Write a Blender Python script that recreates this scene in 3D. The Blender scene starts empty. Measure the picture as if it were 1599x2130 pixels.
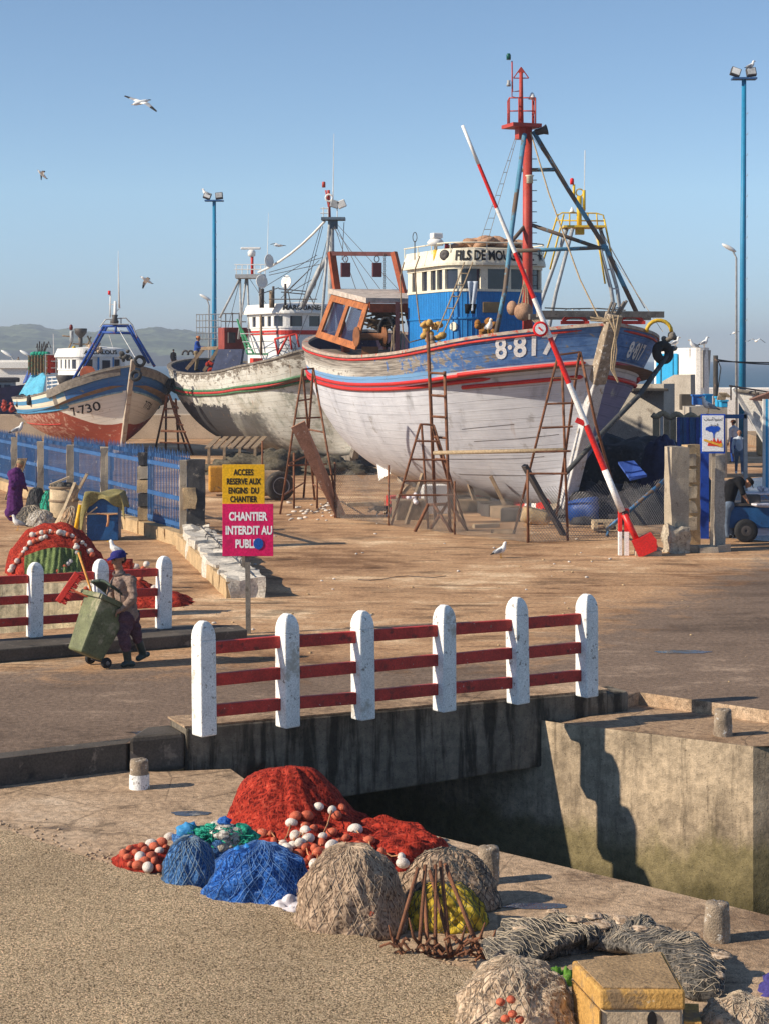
import bpy, math, random
from mathutils import Vector, Matrix, noise
from mathutils.geometry import tessellate_polygon
R = math.radians
rnd = random.Random(7)
scene = bpy.context.scene
col = scene.collection

# ------------------------------------------------------------------ camera, sky, sun
FPX, HC, CX, CY = 3800.0, 4.3, 799.5, 745.0
cam_data = bpy.data.cameras.new('camera')
cam = bpy.data.objects.new('camera', cam_data); col.objects.link(cam)
cam.location = (0, 0, HC); cam.rotation_euler = (R(90), 0, 0)
cam_data.sensor_fit = 'HORIZONTAL'; cam_data.sensor_width = 36
cam_data.lens = FPX/1599*36; cam_data.shift_y = -(1065-CY)/1599
cam_data.clip_start = .5; cam_data.clip_end = 9000
scene.camera = cam
SUN_AZ, SUN_EL = 18.0, 31.0          # light travels +X and a little +Y
world = bpy.data.worlds.new('World'); scene.world = world; world.use_nodes = True
wn = world.node_tree.nodes; wl = world.node_tree.links
bg = wn['Background']; bg.inputs['Strength'].default_value = .12
sky = wn.new('ShaderNodeTexSky'); sky.sky_type = 'NISHITA'; sky.sun_disc = False
sky.sun_elevation = R(SUN_EL); sky.sun_rotation = R(270-SUN_AZ)
sky.altitude = 0; sky.air_density = .7; sky.dust_density = 0; sky.ozone_density = 4
tint = wn.new('ShaderNodeMix'); tint.data_type = 'RGBA'; tint.blend_type = 'MULTIPLY'; tint.inputs['Factor'].default_value = 1
wl.new(sky.outputs[0], tint.inputs[6]); tint.inputs[7].default_value = (.98, .93, .86, 1)
# sea mist dims the lowest band of the sky a little
tcw = wn.new('ShaderNodeTexCoord'); spw = wn.new('ShaderNodeSeparateXYZ'); wl.new(tcw.outputs['Generated'], spw.inputs[0])
rmp = wn.new('ShaderNodeValToRGB'); wl.new(spw.outputs[2], rmp.inputs[0])
for i_, (pos, c_) in enumerate(((0.0, (.60, .63, .74, 1)), (.035, (.70, .74, .84, 1)), (.09, (1.0, 1.0, .97, 1)), (.20, (1.0, 1.0, .97, 1)))):
    e_ = rmp.color_ramp.elements[i_] if i_ < 2 else rmp.color_ramp.elements.new(pos)
    e_.position = pos; e_.color = c_
mist = wn.new('ShaderNodeMix'); mist.data_type = 'RGBA'; mist.blend_type = 'MULTIPLY'; mist.inputs['Factor'].default_value = 1
wl.new(tint.outputs[2], mist.inputs[6]); wl.new(rmp.outputs[0], mist.inputs[7]); wl.new(mist.outputs[2], bg.inputs['Color'])
sd = bpy.data.lights.new('sun', 'SUN'); sd.energy = 4.6; sd.angle = R(.5); sd.color = (1, .88, .70)
sun = bpy.data.objects.new('sun', sd); col.objects.link(sun)
sdir = Vector((math.cos(R(SUN_AZ))*math.cos(R(SUN_EL)), math.sin(R(SUN_AZ))*math.cos(R(SUN_EL)), -math.sin(R(SUN_EL))))
sun.rotation_euler = sdir.to_track_quat('-Z', 'Y').to_euler(); sun.location = (-60, -20, 60)
vs = scene.view_settings
scene.display_settings.display_device = 'sRGB'
vs.view_transform = 'Standard'; vs.look = 'None'; vs.exposure = 0.5; vs.gamma = 1; vs.use_curve_mapping = False
scene.cycles.use_denoising = True
scene.cycles.max_bounces = 6; scene.cycles.volume_bounces = 0; scene.cycles.transparent_max_bounces = 6

# ------------------------------------------------------------------ picture <-> place
def P(px, py, z=0.0):
    D = FPX*(HC-z)/(py-CY); return Vector(((px-CX)/FPX*D, D, z))
def Q(px, py, D):
    return Vector(((px-CX)/FPX*D, D, HC-(py-CY)/FPX*D))

# ------------------------------------------------------------------ mesh building
WM = {}
def norm(a):
    return a.normalized() if a.length > 1e-9 else Vector((0, 0, 1))
class MB:
    def __init__(s, M=None):
        s.v = []; s.f = []; s.m = []; s.sm = []; s.uv = {}; s.M = M; s.mi = 0; s.smooth = False
    def add(s, vs_, fs, smooth=None, mi=None):
        o = len(s.v)
        for p in vs_:
            p = Vector(p); s.v.append(s.M @ p if s.M else p)
        for f in fs:
            s.f.append([i+o for i in f]); s.m.append(s.mi if mi is None else mi)
            s.sm.append(s.smooth if smooth is None else smooth)
        return o
    def box(s, c, size, rz=0, rot=None, taper=1.0):
        c = Vector(c); a, b, d = size[0]/2, size[1]/2, size[2]/2
        m = rot.to_3x3() if rot else Matrix.Rotation(rz, 3, 'Z')
        pts = []
        for z in (-d, d):
            t = taper if z > 0 else 1
            for x, y in ((-a, -b), (a, -b), (a, b), (-a, b)):
                pts.append(c + m @ Vector((x*t, y*t, z)))
        s.add(pts, [(3,2,1,0),(4,5,6,7),(0,1,5,4),(1,2,6,5),(2,3,7,6),(3,0,4,7)], False); return s
    def bar(s, p0, p1, w, h=None, up=(0,0,1)):
        p0 = Vector(p0); p1 = Vector(p1); h = w if h is None else h
        d = norm(p1-p0); u = Vector(up)
        if abs(d.dot(u)) > .98: u = Vector((0, 1, 0))
        sx = norm(d.cross(u)); uz = sx.cross(d)
        pts = []
        for p in (p0, p1):
            for a, b in ((-1,-1),(1,-1),(1,1),(-1,1)): pts.append(p + sx*(a*w/2) + uz*(b*h/2))
        s.add(pts, [(0,1,2,3),(7,6,5,4),(4,5,1,0),(5,6,2,1),(6,7,3,2),(7,4,0,3)], False); return s
    def tube(s, pts, r, n=8, closed=False, cap=True):
        pts = [Vector(p) for p in pts]; k = len(pts)
        rs = r if isinstance(r, (list, tuple)) else [r]*k
        vs_ = []; fs = []
        prev = None
        for i, p in enumerate(pts):
            if closed: d = norm(pts[(i+1) % k]-pts[i-1])
            else: d = norm(pts[min(i+1, k-1)]-pts[max(i-1, 0)])
            if prev is None:
                u = Vector((0,0,1)) if abs(d.z) < .9 else Vector((1,0,0))
                a = norm(d.cross(u))
            else:
                a = prev - d*prev.dot(d); a = norm(a)
            prev = a; b = d.cross(a)
            for j in range(n):
                t = 2*math.pi*j/n
                vs_.append(p + a*(rs[i]*math.cos(t)) + b*(rs[i]*math.sin(t)))
        for i in range(k if closed else k-1):
            for j in range(n):
                i2 = (i+1) % k
                fs.append((i*n+j, i*n+(j+1) % n, i2*n+(j+1) % n, i2*n+j))
        if cap and not closed:
            fs.append(tuple(reversed(range(n)))); fs.append(tuple(range((k-1)*n, k*n)))
        s.add(vs_, fs, n > 5); return s
    def lathe(s, prof, c=(0,0,0), n=16, rot=None, sx=1, sy=1, cap=True):
        c = Vector(c); m = rot.to_3x3() if rot else Matrix.Identity(3)
        vs_ = []; fs = []
        for r, z in prof:
            for j in range(n):
                t = 2*math.pi*j/n; vs_.append(c + m @ Vector((r*math.cos(t)*sx, r*math.sin(t)*sy, z)))
        for i in range(len(prof)-1):
            for j in range(n): fs.append((i*n+j, i*n+(j+1) % n, (i+1)*n+(j+1) % n, (i+1)*n+j))
        k = len(fs)
        if cap: fs.append(tuple(reversed(range(n)))); fs.append(tuple(range((len(prof)-1)*n, len(prof)*n)))
        s.add(vs_, fs, True)
        if cap: s.sm[-1] = s.sm[-2] = False
        return s
    def ell(s, c, r, rot=None, nu=12, nv=8, nz=0, seed=0):
        c = Vector(c); m = rot.to_3x3() if rot else Matrix.Identity(3)
        vs_ = [c + m @ Vector((0,0,-r[2]))]; fs = []
        for i in range(1, nv):
            th = math.pi*i/nv
            for j in range(nu):
                t = 2*math.pi*j/nu
                d = Vector((math.sin(th)*math.cos(t), math.sin(th)*math.sin(t), -math.cos(th)))
                k = 1 + nz*noise.noise(d*1.8+Vector((seed*7.3, seed, 0))) if nz else 1
                vs_.append(c + m @ Vector((d.x*r[0]*k, d.y*r[1]*k, d.z*r[2]*k)))
        vs_.append(c + m @ Vector((0,0,r[2])))
        for j in range(nu):
            fs.append((0, 1+(j+1) % nu, 1+j))
            e = 1+(nv-2)*nu; fs.append((len(vs_)-1, e+j, e+(j+1) % nu))
        for i in range(nv-2):
            for j in range(nu):
                a = 1+i*nu; b = a+nu; fs.append((a+j, a+(j+1) % nu, b+(j+1) % nu, b+j))
        s.add(vs_, fs, True); return s
    def poly(s, pts): s.add(pts, [tuple(range(len(pts)))], False); return s
    def prism(s, pts, ext):
        pts = [Vector(p) for p in pts]; e = Vector(ext); n = len(pts)
        nrm = Vector((0,0,0))
        for i in range(n): nrm += pts[i].cross(pts[(i+1) % n])
        if nrm.dot(e) > 0: pts.reverse()
        fs = [tuple(range(n)), tuple(reversed(range(n, 2*n)))]
        for i in range(n): j = (i+1) % n; fs.append((j, i, n+i, n+j))
        s.add(pts+[p+e for p in pts], fs, False); return s
    def grid(s, fn, nu, nv, closed_u=False, uv=False, smooth=True):
        vs_ = []; fs = []
        ku = nu if closed_u else nu+1
        for j in range(nv+1):
            for i in range(ku): vs_.append(fn(i/nu, j/nv))
        for j in range(nv):
            for i in range(nu):
                i2 = (i+1) % ku
                fs.append((j*ku+i, j*ku+i2, (j+1)*ku+i2, (j+1)*ku+i))
        o = s.add(vs_, fs, smooth)
        if uv:
            for j in range(nv+1):
                for i in range(ku): s.uv[o+j*ku+i] = (i/nu, j/nv)
        return s
    def build(s, name, mats, parent=None, solid=0, bevel=0, sub=0, base=None):
        me = bpy.data.meshes.new(name)
        if parent is not None:
            W = WM[parent.name]
        elif base is not None: W = Matrix.Translation(Vector(base))
        else:
            zs = min(p.z for p in s.v); n = len(s.v)
            W = Matrix.Translation(Vector((sum(p.x for p in s.v)/n, sum(p.y for p in s.v)/n, zs)))
        I = W.inverted()
        me.from_pydata([I @ p for p in s.v], [], s.f)
        if not isinstance(mats, (list, tuple)): mats = [mats]
        for m in mats: me.materials.append(m)
        me.polygons.foreach_set('material_index', s.m)
        me.polygons.foreach_set('use_smooth', s.sm)
        if s.uv:
            ul = me.uv_layers.new(name='UVMap').data
            for lp in me.loops: ul[lp.index].uv = s.uv.get(lp.vertex_index, (0, 0))
        me.update()
        o = bpy.data.objects.new(name, me); col.objects.link(o)
        if parent is not None: o.parent = parent
        else: o.matrix_world = W
        WM[o.name] = W.copy()
        if solid:
            d = o.modifiers.new('solid', 'SOLIDIFY'); d.thickness = solid; d.offset = -1
        if bevel:
            d = o.modifiers.new('bevel', 'BEVEL'); d.width = bevel; d.segments = 2; d.limit_method = 'ANGLE'; d.angle_limit = R(40)
        if sub:
            d = o.modifiers.new('sub', 'SUBSURF'); d.levels = sub; d.render_levels = sub
        return o
def thing(name, label, cat, loc=(0,0,0), rz=0, group=None):
    o = bpy.data.objects.new(name, None); col.objects.link(o)
    o.location = loc; o.rotation_euler = (0, 0, rz); o.empty_display_size = .2
    WM[o.name] = Matrix.Translation(Vector(loc)) @ Matrix.Rotation(rz, 4, 'Z')
    return tag(o, label, cat, group)
def tag(o, label, cat, group=None):
    o['label'] = label; o['category'] = cat
    if group: o['group'] = group
    return o
def struct(o, kind='structure'):
    o['kind'] = kind; return o
def copy_tree(o, loc, rz=None, label=None, parent=None, scale=None):
    c = o.copy(); col.objects.link(c)
    if parent is None:
        c.location = loc
        if rz is not None: c.rotation_euler = (0, 0, rz)
        if scale: c.scale = (scale,)*3
        if label: c['label'] = label
    else: c.parent = parent
    for ch in list(o.children): copy_tree(ch, None, parent=c)
    return c
def frame(o, xdir, z=0):
    x = norm(Vector((xdir[0], xdir[1], 0))); y = Vector((0,0,1)).cross(x)
    return Matrix(((x.x, y.x, 0, o[0]), (x.y, y.y, 0, o[1]), (0, 0, 1, z), (0, 0, 0, 1)))

# ------------------------------------------------------------------ shader helpers
class Sh:
    def __init__(s, name):
        s.mat = bpy.data.materials.new(name); s.mat.use_nodes = True
        s.nt = s.mat.node_tree; s.n = s.nt.nodes; s.l = s.nt.links
        s.b = s.n['Principled BSDF']; s._co = None
    def co(s, kind='Object'):
        if s._co is None: s._co = s.n.new('ShaderNodeTexCoord')
        return s._co.outputs[kind]
    def put(s, sock, val):
        if isinstance(val, bpy.types.NodeSocket): s.l.new(val, sock)
        elif val is not None:
            if hasattr(sock, 'default_value') and isinstance(val, tuple) and len(val) == 3 and sock.type == 'RGBA': val = (*val, 1)
            sock.default_value = val
    def math(s, op, a, b=0.0, clamp=False):
        n = s.n.new('ShaderNodeMath'); n.operation = op; n.use_clamp = clamp
        s.put(n.inputs[0], a); s.put(n.inputs[1], b); return n.outputs[0]
    def mapv(s, vec=None, scale=(1,1,1), rot=(0,0,0), loc=(0,0,0)):
        n = s.n.new('ShaderNodeMapping'); s.put(n.inputs['Vector'], vec or s.co())
        n.inputs['Scale'].default_value = scale; n.inputs['Rotation'].default_value = rot; n.inputs['Location'].default_value = loc
        return n.outputs[0]
    def noise(s, scale=5, detail=4, rough=.55, vec=None, dist=0):
        n = s.n.new('ShaderNodeTexNoise'); n.noise_dimensions = '3D'
        s.put(n.inputs['Vector'], vec or s.co()); n.inputs['Scale'].default_value = scale
        n.inputs['Detail'].default_value = detail; n.inputs['Roughness'].default_value = rough; n.inputs['Distortion'].default_value = dist
        return n.outputs['Fac']
    def voro(s, scale=5, vec=None, feature='F1', out='Distance', rand=1):
        n = s.n.new('ShaderNodeTexVoronoi'); n.feature = feature
        s.put(n.inputs['Vector'], vec or s.co()); n.inputs['Scale'].default_value = scale; n.inputs['Randomness'].default_value = rand
        return n.outputs[out]
    def ss(s, x, a, b, lo=0.0, hi=1.0):
        n = s.n.new('ShaderNodeMapRange'); n.interpolation_type = 'SMOOTHSTEP'
        s.put(n.inputs['Value'], x)
        if a > b: a, b, lo, hi = b, a, hi, lo
        n.inputs['From Min'].default_value = a; n.inputs['From Max'].default_value = b
        n.inputs['To Min'].default_value = lo; n.inputs['To Max'].default_value = hi
        return n.outputs['Result']
    def mix(s, a, b, f):
        n = s.n.new('ShaderNodeMix'); n.data_type = 'RGBA'
        s.put(n.inputs['Factor'], f); s.put(n.inputs['A'], a) if False else None
        s.put(n.inputs[6], a); s.put(n.inputs[7], b); return n.outputs[2]
    def mul(s, a, f):
        n = s.n.new('ShaderNodeMix'); n.data_type = 'RGBA'; n.blend_type = 'MULTIPLY'
        n.inputs['Factor'].default_value = 1; s.put(n.inputs[6], a)
        if isinstance(f, bpy.types.NodeSocket):
            c = s.n.new('ShaderNodeCombineColor')
            for i in range(3): s.l.new(f, c.inputs[i])
            s.l.new(c.outputs[0], n.inputs[7])
        else: s.put(n.inputs[7], (f, f, f))
        return n.outputs[2]
    def sep(s, vec):
        n = s.n.new('ShaderNodeSeparateXYZ'); s.put(n.inputs[0], vec); return n.outputs
    def bump(s, h, strength=.3, dist=.02):
        n = s.n.new('ShaderNodeBump'); n.inputs['Strength'].default_value = strength; n.inputs['Distance'].default_value = dist
        s.put(n.inputs['Height'], h); s.l.new(n.outputs[0], s.b.inputs['Normal'])
    def done(s, color, rough=.7, spec=.3, metal=0.0):
        s.put(s.b.inputs['Base Color'], color); s.put(s.b.inputs['Roughness'], rough)
        s.b.inputs['Specular IOR Level'].default_value = spec; s.put(s.b.inputs['Metallic'], metal)
        return s.mat
def mat(name, base, rough=.7, var=.25, vscale=3.0, patches=(), bump=.25, bscale=40, spec=.25, metal=0.0, fine=.18):
    """base colour with two scales of value change, chipped or stained patches and a fine bump"""
    s = Sh(name)
    n1 = s.noise(vscale, 5); n2 = s.noise(bscale, 4)
    k = s.math('ADD', s.ss(n1, .25, .75, 1-var, 1+var*.6), s.ss(n2, .3, .7, -fine, fine))
    c = s.mul(base, k)
    for i, (pc, sc, th, soft) in enumerate(patches):
        n = s.noise(sc, 7, .65, vec=s.mapv(loc=(3.1*i+1.7, 5.3*i, 2.2*i)))
        c = s.mix(c, pc, s.ss(n, th, th+soft))
    if bump: s.bump(n2, bump, .015)
    return s.done(c, rough, spec, metal)

# ------------------------------------------------------------------ materials
WOODG = (.20, .175, .15)
m_white = mat('white_paint', (.74, .73, .71), .6, .12, 2, [((.40,.36,.31), 9, .62, .08)], .2, 50)
m_post = mat('white_post_paint', (.80, .79, .77), .7, .12, 4, [((.30,.27,.24), 13, .60, .05), ((.48,.44,.38), 3.2, .56, .12), ((.36,.22,.13), 5, .70, .06)], .35, 60)
m_red = mat('red_rail_paint', (.52, .038, .026), .5, .28, 5, [((.17,.025,.018), 7, .56, .1), ((.58,.40,.36), 18, .66, .03), ((.30,.16,.10), 9, .67, .04)], .15, 50, .4)
m_redwood = mat('red_wood_paint', (.52, .035, .025), .5, .2, 6, [((.25,.05,.04), 10, .62, .06)], .2, 50)
m_mast = mat('red_mast_paint', (.42, .055, .04), .5, .2, 4, [((.16,.07,.05), 10, .63, .05)], .2, 40)
m_rust = mat('rusty_iron', (.20, .085, .045), .85, .45, 6, [((.08,.045,.035), 15, .58, .1), ((.36,.20,.11), 9, .64, .1)], .5, 80)
m_rustor = mat('rust_orange_steel', (.40, .135, .042), .65, .3, 2.5, [((.19,.06,.03), 6, .54, .14), ((.6,.25,.15), 3, .66, .05)], .2, 40)
m_rustred = mat('rust_red_steel', (.36, .085, .035), .65, .3, 4, [((.15,.05,.03), 9, .6, .1)], .25, 40)
m_iron = mat('dark_iron', (.07, .06, .058), .6, .4, 6, [((.16,.09,.05), 12, .62, .08)], .3, 60, .4)
m_steel = mat('grey_steel', (.36, .37, .38), .5, .25, 6, [((.18,.13,.1), 12, .63, .08)], .2, 60, .4)
m_black = mat('black_rubber', (.022, .022, .024), .75, .4, 8, (), .3, 60)
m_glass = mat('dark_glass', (.022, .026, .045), .12, .3, 2, (), 0, 40, .6)
m_bluehouse = mat('blue_house_paint', (.012, .185, .50), .5, .15, 2, [((.02,.10,.33), 6, .62, .1), ((.4,.45,.5), 20, .70, .02)], .2, 40, .35)
m_cream = mat('cream_paint', (.74, .68, .54), .6, .15, 3, [((.35,.27,.18), 10, .62, .08)], .2, 50)
m_wood = mat('weathered_wood', (.30, .215, .14), .8, .35, 5, [((.16,.11,.075), 8, .58, .1)], .5, 60)
m_greywood = mat('grey_driftwood', WOODG, .85, .35, 5, [((.09,.075,.06), 9, .57, .1), ((.36,.33,.29), 14, .63, .06)], .5, 60)
m_palewood = mat('pale_plank', (.52, .40, .26), .8, .25, 5, [((.33,.24,.15), 8, .6, .1)], .4, 60)
m_bluepost = mat('blue_lamp_post_paint', (.012, .20, .38), .5, .15, 1.5, [((.25,.32,.35), 12, .66, .05)], .15, 30, .4)
m_bluefence = mat('blue_fence_paint', (.032, .105, .27), .6, .2, 2, [((.28,.33,.42), 7, .60, .12)], .15, 40)
m_bluepipe = mat('blue_pipe_paint', (.06, .20, .42), .6, .3, 3, [((.22,.15,.10), 6, .50, .08)], .25, 40)
m_bluepaint = mat('blue_box_paint', (.012, .085, .25), .5, .3, 3, [((.01,.03,.1), 4, .56, .15), ((.35,.38,.4), 18, .70, .03)], .2, 40, .4)
m_brightblue = mat('bright_blue_door', (.03, .36, .68), .6, .12, 3, [((.25,.35,.42), 12, .66, .05)], .15, 40)
m_conc = mat('beige_concrete', (.40, .335, .255), .9, .25, 1.5, [((.20,.16,.12), 5, .58, .12), ((.52,.46,.37), 9, .62, .08)], .6, 50)
m_stone = mat('ochre_stone', (.47, .335, .19), .9, .25, 2.5, [((.25,.17,.10), 6, .58, .1), ((.58,.47,.33), 12, .63, .06)], .7, 45)
m_bollard = mat('bollard_stone', (.32, .25, .185), .95, .35, 8, [((.62,.58,.53), 16, .58, .05), ((.16,.11,.08), 10, .6, .1)], 1.0, 70)
m_greyplaster = mat('grey_plaster', (.40, .36, .31), .9, .2, .8, [((.20,.17,.145), 3, .56, .15), ((.52,.48,.42), 6, .63, .1)], .4, 30)
m_whitewash = mat('whitewash', (.84, .80, .74), .9, .1, .8, [((.50,.42,.33), 2.2, .62, .1), ((.6,.52,.44), 9, .66, .05)], .3, 20)
m_rope = mat('tan_rope', (.40, .30, .19), .9, .3, 20, (), .6, 120)
m_orangerope = mat('orange_rope', (.55, .27, .13), .9, .3, 20, (), .6, 120)
m_yellow = mat('yellow_paint', (.66, .43, .03), .5, .18, 3, [((.3,.17,.05), 9, .62, .06)], .2, 40, .35)
m_tarp = mat('black_tarp', (.030, .028, .033), .65, .4, 3, [((.10,.09,.10), 5, .58, .1)], .5, 12, .3)
m_bluetarp = mat('blue_tarp', (.03, .07, .30), .55, .3, 3, (), .3, 15)
m_olive = mat('olive_tarp', (.26, .22, .085), .7, .25, 4, [((.36,.31,.15), 5, .58, .1)], .4, 30)
m_grass = mat('green_weed', (.10, .24, .03), .8, .4, 20, (), .3, 60)
m_purple = mat('purple_wool', (.085, .022, .115), .9, .25, 5, (), .4, 90, .1)
m_skin = mat('brown_skin', (.33, .165, .10), .6, .1, 8, (), .05, 40)
m_jacket = mat('brown_work_jacket', (.29, .205, .165), .9, .3, 9, [((.15,.10,.085), 9, .55, .1)], .6, 60, .1)
m_trouser = mat('plum_work_trousers', (.105, .055, .072), .9, .3, 9, [((.17,.10,.11), 7, .6, .1)], .5, 60, .1)
m_boot = mat('dark_green_rubber', (.028, .045, .040), .4, .3, 6, (), .1, 40, .4)
m_denim = mat('faded_denim', (.13, .17, .24), .9, .25, 6, (), .3, 80, .1)
m_bluecloth = mat('blue_cloth', (.02, .06, .28), .9, .25, 6, (), .3, 80, .1)
m_palecloth = mat('pale_blue_cloth', (.45, .50, .58), .9, .2, 6, (), .3, 80, .1)
m_darkcloth = mat('black_cloth', (.012, .012, .014), .9, .3, 6, (), .3, 80, .1)
m_khaki = mat('khaki_cloth', (.24, .19, .12), .9, .25, 6, (), .3, 80, .1)
m_cap = mat('navy_cap', (.03, .03, .16), .85, .2, 9, (), .3, 80, .1)
m_orangecap = mat('orange_cap', (.50, .19, .08), .85, .2, 9, (), .3, 80, .1)
m_hair = mat('black_hair', (.012, .01, .009), .7, .2, 20, (), .3, 90)
m_gull = mat('white_feathers', (.78, .77, .75), .8, .08, 12, (), .2, 60, .1)
m_gullgrey = mat('grey_feathers', (.30, .31, .34), .8, .15, 12, (), .2, 60, .1)
m_gulldark = mat('dark_wing_tips', (.03, .03, .032), .8, .15, 12, (), .2, 60, .1)
m_beak = mat('yellow_beak', (.65, .33, .03), .6, .1, 9, (), 0, 40)
m_binfront = mat('green_bin_plastic', (.145, .155, .075), .6, .3, 4, [((.31,.28,.18), 5, .50, .14), ((.06,.065,.035), 6, .60, .1)], .15, 40, .35)
m_bindark = mat('dark_green_plastic', (.045, .065, .045), .5, .25, 4, (), .15, 40, .35)
m_broom = mat('red_bristles', (.50, .035, .03), .7, .4, 30, (), .8, 140)
m_stick = mat('orange_broom_stick', (.62, .27, .05), .5, .15, 6, (), .1, 40)
m_signy = mat('yellow_sign_paint', (.74, .40, .008), .5, .08, 3, [((.55,.26,.02), 5, .66, .05)], .05, 30, .3)
m_signp = mat('magenta_sign_paint', (.64, .006, .105), .5, .10, 3, [((.45,.01,.08), 4, .62, .1)], .05, 30, .3)
m_txtk = mat('black_lettering', (.012, .011, .012), .6, .1, 3, (), 0, 30)
m_txtw = mat('white_lettering', (.82, .80, .80), .6, .06, 3, (), 0, 30)
m_signblue = mat('blue_sign_ink', (.012, .075, .45), .5, .08, 3, (), 0, 30)
m_signwhite = mat('white_sign_face', (.74, .74, .76), .5, .06, 2, (), 0, 30)
m_flame = mat('red_flame_ink', (.66, .045, .012), .5, .1, 3, (), 0, 30)
m_match = mat('yellow_match_ink', (.74, .40, .05), .5, .1, 3, (), 0, 30)
m_signred = mat('red_sign_ink', (.68, .015, .02), .5, .06, 2, (), 0, 30)
m_barred = mat('red_barrier_paint', (.62, .018, .014), .4, .1, 3, [((.4,.03,.03), 9, .66, .05)], .05, 30, .45)
m_barwhite = mat('white_barrier_paint', (.80, .78, .76), .5, .08, 4, [((.5,.42,.36), 10, .66, .05)], .1, 40)
m_floatw = mat('white_float', (.66, .59, .53), .7, .2, 15, [((.42,.28,.22), 22, .56, .08)], .5, 90)
m_floato = mat('salmon_float', (.52, .12, .062), .7, .3, 15, [((.62,.30,.22), 20, .58, .1), ((.3,.05,.03), 16, .6, .1)], .5, 90)
m_tyre = mat('worn_tyre', (.055, .047, .042), .85, .4, 9, [((.22,.16,.11), 12, .60, .1)], .4, 60)
m_crate = mat('blue_plastic_crate', (.02, .14, .48), .5, .2, 4, (), .1, 40, .4)
m_redcrate = mat('red_plastic_crate', (.60, .05, .03), .5, .2, 4, (), .1, 40, .4)
m_bag = mat('brown_sack', (.42, .25, .16), .9, .3, 4, [((.22,.12,.08), 6, .58, .1)], .5, 30)
m_plastic = mat('white_plastic_bag', (.66, .62, .66), .5, .1, 6, (), .3, 20)
m_wheelgreen = mat('green_rail_paint', (.05, .26, .13), .55, .25, 5, [((.3,.28,.2), 10, .64, .05)], .15, 40)
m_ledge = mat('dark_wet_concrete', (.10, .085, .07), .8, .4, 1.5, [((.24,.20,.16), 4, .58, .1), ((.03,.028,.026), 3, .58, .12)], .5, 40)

def net_mat(name, base, dark, light, strands=90, rough=.9):
    """netting: crossed fine strands over folds"""
    s = Sh(name); u = s.co()
    w1 = s.noise(1.0, 3, .5, vec=s.mapv(scale=(strands*.25, strands, strands*.5), rot=(0,0,.6)), dist=.4)
    w2 = s.noise(1.0, 3, .5, vec=s.mapv(scale=(strands, strands*.25, strands*.5), rot=(0,0,.35)), dist=.4)
    st = s.math('MAXIMUM', w1, w2); big = s.noise(4, 4)
    c = s.mix(dark, base, s.ss(st, .42, .60)); c = s.mix(c, light, s.math('MULTIPLY', s.ss(st, .60, .74), .6))
    c = s.mul(c, s.ss(big, .3, .7, .75, 1.2))
    s.bump(st, .7, .02)
    return s.done(c, rough, .1)
m_netred = net_mat('red_netting', (.36, .034, .019), (.09, .007, .006), (.50, .12, .07), 60)
m_netblue = net_mat('blue_netting', (.07, .18, .40), (.015, .05, .16), (.30, .42, .58))
m_netblue2 = net_mat('deep_blue_netting', (.03, .13, .44), (.008, .035, .17), (.28, .42, .68))
m_netbeige = net_mat('beige_netting', (.40, .285, .20), (.13, .085, .06), (.60, .46, .34), 55)
m_netgrey = net_mat('grey_netting', (.13, .118, .105), (.03, .028, .026), (.36, .32, .27), 60)
m_netpale = net_mat('pale_tan_netting', (.56, .42, .30), (.24, .165, .11), (.74, .61, .48), 45)
m_netgreen = net_mat('green_netting', (.15, .20, .075), (.05, .075, .025), (.33, .38, .18))
m_nettan = net_mat('tan_netting', (.42, .28, .17), (.2, .12, .07), (.56, .43, .3), 60)
m_netyellow = net_mat('yellow_sacking', (.62, .44, .045), (.3, .2, .03), (.72, .6, .2), 30)
m_netwhite = net_mat('white_netting', (.56, .52, .46), (.16, .13, .11), (.76, .73, .68), 60)
m_teal = net_mat('teal_netting', (.03, .36, .24), (.015, .13, .09), (.2, .6, .45), 60)
m_string = mat('pale_net_twine', (.46, .385, .29), .9, .2, 9, (), 0, 40)
m_darkstring = mat('dark_net_twine', (.05, .06, .065), .9, .2, 9, (), 0, 40)

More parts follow.
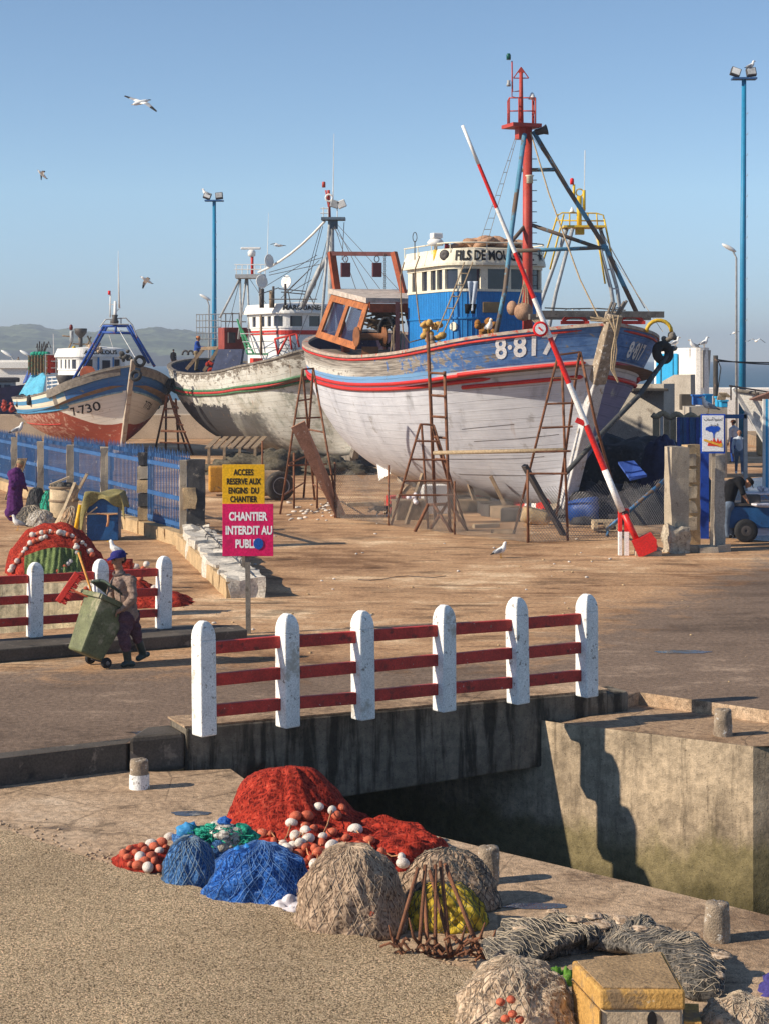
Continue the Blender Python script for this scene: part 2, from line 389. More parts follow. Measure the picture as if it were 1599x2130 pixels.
def ground_mat(name, dark, mid, pale, streak=0.0, specks=.5, wet=None, grain=1.0, bumpk=.5, road=None, tracks=False, cracks=False):
    s = Sh(name); o = s.co()
    a = s.noise(.22, 6, .6); b = s.noise(1.3, 7, .65, dist=.5); c_ = s.noise(14, 5, .6); d = s.noise(70, 3)
    st = s.noise(1.0, 6, .65, vec=s.mapv(scale=(.30, 1.0, 1), rot=(0, 0, R(-14))), dist=2.2)
    k = s.math('ADD', s.math('MULTIPLY', a, .9), s.math('MULTIPLY', b, .55))
    k = s.math('ADD', k, s.math('MULTIPLY', s.math('SUBTRACT', st, .5), streak))
    c = s.mix(dark, mid, s.ss(k, .50, .76)); c = s.mix(c, pale, s.ss(k, .74, 1.0))
    if tracks:
        tv = s.mapv(rot=(0, 0, R(-38)), scale=(.14, .8, 1)); tr_ = s.noise(2.6, 5, .6, vec=tv, dist=1.2); sel = s.noise(.35, 3, .5, vec=s.mapv(loc=(5, 1, 0)))
        c = s.mul(c, s.math('SUBTRACT', 1.0, s.math('MULTIPLY', s.ss(tr_, .54, .62), s.ss(sel, .42, .6, 0, .42))))
        oil = s.noise(.9, 4, .5, vec=s.mapv(loc=(2, 8, 0), scale=(.7, 1.3, 1))); c = s.mul(c, s.ss(oil, .56, .68, 1, .50))
    if cracks:
        cv = s.voro(.75, vec=s.mix(s.co(), s.noise(1.5, 3), .04) if False else None, feature='DISTANCE_TO_EDGE'); cn = s.noise(6, 4)
        c = s.mul(c, s.ss(s.math('ADD', cv, s.math('MULTIPLY', s.math('SUBTRACT', cn, .5), .03)), .003, .010, .62, 1))
        gr = s.noise(1.7, 6, .7, vec=s.mapv(loc=(3, 5, 0))); c = s.mul(c, s.ss(gr, .56, .66, 1, .50))
    if road:
        rc = s.mix(s.mix((.115, .078, .055), (.215, .150, .108), s.ss(k, .46, .76)), (.40, .29, .21), s.ss(k, .78, 1.0)); xyz = s.sep(o); sd_ = None
        for a_, b_ in road:
            d_ = norm(b_-a_); n_ = (d_.y, -d_.x)
            e = s.math('ADD', s.math('ADD', s.math('MULTIPLY', xyz[0], n_[0]), s.math('MULTIPLY', xyz[1], n_[1])), -(a_.x*n_[0]+a_.y*n_[1]))
            sd_ = e if sd_ is None else s.math('MAXIMUM', sd_, e)
        sd_ = s.math('ADD', sd_, s.math('MULTIPLY', s.math('SUBTRACT', b, .5), 5.5))
        c = s.mix(c, rc, s.ss(sd_, -.9, .9))
    c = s.mul(c, s.math('ADD', s.ss(c_, .3, .7, .70, 1.2), s.ss(d, .3, .7, -.16*grain, .16*grain)))
    sp = s.voro(2.6); c = s.mix(c, tuple(min(1, x*1.9) for x in pale), s.math('MULTIPLY', s.ss(sp, .035, .022), specks))
    dk = s.noise(2.2, 8, .7, vec=s.mapv(loc=(9, 4, 0))); c = s.mix(c, tuple(x*.35 for x in dark), s.math('MULTIPLY', s.ss(dk, .63, .72), .7))
    rough = .92
    if wet:
        w = s.noise(.55, 5, .6, vec=s.mapv(scale=(.6, 1.6, 1), loc=(wet, 3, 0))); wf = s.ss(w, .60, .66)
        c = s.mul(c, s.ss(w, .60, .66, 1, .45)); rough = s.ss(w, .62, .67, .92, .35)
    s.bump(s.math('ADD', s.math('MULTIPLY', c_, .7), s.math('MULTIPLY', d, .4)), bumpk, .05)
    return s.done(c, rough, .2)
m_quay = ground_mat('worn_quay_concrete', (.19, .118, .070), (.47, .33, .215), (.66, .51, .37), .2, .25, wet=2.0, grain=1.8, cracks=True)
m_bank = ground_mat('dusty_bank_concrete', (.19, .115, .068), (.40, .27, .17), (.58, .44, .31), .2, .25, grain=1.7, cracks=True)
def gravel_mat():
    s = Sh('roughcast_gravel')
    v = s.voro(105, out='Color'); sp = s.sep(v); vd = s.voro(105); n = s.noise(140, 3); big = s.noise(.8, 5)
    c = s.mix((.50, .345, .20), (.95, .73, .48), s.ss(sp[0], .15, .85)); c = s.mix(c, (.085, .05, .025), s.math('MULTIPLY', s.ss(sp[1], .74, .84), .9))
    c = s.mul(c, s.ss(vd, .35, .75, 1.12, .55)); c = s.mul(c, s.ss(big, .3, .7, .86, 1.12)); pt = s.noise(2.4, 6, .65); c = s.mul(c, s.ss(pt, .58, .70, 1, .84)); c = s.mul(c, s.ss(n, .3, .7, .85, 1.15))
    s.bump(s.math('ADD', s.math('MULTIPLY', vd, -1.0), s.math('MULTIPLY', n, .3)), 1.0, .02)
    return s.done(c, .95, .15)
m_gravel = gravel_mat()
def canal_mat(name, top, low, tide):
    s = Sh(name); o = s.sep(s.n.new('ShaderNodeNewGeometry').outputs['Position'])
    a = s.noise(1.2, 6, .6); b = s.noise(1.0, 6, .65, vec=s.mapv(scale=(5, 5, .55)), dist=.4); d = s.noise(75, 4, .6)
    c = s.mul(top, s.ss(a, .3, .7, .75, 1.2)); c = s.mix(c, tuple(x*.22 for x in top), s.math('MULTIPLY', s.ss(b, .44, .60), .95 if tide is None else .35))
    if tide is not None:
        z = s.math('ADD', o[2], s.math('MULTIPLY', s.math('SUBTRACT', a, .5), 1.0)); z = s.math('ADD', z, s.math('MULTIPLY', s.math('SUBTRACT', b, .5), .6))
        drip = s.noise(1, 5, .7, vec=s.mapv(scale=(9, 9, .9))); c = s.mul(c, s.ss(drip, .54, .68, 1, .62)); sp_ = s.noise(2.2, 7, .7, vec=s.mapv(loc=(4, 2, 1))); c = s.mul(c, s.ss(sp_, .56, .68, 1, .66))
        c = s.mix(c, low, s.ss(z, tide+.25, tide-.12, 0, .85)); c = s.mix(c, tuple(x*.45 for x in low), s.ss(z, tide-.3, tide-.75))
    d2 = s.noise(9, 6, .7); c = s.mul(c, s.math('MULTIPLY', s.ss(d, .3, .7, .84, 1.1), s.ss(d2, .35, .65, .74, 1.14))); pit = s.voro(16); c = s.mul(c, s.ss(pit, .10, .20, .62, 1)); s.bump(s.math('ADD', s.math('MULTIPLY', d, .4), d2), .6, .03)
    return s.done(c, .9, .2)
m_canal = canal_mat('tidal_wall_concrete', (.50, .385, .265), (.20, .165, .075), -1.42)
m_girder = canal_mat('blackened_concrete', (.21, .178, .138), (.08, .085, .04), None)
def water_mat(name, c, rough, sc, st):
    s = Sh(name); n = s.noise(sc, 4, .6); s.bump(n, st, .2)
    return s.done(c, rough, .5)
m_canalwater = water_mat('dark_canal_water', (.006, .008, .007), .15, 3, .2)
def sea_mat():
    s = Sh('sea_water'); n = s.noise(1, 5, .6, vec=s.mapv(scale=(.01, .05, 1))); f = s.noise(1, 6, .7, vec=s.mapv(scale=(.006, .02, 1)))
    c = s.mix((.035, .085, .13), (.06, .12, .17), n); c = s.mix(c, (.6, .65, .68), s.ss(f, .66, .70))
    s.bump(n, .4, 1.0); return s.done(c, .45, .4)
m_sea = sea_mat()
def hill_mat():
    s = Sh('scrub_hillside'); a = s.noise(.02, 7, .62); b = s.noise(.12, 5, .65)
    c = s.mix((.045, .065, .03), (.16, .19, .09), s.ss(a, .38, .62)); c = s.mul(c, s.ss(b, .3, .7, .65, 1.35))
    z = s.sep(s.n.new('ShaderNodeNewGeometry').outputs['Position'])[2]
    zz = s.math('ADD', z, s.math('MULTIPLY', s.math('SUBTRACT', a, .5), 22))
    c = s.mix((.055, .058, .052), c, s.ss(zz, 6, 11))
    return s.done(c, .95, .1)
m_hill = hill_mat()

# ------------------------------------------------------------------ setting: ground, quays, water, hills, haze
def flat(name, pts, z, m, holes=()):
    polys = [[Vector((p[0], p[1], z)) for p in pts]] + [[Vector((p[0], p[1], z)) for p in h] for h in holes]
    tris = tessellate_polygon(polys); allp = [p for q in polys for p in q]
    mb = MB(); fs = []
    for t in tris:
        a, b, c = (allp[i] for i in t)
        fs.append(t if (b-a).cross(c-a).z > 0 else t[::-1])
    mb.add(allp, fs, False); return struct(mb.build(name, m, base=(0, 0, 0)))
XL, XR, YF = -60, 75, 128
L1, L2 = P(-400, 1626), P(262, 1547)
L3 = P(330, 1541); G1 = P(385, 1536); G2 = P(1258, 1457)
K1 = P(1330, 1440); K2 = P(1599, 1478); K3 = P(2300, 1570)
C_b0 = P(-150, 1362, .0); C_b1 = P(215, 1316)
hole = [P(-300, 1216), P(192, 1212), P(205, 1300), P(-300, 1345)]
road_far = [P(2600, 1230), P(1599, 1160), P(1150, 1330), P(900, 1335), P(560, 1345), P(520, 1338), P(-400, 1405)]
road_pts = [L1, L2, L3, G1, G2, K1, K2, K3] + road_far
m_yard = m_road = ground_mat('dirt_and_worn_asphalt', (.22, .115, .056), (.51, .305, .165), (.86, .63, .40), .55, .08, grain=2.0, tracks=True, road=[(P(-400, 1405), P(1140, 1378)), (P(1000, 1400), P(1640, 1150))])
flat('road', road_pts, 0.0, m_road)
yard_pts = list(reversed(road_far)) + [Vector((XR, 45, 0)), Vector((XR, YF, 0)), Vector((XL, YF, 0)), Vector((XL, 28, 0))]
flat('ground', yard_pts, 0.0, m_yard, [hole])
# lower quay
ZQ = -.30
quay = [P(-600, 1655, ZQ), P(262, 1604, ZQ), P(330, 1606, ZQ), P(480, 1600, ZQ), P(530, 1636, ZQ), P(855, 1727, ZQ), P(1040, 1772, ZQ), P(1380, 1852, ZQ), P(1599, 1905, ZQ), P(2100, 2030, ZQ),
        Vector((7, 7, ZQ)), Vector((-9, 7, ZQ))]
flat('lower_quay', quay, ZQ, m_quay)
mb = MB()
for a, b in zip(quay[2:10], quay[3:11]):
    a = Vector(a); b = Vector(b); a.z = b.z = ZQ
    mb.poly([a, b, b-Vector((0,0,2.4)), a-Vector((0,0,2.4))])
struct(mb.build('lower_quay_wall', m_girder, base=(0, 0, 0)))
mb = MB()
gr = [P(-700, 1640, -.22), P(-200, 1690, -.22), P(0, 1716, -.22), P(125, 1762, -.22), P(240, 1798, -.22), P(440, 1846, -.22), P(640, 1902, -.22), P(820, 1962, -.22), P(1000, 2022, -.22), P(1140, 2110, -.22), P(1200, 2200, -.22), P(1230, 2400, -.22), P(-700, 2400, -.22)]
gr2 = []
for a_, b_ in zip(gr, gr[1:]+gr[:1]):
    n_ = max(1, int((b_-a_).length/.05)) if (b_-a_).length < 6 else 1
    for k_ in range(n_):
        q_ = a_.lerp(b_, k_/n_); gr2.append(q_+Vector((noise.noise(q_*3), noise.noise(q_*3+Vector((5,0,0))), 0))*.07+Vector((noise.noise(q_*14), noise.noise(q_*14+Vector((0,7,0))), 0))*.03)
mb.prism([Vector((p.x, p.y, -.35)) for p in gr2], (0, 0, .11))
struct(mb.build('gravel_apron', m_gravel, base=(0, 0, 0)))
mb = MB()
for i in range(380):
    k_ = rnd.randrange(1, 9); q_ = gr[k_].lerp(gr[k_+1], rnd.random()); r = rnd.uniform(.006, .016); q_ = Vector((q_.x+abs(rnd.gauss(0, .16)), q_.y+abs(rnd.gauss(0, .22)), -.30+r*.4))
    mb.ell(q_, (r*1.3, r, r*.7), Matrix.Rotation(rnd.uniform(0, 3), 4, 'Z'), 5, 4, .3, i)
struct(mb.build('loose_gravel', mat('loose_gravel_grains', (.42, .31, .21), .9, .4, 60), base=(0, 0, 0)), 'stuff')
m_puddle = water_mat('shallow_puddle', (.05, .045, .045), .06, 6, .05)
for i, (px, py, a_, b_, z_) in enumerate(((1422, 1356, .42, .15, .005), (1190, 1352, .3, .06, .005), (328, 1524, .34, .13, .005), (398, 1692, .20, .10, ZQ+.005), (1115, 1885, .26, .09, ZQ+.005))):
    c_ = P(px, py, z_); flat('puddle', [(c_.x+a_*math.cos(t*.2618)*(1+.35*noise.noise(Vector((math.cos(t*.2618)*2, math.sin(t*.2618)*2, i*3.0)))), c_.y+b_*math.sin(t*.2618)*(1+.5*noise.noise(Vector((math.cos(t*.2618)*2, i*2.0, math.sin(t*.2618)*2))))) for t in range(24)], z_, m_puddle)
# right bank of the canal
ZB = -.16
w0, w1 = P(1165, 1504, ZB), P(1566, 1553, ZB)
bank = [w0, w1, P(2300, 1535, ZB), P(2300, 1566, ZB), K3, K2, K1, G2]
flat('quay_bank', bank, ZB, m_bank)
def wallstrip(name, pts, z0, z1, m, thick=.0):
    mb = MB()
    for a, b in zip(pts, pts[1:]):
        n = 24
        for i in range(n):
            p, q = a.lerp(b, i/n), a.lerp(b, (i+1)/n)
            mb.poly([(p.x, p.y, z0), (q.x, q.y, z0), (q.x, q.y, z1), (p.x, p.y, z1)])
    return mb.build(name, m, base=(pts[0].x, pts[0].y, z0))
back = w0 + (w0-w1).normalized()*6.0
back = Vector((back.x-.2, back.y+.8, 0))
tag(wallstrip('canal_wall', [back, w0, w1, P(2300, 1535, ZB)], -2.6, ZB-.002, m_canal), 'sunlit concrete canal wall with green tide mark right of the bridge', 'canal wall')
wb = [Vector((-9, 30, 0)), back]
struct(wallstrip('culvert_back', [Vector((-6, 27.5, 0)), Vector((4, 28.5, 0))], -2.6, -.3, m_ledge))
struct(wallstrip('road_edge', [K3, K2, K1, G2], ZB, -.001, m_bank))
mb = MB(); mb.poly([(-8, 12, -2.45), (14, 12, -2.45), (14, 29, -2.45), (-8, 29, -2.45)]); struct(mb.build('canal_water', m_canalwater, base=(0, 0, 0)))
# wall carrying the road above the lower quay
mb = MB()
mb.prism([(L1.x, L1.y, -.4), (L2.x, L2.y, -.4), (L2.x+.1, L2.y+.35, -.4), (L1.x, L1.y+.35, -.4)], (0, 0, .403))
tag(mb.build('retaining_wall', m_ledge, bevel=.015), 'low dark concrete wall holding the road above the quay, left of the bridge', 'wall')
# second canal arm, behind the far railing
m_canal2 = canal_mat('pale_canal_concrete', (.80, .66, .44), (.4, .32, .18), -1.9)
hw = [Vector(p) for p in hole]
tag(wallstrip('canal_side_wall', [hw[0], hw[1], hw[2]], -2.6, -.003, m_canal2), 'pale yellow canal wall seen between the rails of the far railing', 'canal wall')
# sea, hills
mb = MB(); mb.poly([(-2900, 100, -1.4), (2900, 100, -1.4), (2900, 2900, -1.4), (-2900, 2900, -1.4)]); struct(mb.build('sea', m_sea, base=(0, 0, 0)))
def hillh(px):
    tab = [(-400, 700), (-100, 690), (0, 680), (40, 677), (90, 681), (150, 689), (200, 691), (250, 690), (300, 687), (340, 684), (400, 690), (470, 699), (560, 716), (640, 740), (700, 760)]
    for (a, ya), (b, yb) in zip(tab, tab[1:]):
        if a <= px <= b: return ya+(yb-ya)*(px-a)/(b-a)
    return 760
mb = MB()
def hillf(u, v):
    px = -400+1100*u; D = 1300+500*v
    top = (745-hillh(px))/FPX*1800+HC
    h = top*math.sin(min(1, v*1.0)*math.pi/2)**.8 + 4*noise.noise(Vector((px*.02, v*5, 1)))*v + 2.0*noise.noise(Vector((px*.09, v*16, 3)))*(v**.5)
    return Vector(((px-CX)/FPX*1800*(.85+.15*v), D, max(-1.6, h-1.5*(1-v))))
mb.grid(hillf, 220, 40); struct(mb.build('hills', m_hill, base=(0, 0, 0)))
s = Sh('thin_haze'); s.n.remove(s.b)
pv = s.n.new('ShaderNodeVolumePrincipled'); pv.inputs['Color'].default_value = (.72, .80, .95, 1); pv.inputs['Density'].default_value = .0005; pv.inputs['Anisotropy'].default_value = .2
s.l.new(pv.outputs[0], s.n['Material Output'].inputs['Volume'])
mb = MB(); mb.box((0, 1500, 21), (5900, 3060, 48)); hz = struct(mb.build('haze', s.mat, base=(0, 0, 0)), 'stuff')

# ------------------------------------------------------------------ hulls
def clamp(x, a=0.0, b=1.0): return max(a, min(b, x))
def interp(x, tab):
    if x <= tab[0][0]: return tab[0][1]
    for i in range(len(tab)-1):
        x0, y0 = tab[i]; x1, y1 = tab[i+1]
        if x <= x1:
            xm, ym = tab[i-1] if i > 0 else (2*x0-x1, 2*y0-y1)
            xp, yp = tab[i+2] if i+2 < len(tab) else (2*x1-x0, 2*y1-y0)
            m0 = (y1-ym)/(x1-xm)*(x1-x0); m1 = (yp-y0)/(xp-x0)*(x1-x0); t = (x-x0)/(x1-x0)
            return (2*t**3-3*t*t+1)*y0+(t**3-2*t*t+t)*m0+(-2*t**3+3*t*t)*y1+(t**3-t*t)*m1
    return tab[-1][1]
class Hull:
    """x runs aft from the stem head, y to starboard, z up"""
    def __init__(s, o, deg, L, B, sheer, zk, rake, kst, bpow=3.0, blen=.3, slen=.25, sw=.35):
        a = R(deg); s.h = Vector((math.sin(a), -math.cos(a), 0)); s.st = Vector((-math.cos(a), -math.sin(a), 0)); s.o = Vector((o[0], o[1], 0))
        s.L, s.B, s.sheer, s.zk, s.rake, s.kst, s.bpow, s.blen, s.slen, s.sw = L, B, sheer, zk, rake, kst, bpow, blen, slen, sw
        s.M = Matrix(((-s.h.x, s.st.x, 0, o[0]), (-s.h.y, s.st.y, 0, o[1]), (0, 0, 1, 0), (0, 0, 0, 1)))
    def bs(s, u):
        b = s.B/2
        if u < s.blen: return b*(1-(1-u/s.blen)**s.bpow)
        if u > 1-s.slen:
            k = (u-1+s.slen)/s.slen; return b*(1-(1-s.sw)*k**3)*max(0, (1-k**8))**.5
        return b
    def loc(s, u, v, off=0.0):
        phi = v*math.pi/2
        w = clamp(1-u/.45)**1.2*.80 + clamp((u-.75)/.25)**2*.3
        a = 1+.9*clamp((u-.6)/.4)**2
        yf = (1-w)*math.sin(phi)**a + w*max(0, 1-math.cos(phi))**.9
        zf = 1-math.cos(phi); zs = interp(u, s.sheer); zk = interp(u, s.zk)
        xk = s.rake+u*(s.L-s.rake-s.kst); xs = u*s.L
        return Vector((xk+(xs-xk)*zf, max(0, s.bs(u)*yf+off), zk+(zs-zk)*zf))
    def at(s, u, v, side=1, off=0.0):
        p = s.loc(u, v, off); p.y *= side
        return s.M @ p
    def w(s, x, y, z): return s.M @ Vector((x, y, z))
def hull_nodes(s):
    uv = s.sep(s.co('UV')); n1 = s.noise(.9, 6, .65); n2 = s.noise(3.2, 7, .7, vec=s.mapv(scale=(1, 1, 1.8)))
    grain = s.noise(1, 6, .7, vec=s.mapv(s.co('UV'), (14, 160, 1)))
    seam = s.math('FRACT', s.math('ADD', s.math('MULTIPLY', uv[1], 24), s.math('MULTIPLY', n1, .25)))
    seam = s.math('ABSOLUTE', s.math('SUBTRACT', seam, .5)); seam = s.ss(seam, .035, .0)
    return uv[0], uv[1], n1, n2, grain, seam
def hull_done(s, c, grain, seam, seamk=.55, n=None):
    br = s.noise(.7, 4); line = s.math('MULTIPLY', seam, s.ss(br, .40, .55, .25, 1)); c = s.mul(c, s.math('SUBTRACT', 1.0, s.math('MULTIPLY', line, seamk)))
    c = s.mul(c, s.ss(grain, .3, .7, .86, 1.10))
    s.bump(s.math('SUBTRACT', s.math('MULTIPLY', grain, .25), seam), .6, .02)
    return s.done(c, .62, .25)
def AND(s, *a):
    r = a[0]
    for b in a[1:]: r = s.math('MULTIPLY', r, b)
    return r
def rust_runs(s, c, k=.5):
    r = s.noise(1, 5, .6, vec=s.mapv(s.co('UV'), (90, 5, 1)))
    return s.mix(c, (.30, .15, .06), s.math('MULTIPLY', s.ss(r, .62, .72), k))
def hull_main(port=False):
    s = Sh('port_shade_hull_paint' if port else 'white_blue_hull_paint'); U, V, n1, n2, g, seam = hull_nodes(s)
    Vp = s.math('ADD', V, s.math('MULTIPLY', s.math('SUBTRACT', n2, .5), .012))
    c = s.mix((.60, .61, .66), (.51, .52, .575), s.ss(n1, .35, .65))
    if port: c = s.mix(c, s.mix((.16, .15, .27), (.22, .21, .33), n1), s.ss(V, .822, .818))  # violet shade of the port side put into the colour below the lower strake
    c = s.mix(c, (.36, .35, .36), s.ss(s.noise(1.6, 6, .6), .60, .72))
    stn = s.noise(1, 6, .65, vec=s.mapv(s.co('UV'), (26, 4, 1))); c = s.mul(c, s.ss(stn, .55, .70, 1, .72))
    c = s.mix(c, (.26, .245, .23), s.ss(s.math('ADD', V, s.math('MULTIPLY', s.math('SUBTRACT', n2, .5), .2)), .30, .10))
    wood = s.mix((.13, .11, .095), (.36, .32, .275), s.ss(g, .35, .62))
    blue = s.mix((.055, .135, .34), (.105, .215, .46), s.ss(n2, .35, .6))
    worn = s.mix(blue, wood, s.ss(s.math('ADD', n2, s.math('MULTIPLY', s.math('SUBTRACT', U, .13), .62)), .535, .60))
    topz = s.mix(worn, (.58, .555, .50), AND(s, s.ss(U, .50, .62), s.ss(Vp, .955, .925), s.ss(n2, .40, .47)))
    c = s.mix(c, topz, s.ss(Vp, .873, .877))
    lb = s.mix((.16, .33, .56), wood, s.ss(n2, .60, .66))
    c = s.mix(c, lb, AND(s, s.ss(Vp, .873, .877), s.ss(Vp, .908, .902), s.ss(U, .16, .22)))
    c = s.mix(c, (.60, .60, .62), AND(s, s.ss(V, .873, .877), s.ss(V, .886, .882), s.ss(U, .24, .2)))
    return hull_done(s, rust_runs(s, c, .25), g, seam)
def hull_two():
    s = Sh('peeling_white_hull_paint'); U, V, n1, n2, g, seam = hull_nodes(s)
    Vp = s.math('ADD', V, s.math('MULTIPLY', s.math('SUBTRACT', n2, .5), .012))
    wood = s.mix((.09, .075, .062), (.27, .235, .195), s.ss(g, .35, .62))
    white = s.mix((.62, .61, .565), (.47, .45, .40), s.ss(n1, .4, .65))
    ch = s.math('ADD', n2, s.math('MULTIPLY', s.math('SUBTRACT', g, .5), .35))
    top = s.mix(white, wood, s.ss(s.math('ADD', ch, s.math('MULTIPLY', s.ss(V, .88, 1), .16)), .58, .63))
    c = s.mix(white, (.42, .40, .34), s.ss(n1, .52, .62)); c = s.mix(c, wood, s.ss(ch, .61, .65)); gg = s.noise(1.3, 6, .7, vec=s.mapv(loc=(7, 2, 4))); c = s.mix(c, (.27, .28, .23), s.ss(gg, .52, .64, 0, .8))
    c = s.mix(c, top, s.ss(Vp, .865, .868))
    old = s.mix((.04, .042, .048), (.16, .165, .155), s.ss(s.noise(1, 6, .6, vec=s.mapv(s.co('UV'), (18, 3, 1))), .45, .6))
    rag = s.math('MULTIPLY', s.math('SUBTRACT', n2, .5), .22)
    c = s.mix(c, old, s.math('MULTIPLY', AND(s, s.ss(s.math('ADD', V, rag), .66, .63), s.ss(s.math('ADD', U, rag), .26, .33)), .8))
    c = s.mix(c, s.mix((.035, .036, .042), (.075, .075, .08), g), AND(s, s.ss(s.math('ADD', V, rag), .735, .72), s.ss(s.math('ADD', U, s.math('MULTIPLY', rag, .4)), .47, .485)))
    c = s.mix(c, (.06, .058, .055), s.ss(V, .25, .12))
    return hull_done(s, rust_runs(s, c, .7), g, seam, .75)
def hull_three():
    s = Sh('blue_white_red_hull_paint'); U, V, n1, n2, g, seam = hull_nodes(s)
    Vp = s.math('ADD', V, s.math('MULTIPLY', s.math('SUBTRACT', n2, .5), .015))
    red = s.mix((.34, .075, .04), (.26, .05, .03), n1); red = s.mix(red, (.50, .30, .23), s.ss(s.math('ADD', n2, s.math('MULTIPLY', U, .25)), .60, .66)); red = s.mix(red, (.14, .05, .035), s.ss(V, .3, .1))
    white = s.mix((.70, .67, .62), (.5, .44, .36), s.ss(n2, .60, .68))
    blue = s.mix((.035, .12, .33), (.055, .17, .42), n2); blue = s.mix(blue, (.25, .24, .22), s.ss(n2, .62, .66))
    lim = s.math('ADD', .50, s.math('MULTIPLY', s.ss(U, .02, .28), .27))
    c = s.mix(red, white, s.ss(s.math('SUBTRACT', Vp, lim), -.004, .004))
    c = s.mix(c, blue, AND(s, s.ss(Vp, .805, .81), s.ss(U, .172, .168)))
    st = s.math('FRACT', s.math('MULTIPLY', s.math('SUBTRACT', V, .775), 1/.115))
    stripe = s.mix(s.mix((.05, .22, .42), (.10, .27, .45), n2), (.68, .62, .50), s.ss(st, .47, .53))
    c = s.mix(c, stripe, AND(s, s.ss(Vp, .775, .778), s.ss(U, .168, .172)))
    c = s.mix(c, (.22, .2, .18), AND(s, s.ss(Vp, .775, .778), s.ss(U, .23, .232), s.ss(U, .272, .27)))
    return hull_done(s, rust_runs(s, c, .35), g, seam, .7)
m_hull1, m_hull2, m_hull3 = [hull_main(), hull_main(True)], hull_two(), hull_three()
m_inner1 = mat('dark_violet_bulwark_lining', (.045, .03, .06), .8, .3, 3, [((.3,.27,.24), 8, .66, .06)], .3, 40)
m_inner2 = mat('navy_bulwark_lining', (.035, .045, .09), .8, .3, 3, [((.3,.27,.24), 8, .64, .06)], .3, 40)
m_deck = mat('worn_deck_planks', (.20, .15, .115), .85, .3, 4, [((.32,.26,.2), 6, .6, .1)], .4, 40)
def build_hull(H, root, m, m_in, cap_m, deck_drop=.95, capr=.07, stem_m=None, stem_w=.3, vin=.74, stem_lo=None):
    mb = MB()
    for sd in (1, -1):
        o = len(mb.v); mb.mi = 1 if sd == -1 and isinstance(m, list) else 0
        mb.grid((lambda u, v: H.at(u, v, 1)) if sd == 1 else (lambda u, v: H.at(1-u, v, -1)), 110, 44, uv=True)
        if sd == -1:
            for k in range(o, len(mb.v)): u, v = mb.uv[k]; mb.uv[k] = (1-u, v)
    hull = mb.build('hull', m, root)
    mb = MB()
    for sd in (1, -1):
        mb.grid((lambda u, v: H.at(1-u, vin+(1-vin)*v, 1, -.14)) if sd == 1 else (lambda u, v: H.at(u, vin+(1-vin)*v, -1, -.14)), 80, 8)
    mb.build('bulwark_lining', m_in, root)
    mb = MB(); pts = [H.loc(u/60, 1, -.1) for u in range(2, 60)]
    vs_ = []; fs = []
    for p in pts:
        z = interp(p.x/H.L, H.sheer)-deck_drop
        vs_ += [H.w(p.x, p.y, z), H.w(p.x, -p.y, z)]
    for i in range(len(pts)-1): fs.append((2*i, 2*i+1, 2*i+3, 2*i+2))
    mb.add(vs_, fs, False); mb.build('deck', m_deck, root)
    mb = MB()
    path = [H.at(u/90, 1, 1, -.06) for u in range(0, 91)]+[H.at(u/90, 1, -1, -.06) for u in range(90, -1, -1)]
    vs_ = []; fs = []
    for p in path:
        c = H.o+(-H.h)*(H.L*.45); d = norm(Vector((c.x-p.x, c.y-p.y, 0)))
        l = H.M.inverted() @ p; yy = l.y/(abs(l.y)+.35)
        d = H.M.to_3x3() @ norm(Vector((.0 if 1 < l.x < H.L-1.2 else (1 if l.x <= 1 else -1)*(1-abs(yy)), -yy, 0)))
        for a, b in ((capr*1.5, -.03), (capr*1.5, .05), (-capr*1.5, .05), (-capr*1.5, -.03)): vs_.append(p-d*a+Vector((0,0,b)))
    n = len(path)
    for i in range(n-1):
        for j in range(4): fs.append((i*4+j, i*4+(j+1) % 4, (i+1)*4+(j+1) % 4, (i+1)*4+j))
    mb.add(vs_, fs, False); mb.build('cap_rail', cap_m, root)
    mb = MB(); a = H.at(0, 1); b = H.at(0, 0)
    top = a+(a-b).normalized()*.28+H.h*.06
    bt = b+H.h*.06-Vector((0,0,.05)); md = top.lerp(bt, .34) if stem_lo else bt
    mb.bar(top, md, stem_w, stem_w*.9, up=H.h); mb.build('stem_post', stem_m or m_greywood, root, bevel=.03)
    if stem_lo: mb = MB(); mb.bar(md, bt, stem_w*.92, stem_w*.85, up=H.h); mb.build('stem_foot', stem_lo, root, bevel=.03)
    mb = MB()
    for i in range(30):
        p, q = H.at(i/36, 0), H.at((i+1)/36, 0); mb.bar(p-Vector((0,0,.1)), q-Vector((0,0,.1)), .26, .3)
    mb.build('keel', stem_m or m_greywood, root)
    return hull
def rub(H, root, name, m, v, u0, u1, r, sides=(1, -1), dv=0.0):
    mb = MB()
    for sd in sides:
        n = 70; mb.tube([H.at(u0+(u1-u0)*i/n, v+dv*i/n, sd, r*.4) for i in range(n+1)], [r*.3]+[r]*(n-1)+[r*.3], 6)
    return mb.build(name, m, root)
def text_geo(body, size=1.0, bold=.0, cond=1.0, font=None):
    c = bpy.data.curves.new('t', 'FONT'); c.body = body; c.size = size; c.offset = bold; c.align_x = 'CENTER'; c.align_y = 'CENTER'
    c.resolution_u = 3
    o = bpy.data.objects.new('t', c); col.objects.link(o)
    me = bpy.data.meshes.new_from_object(o.evaluated_get(bpy.context.evaluated_depsgraph_get()))
    bpy.data.objects.remove(o); bpy.data.curves.remove(c)
    vs_ = [(v.co.x*cond, v.co.y) for v in me.vertices]; fs = [tuple(p.vertices) for p in me.polygons]
    bpy.data.meshes.remove(me); return vs_, fs
def lettering(name, body, fn, m, parent, size=1.0, bold=0.0, cond=1.0):
    vs_, fs = text_geo(body, size, bold, cond)
    mb = MB(); mb.add([fn(x, y) for x, y in vs_], fs, False); return mb.build(name, m, parent)

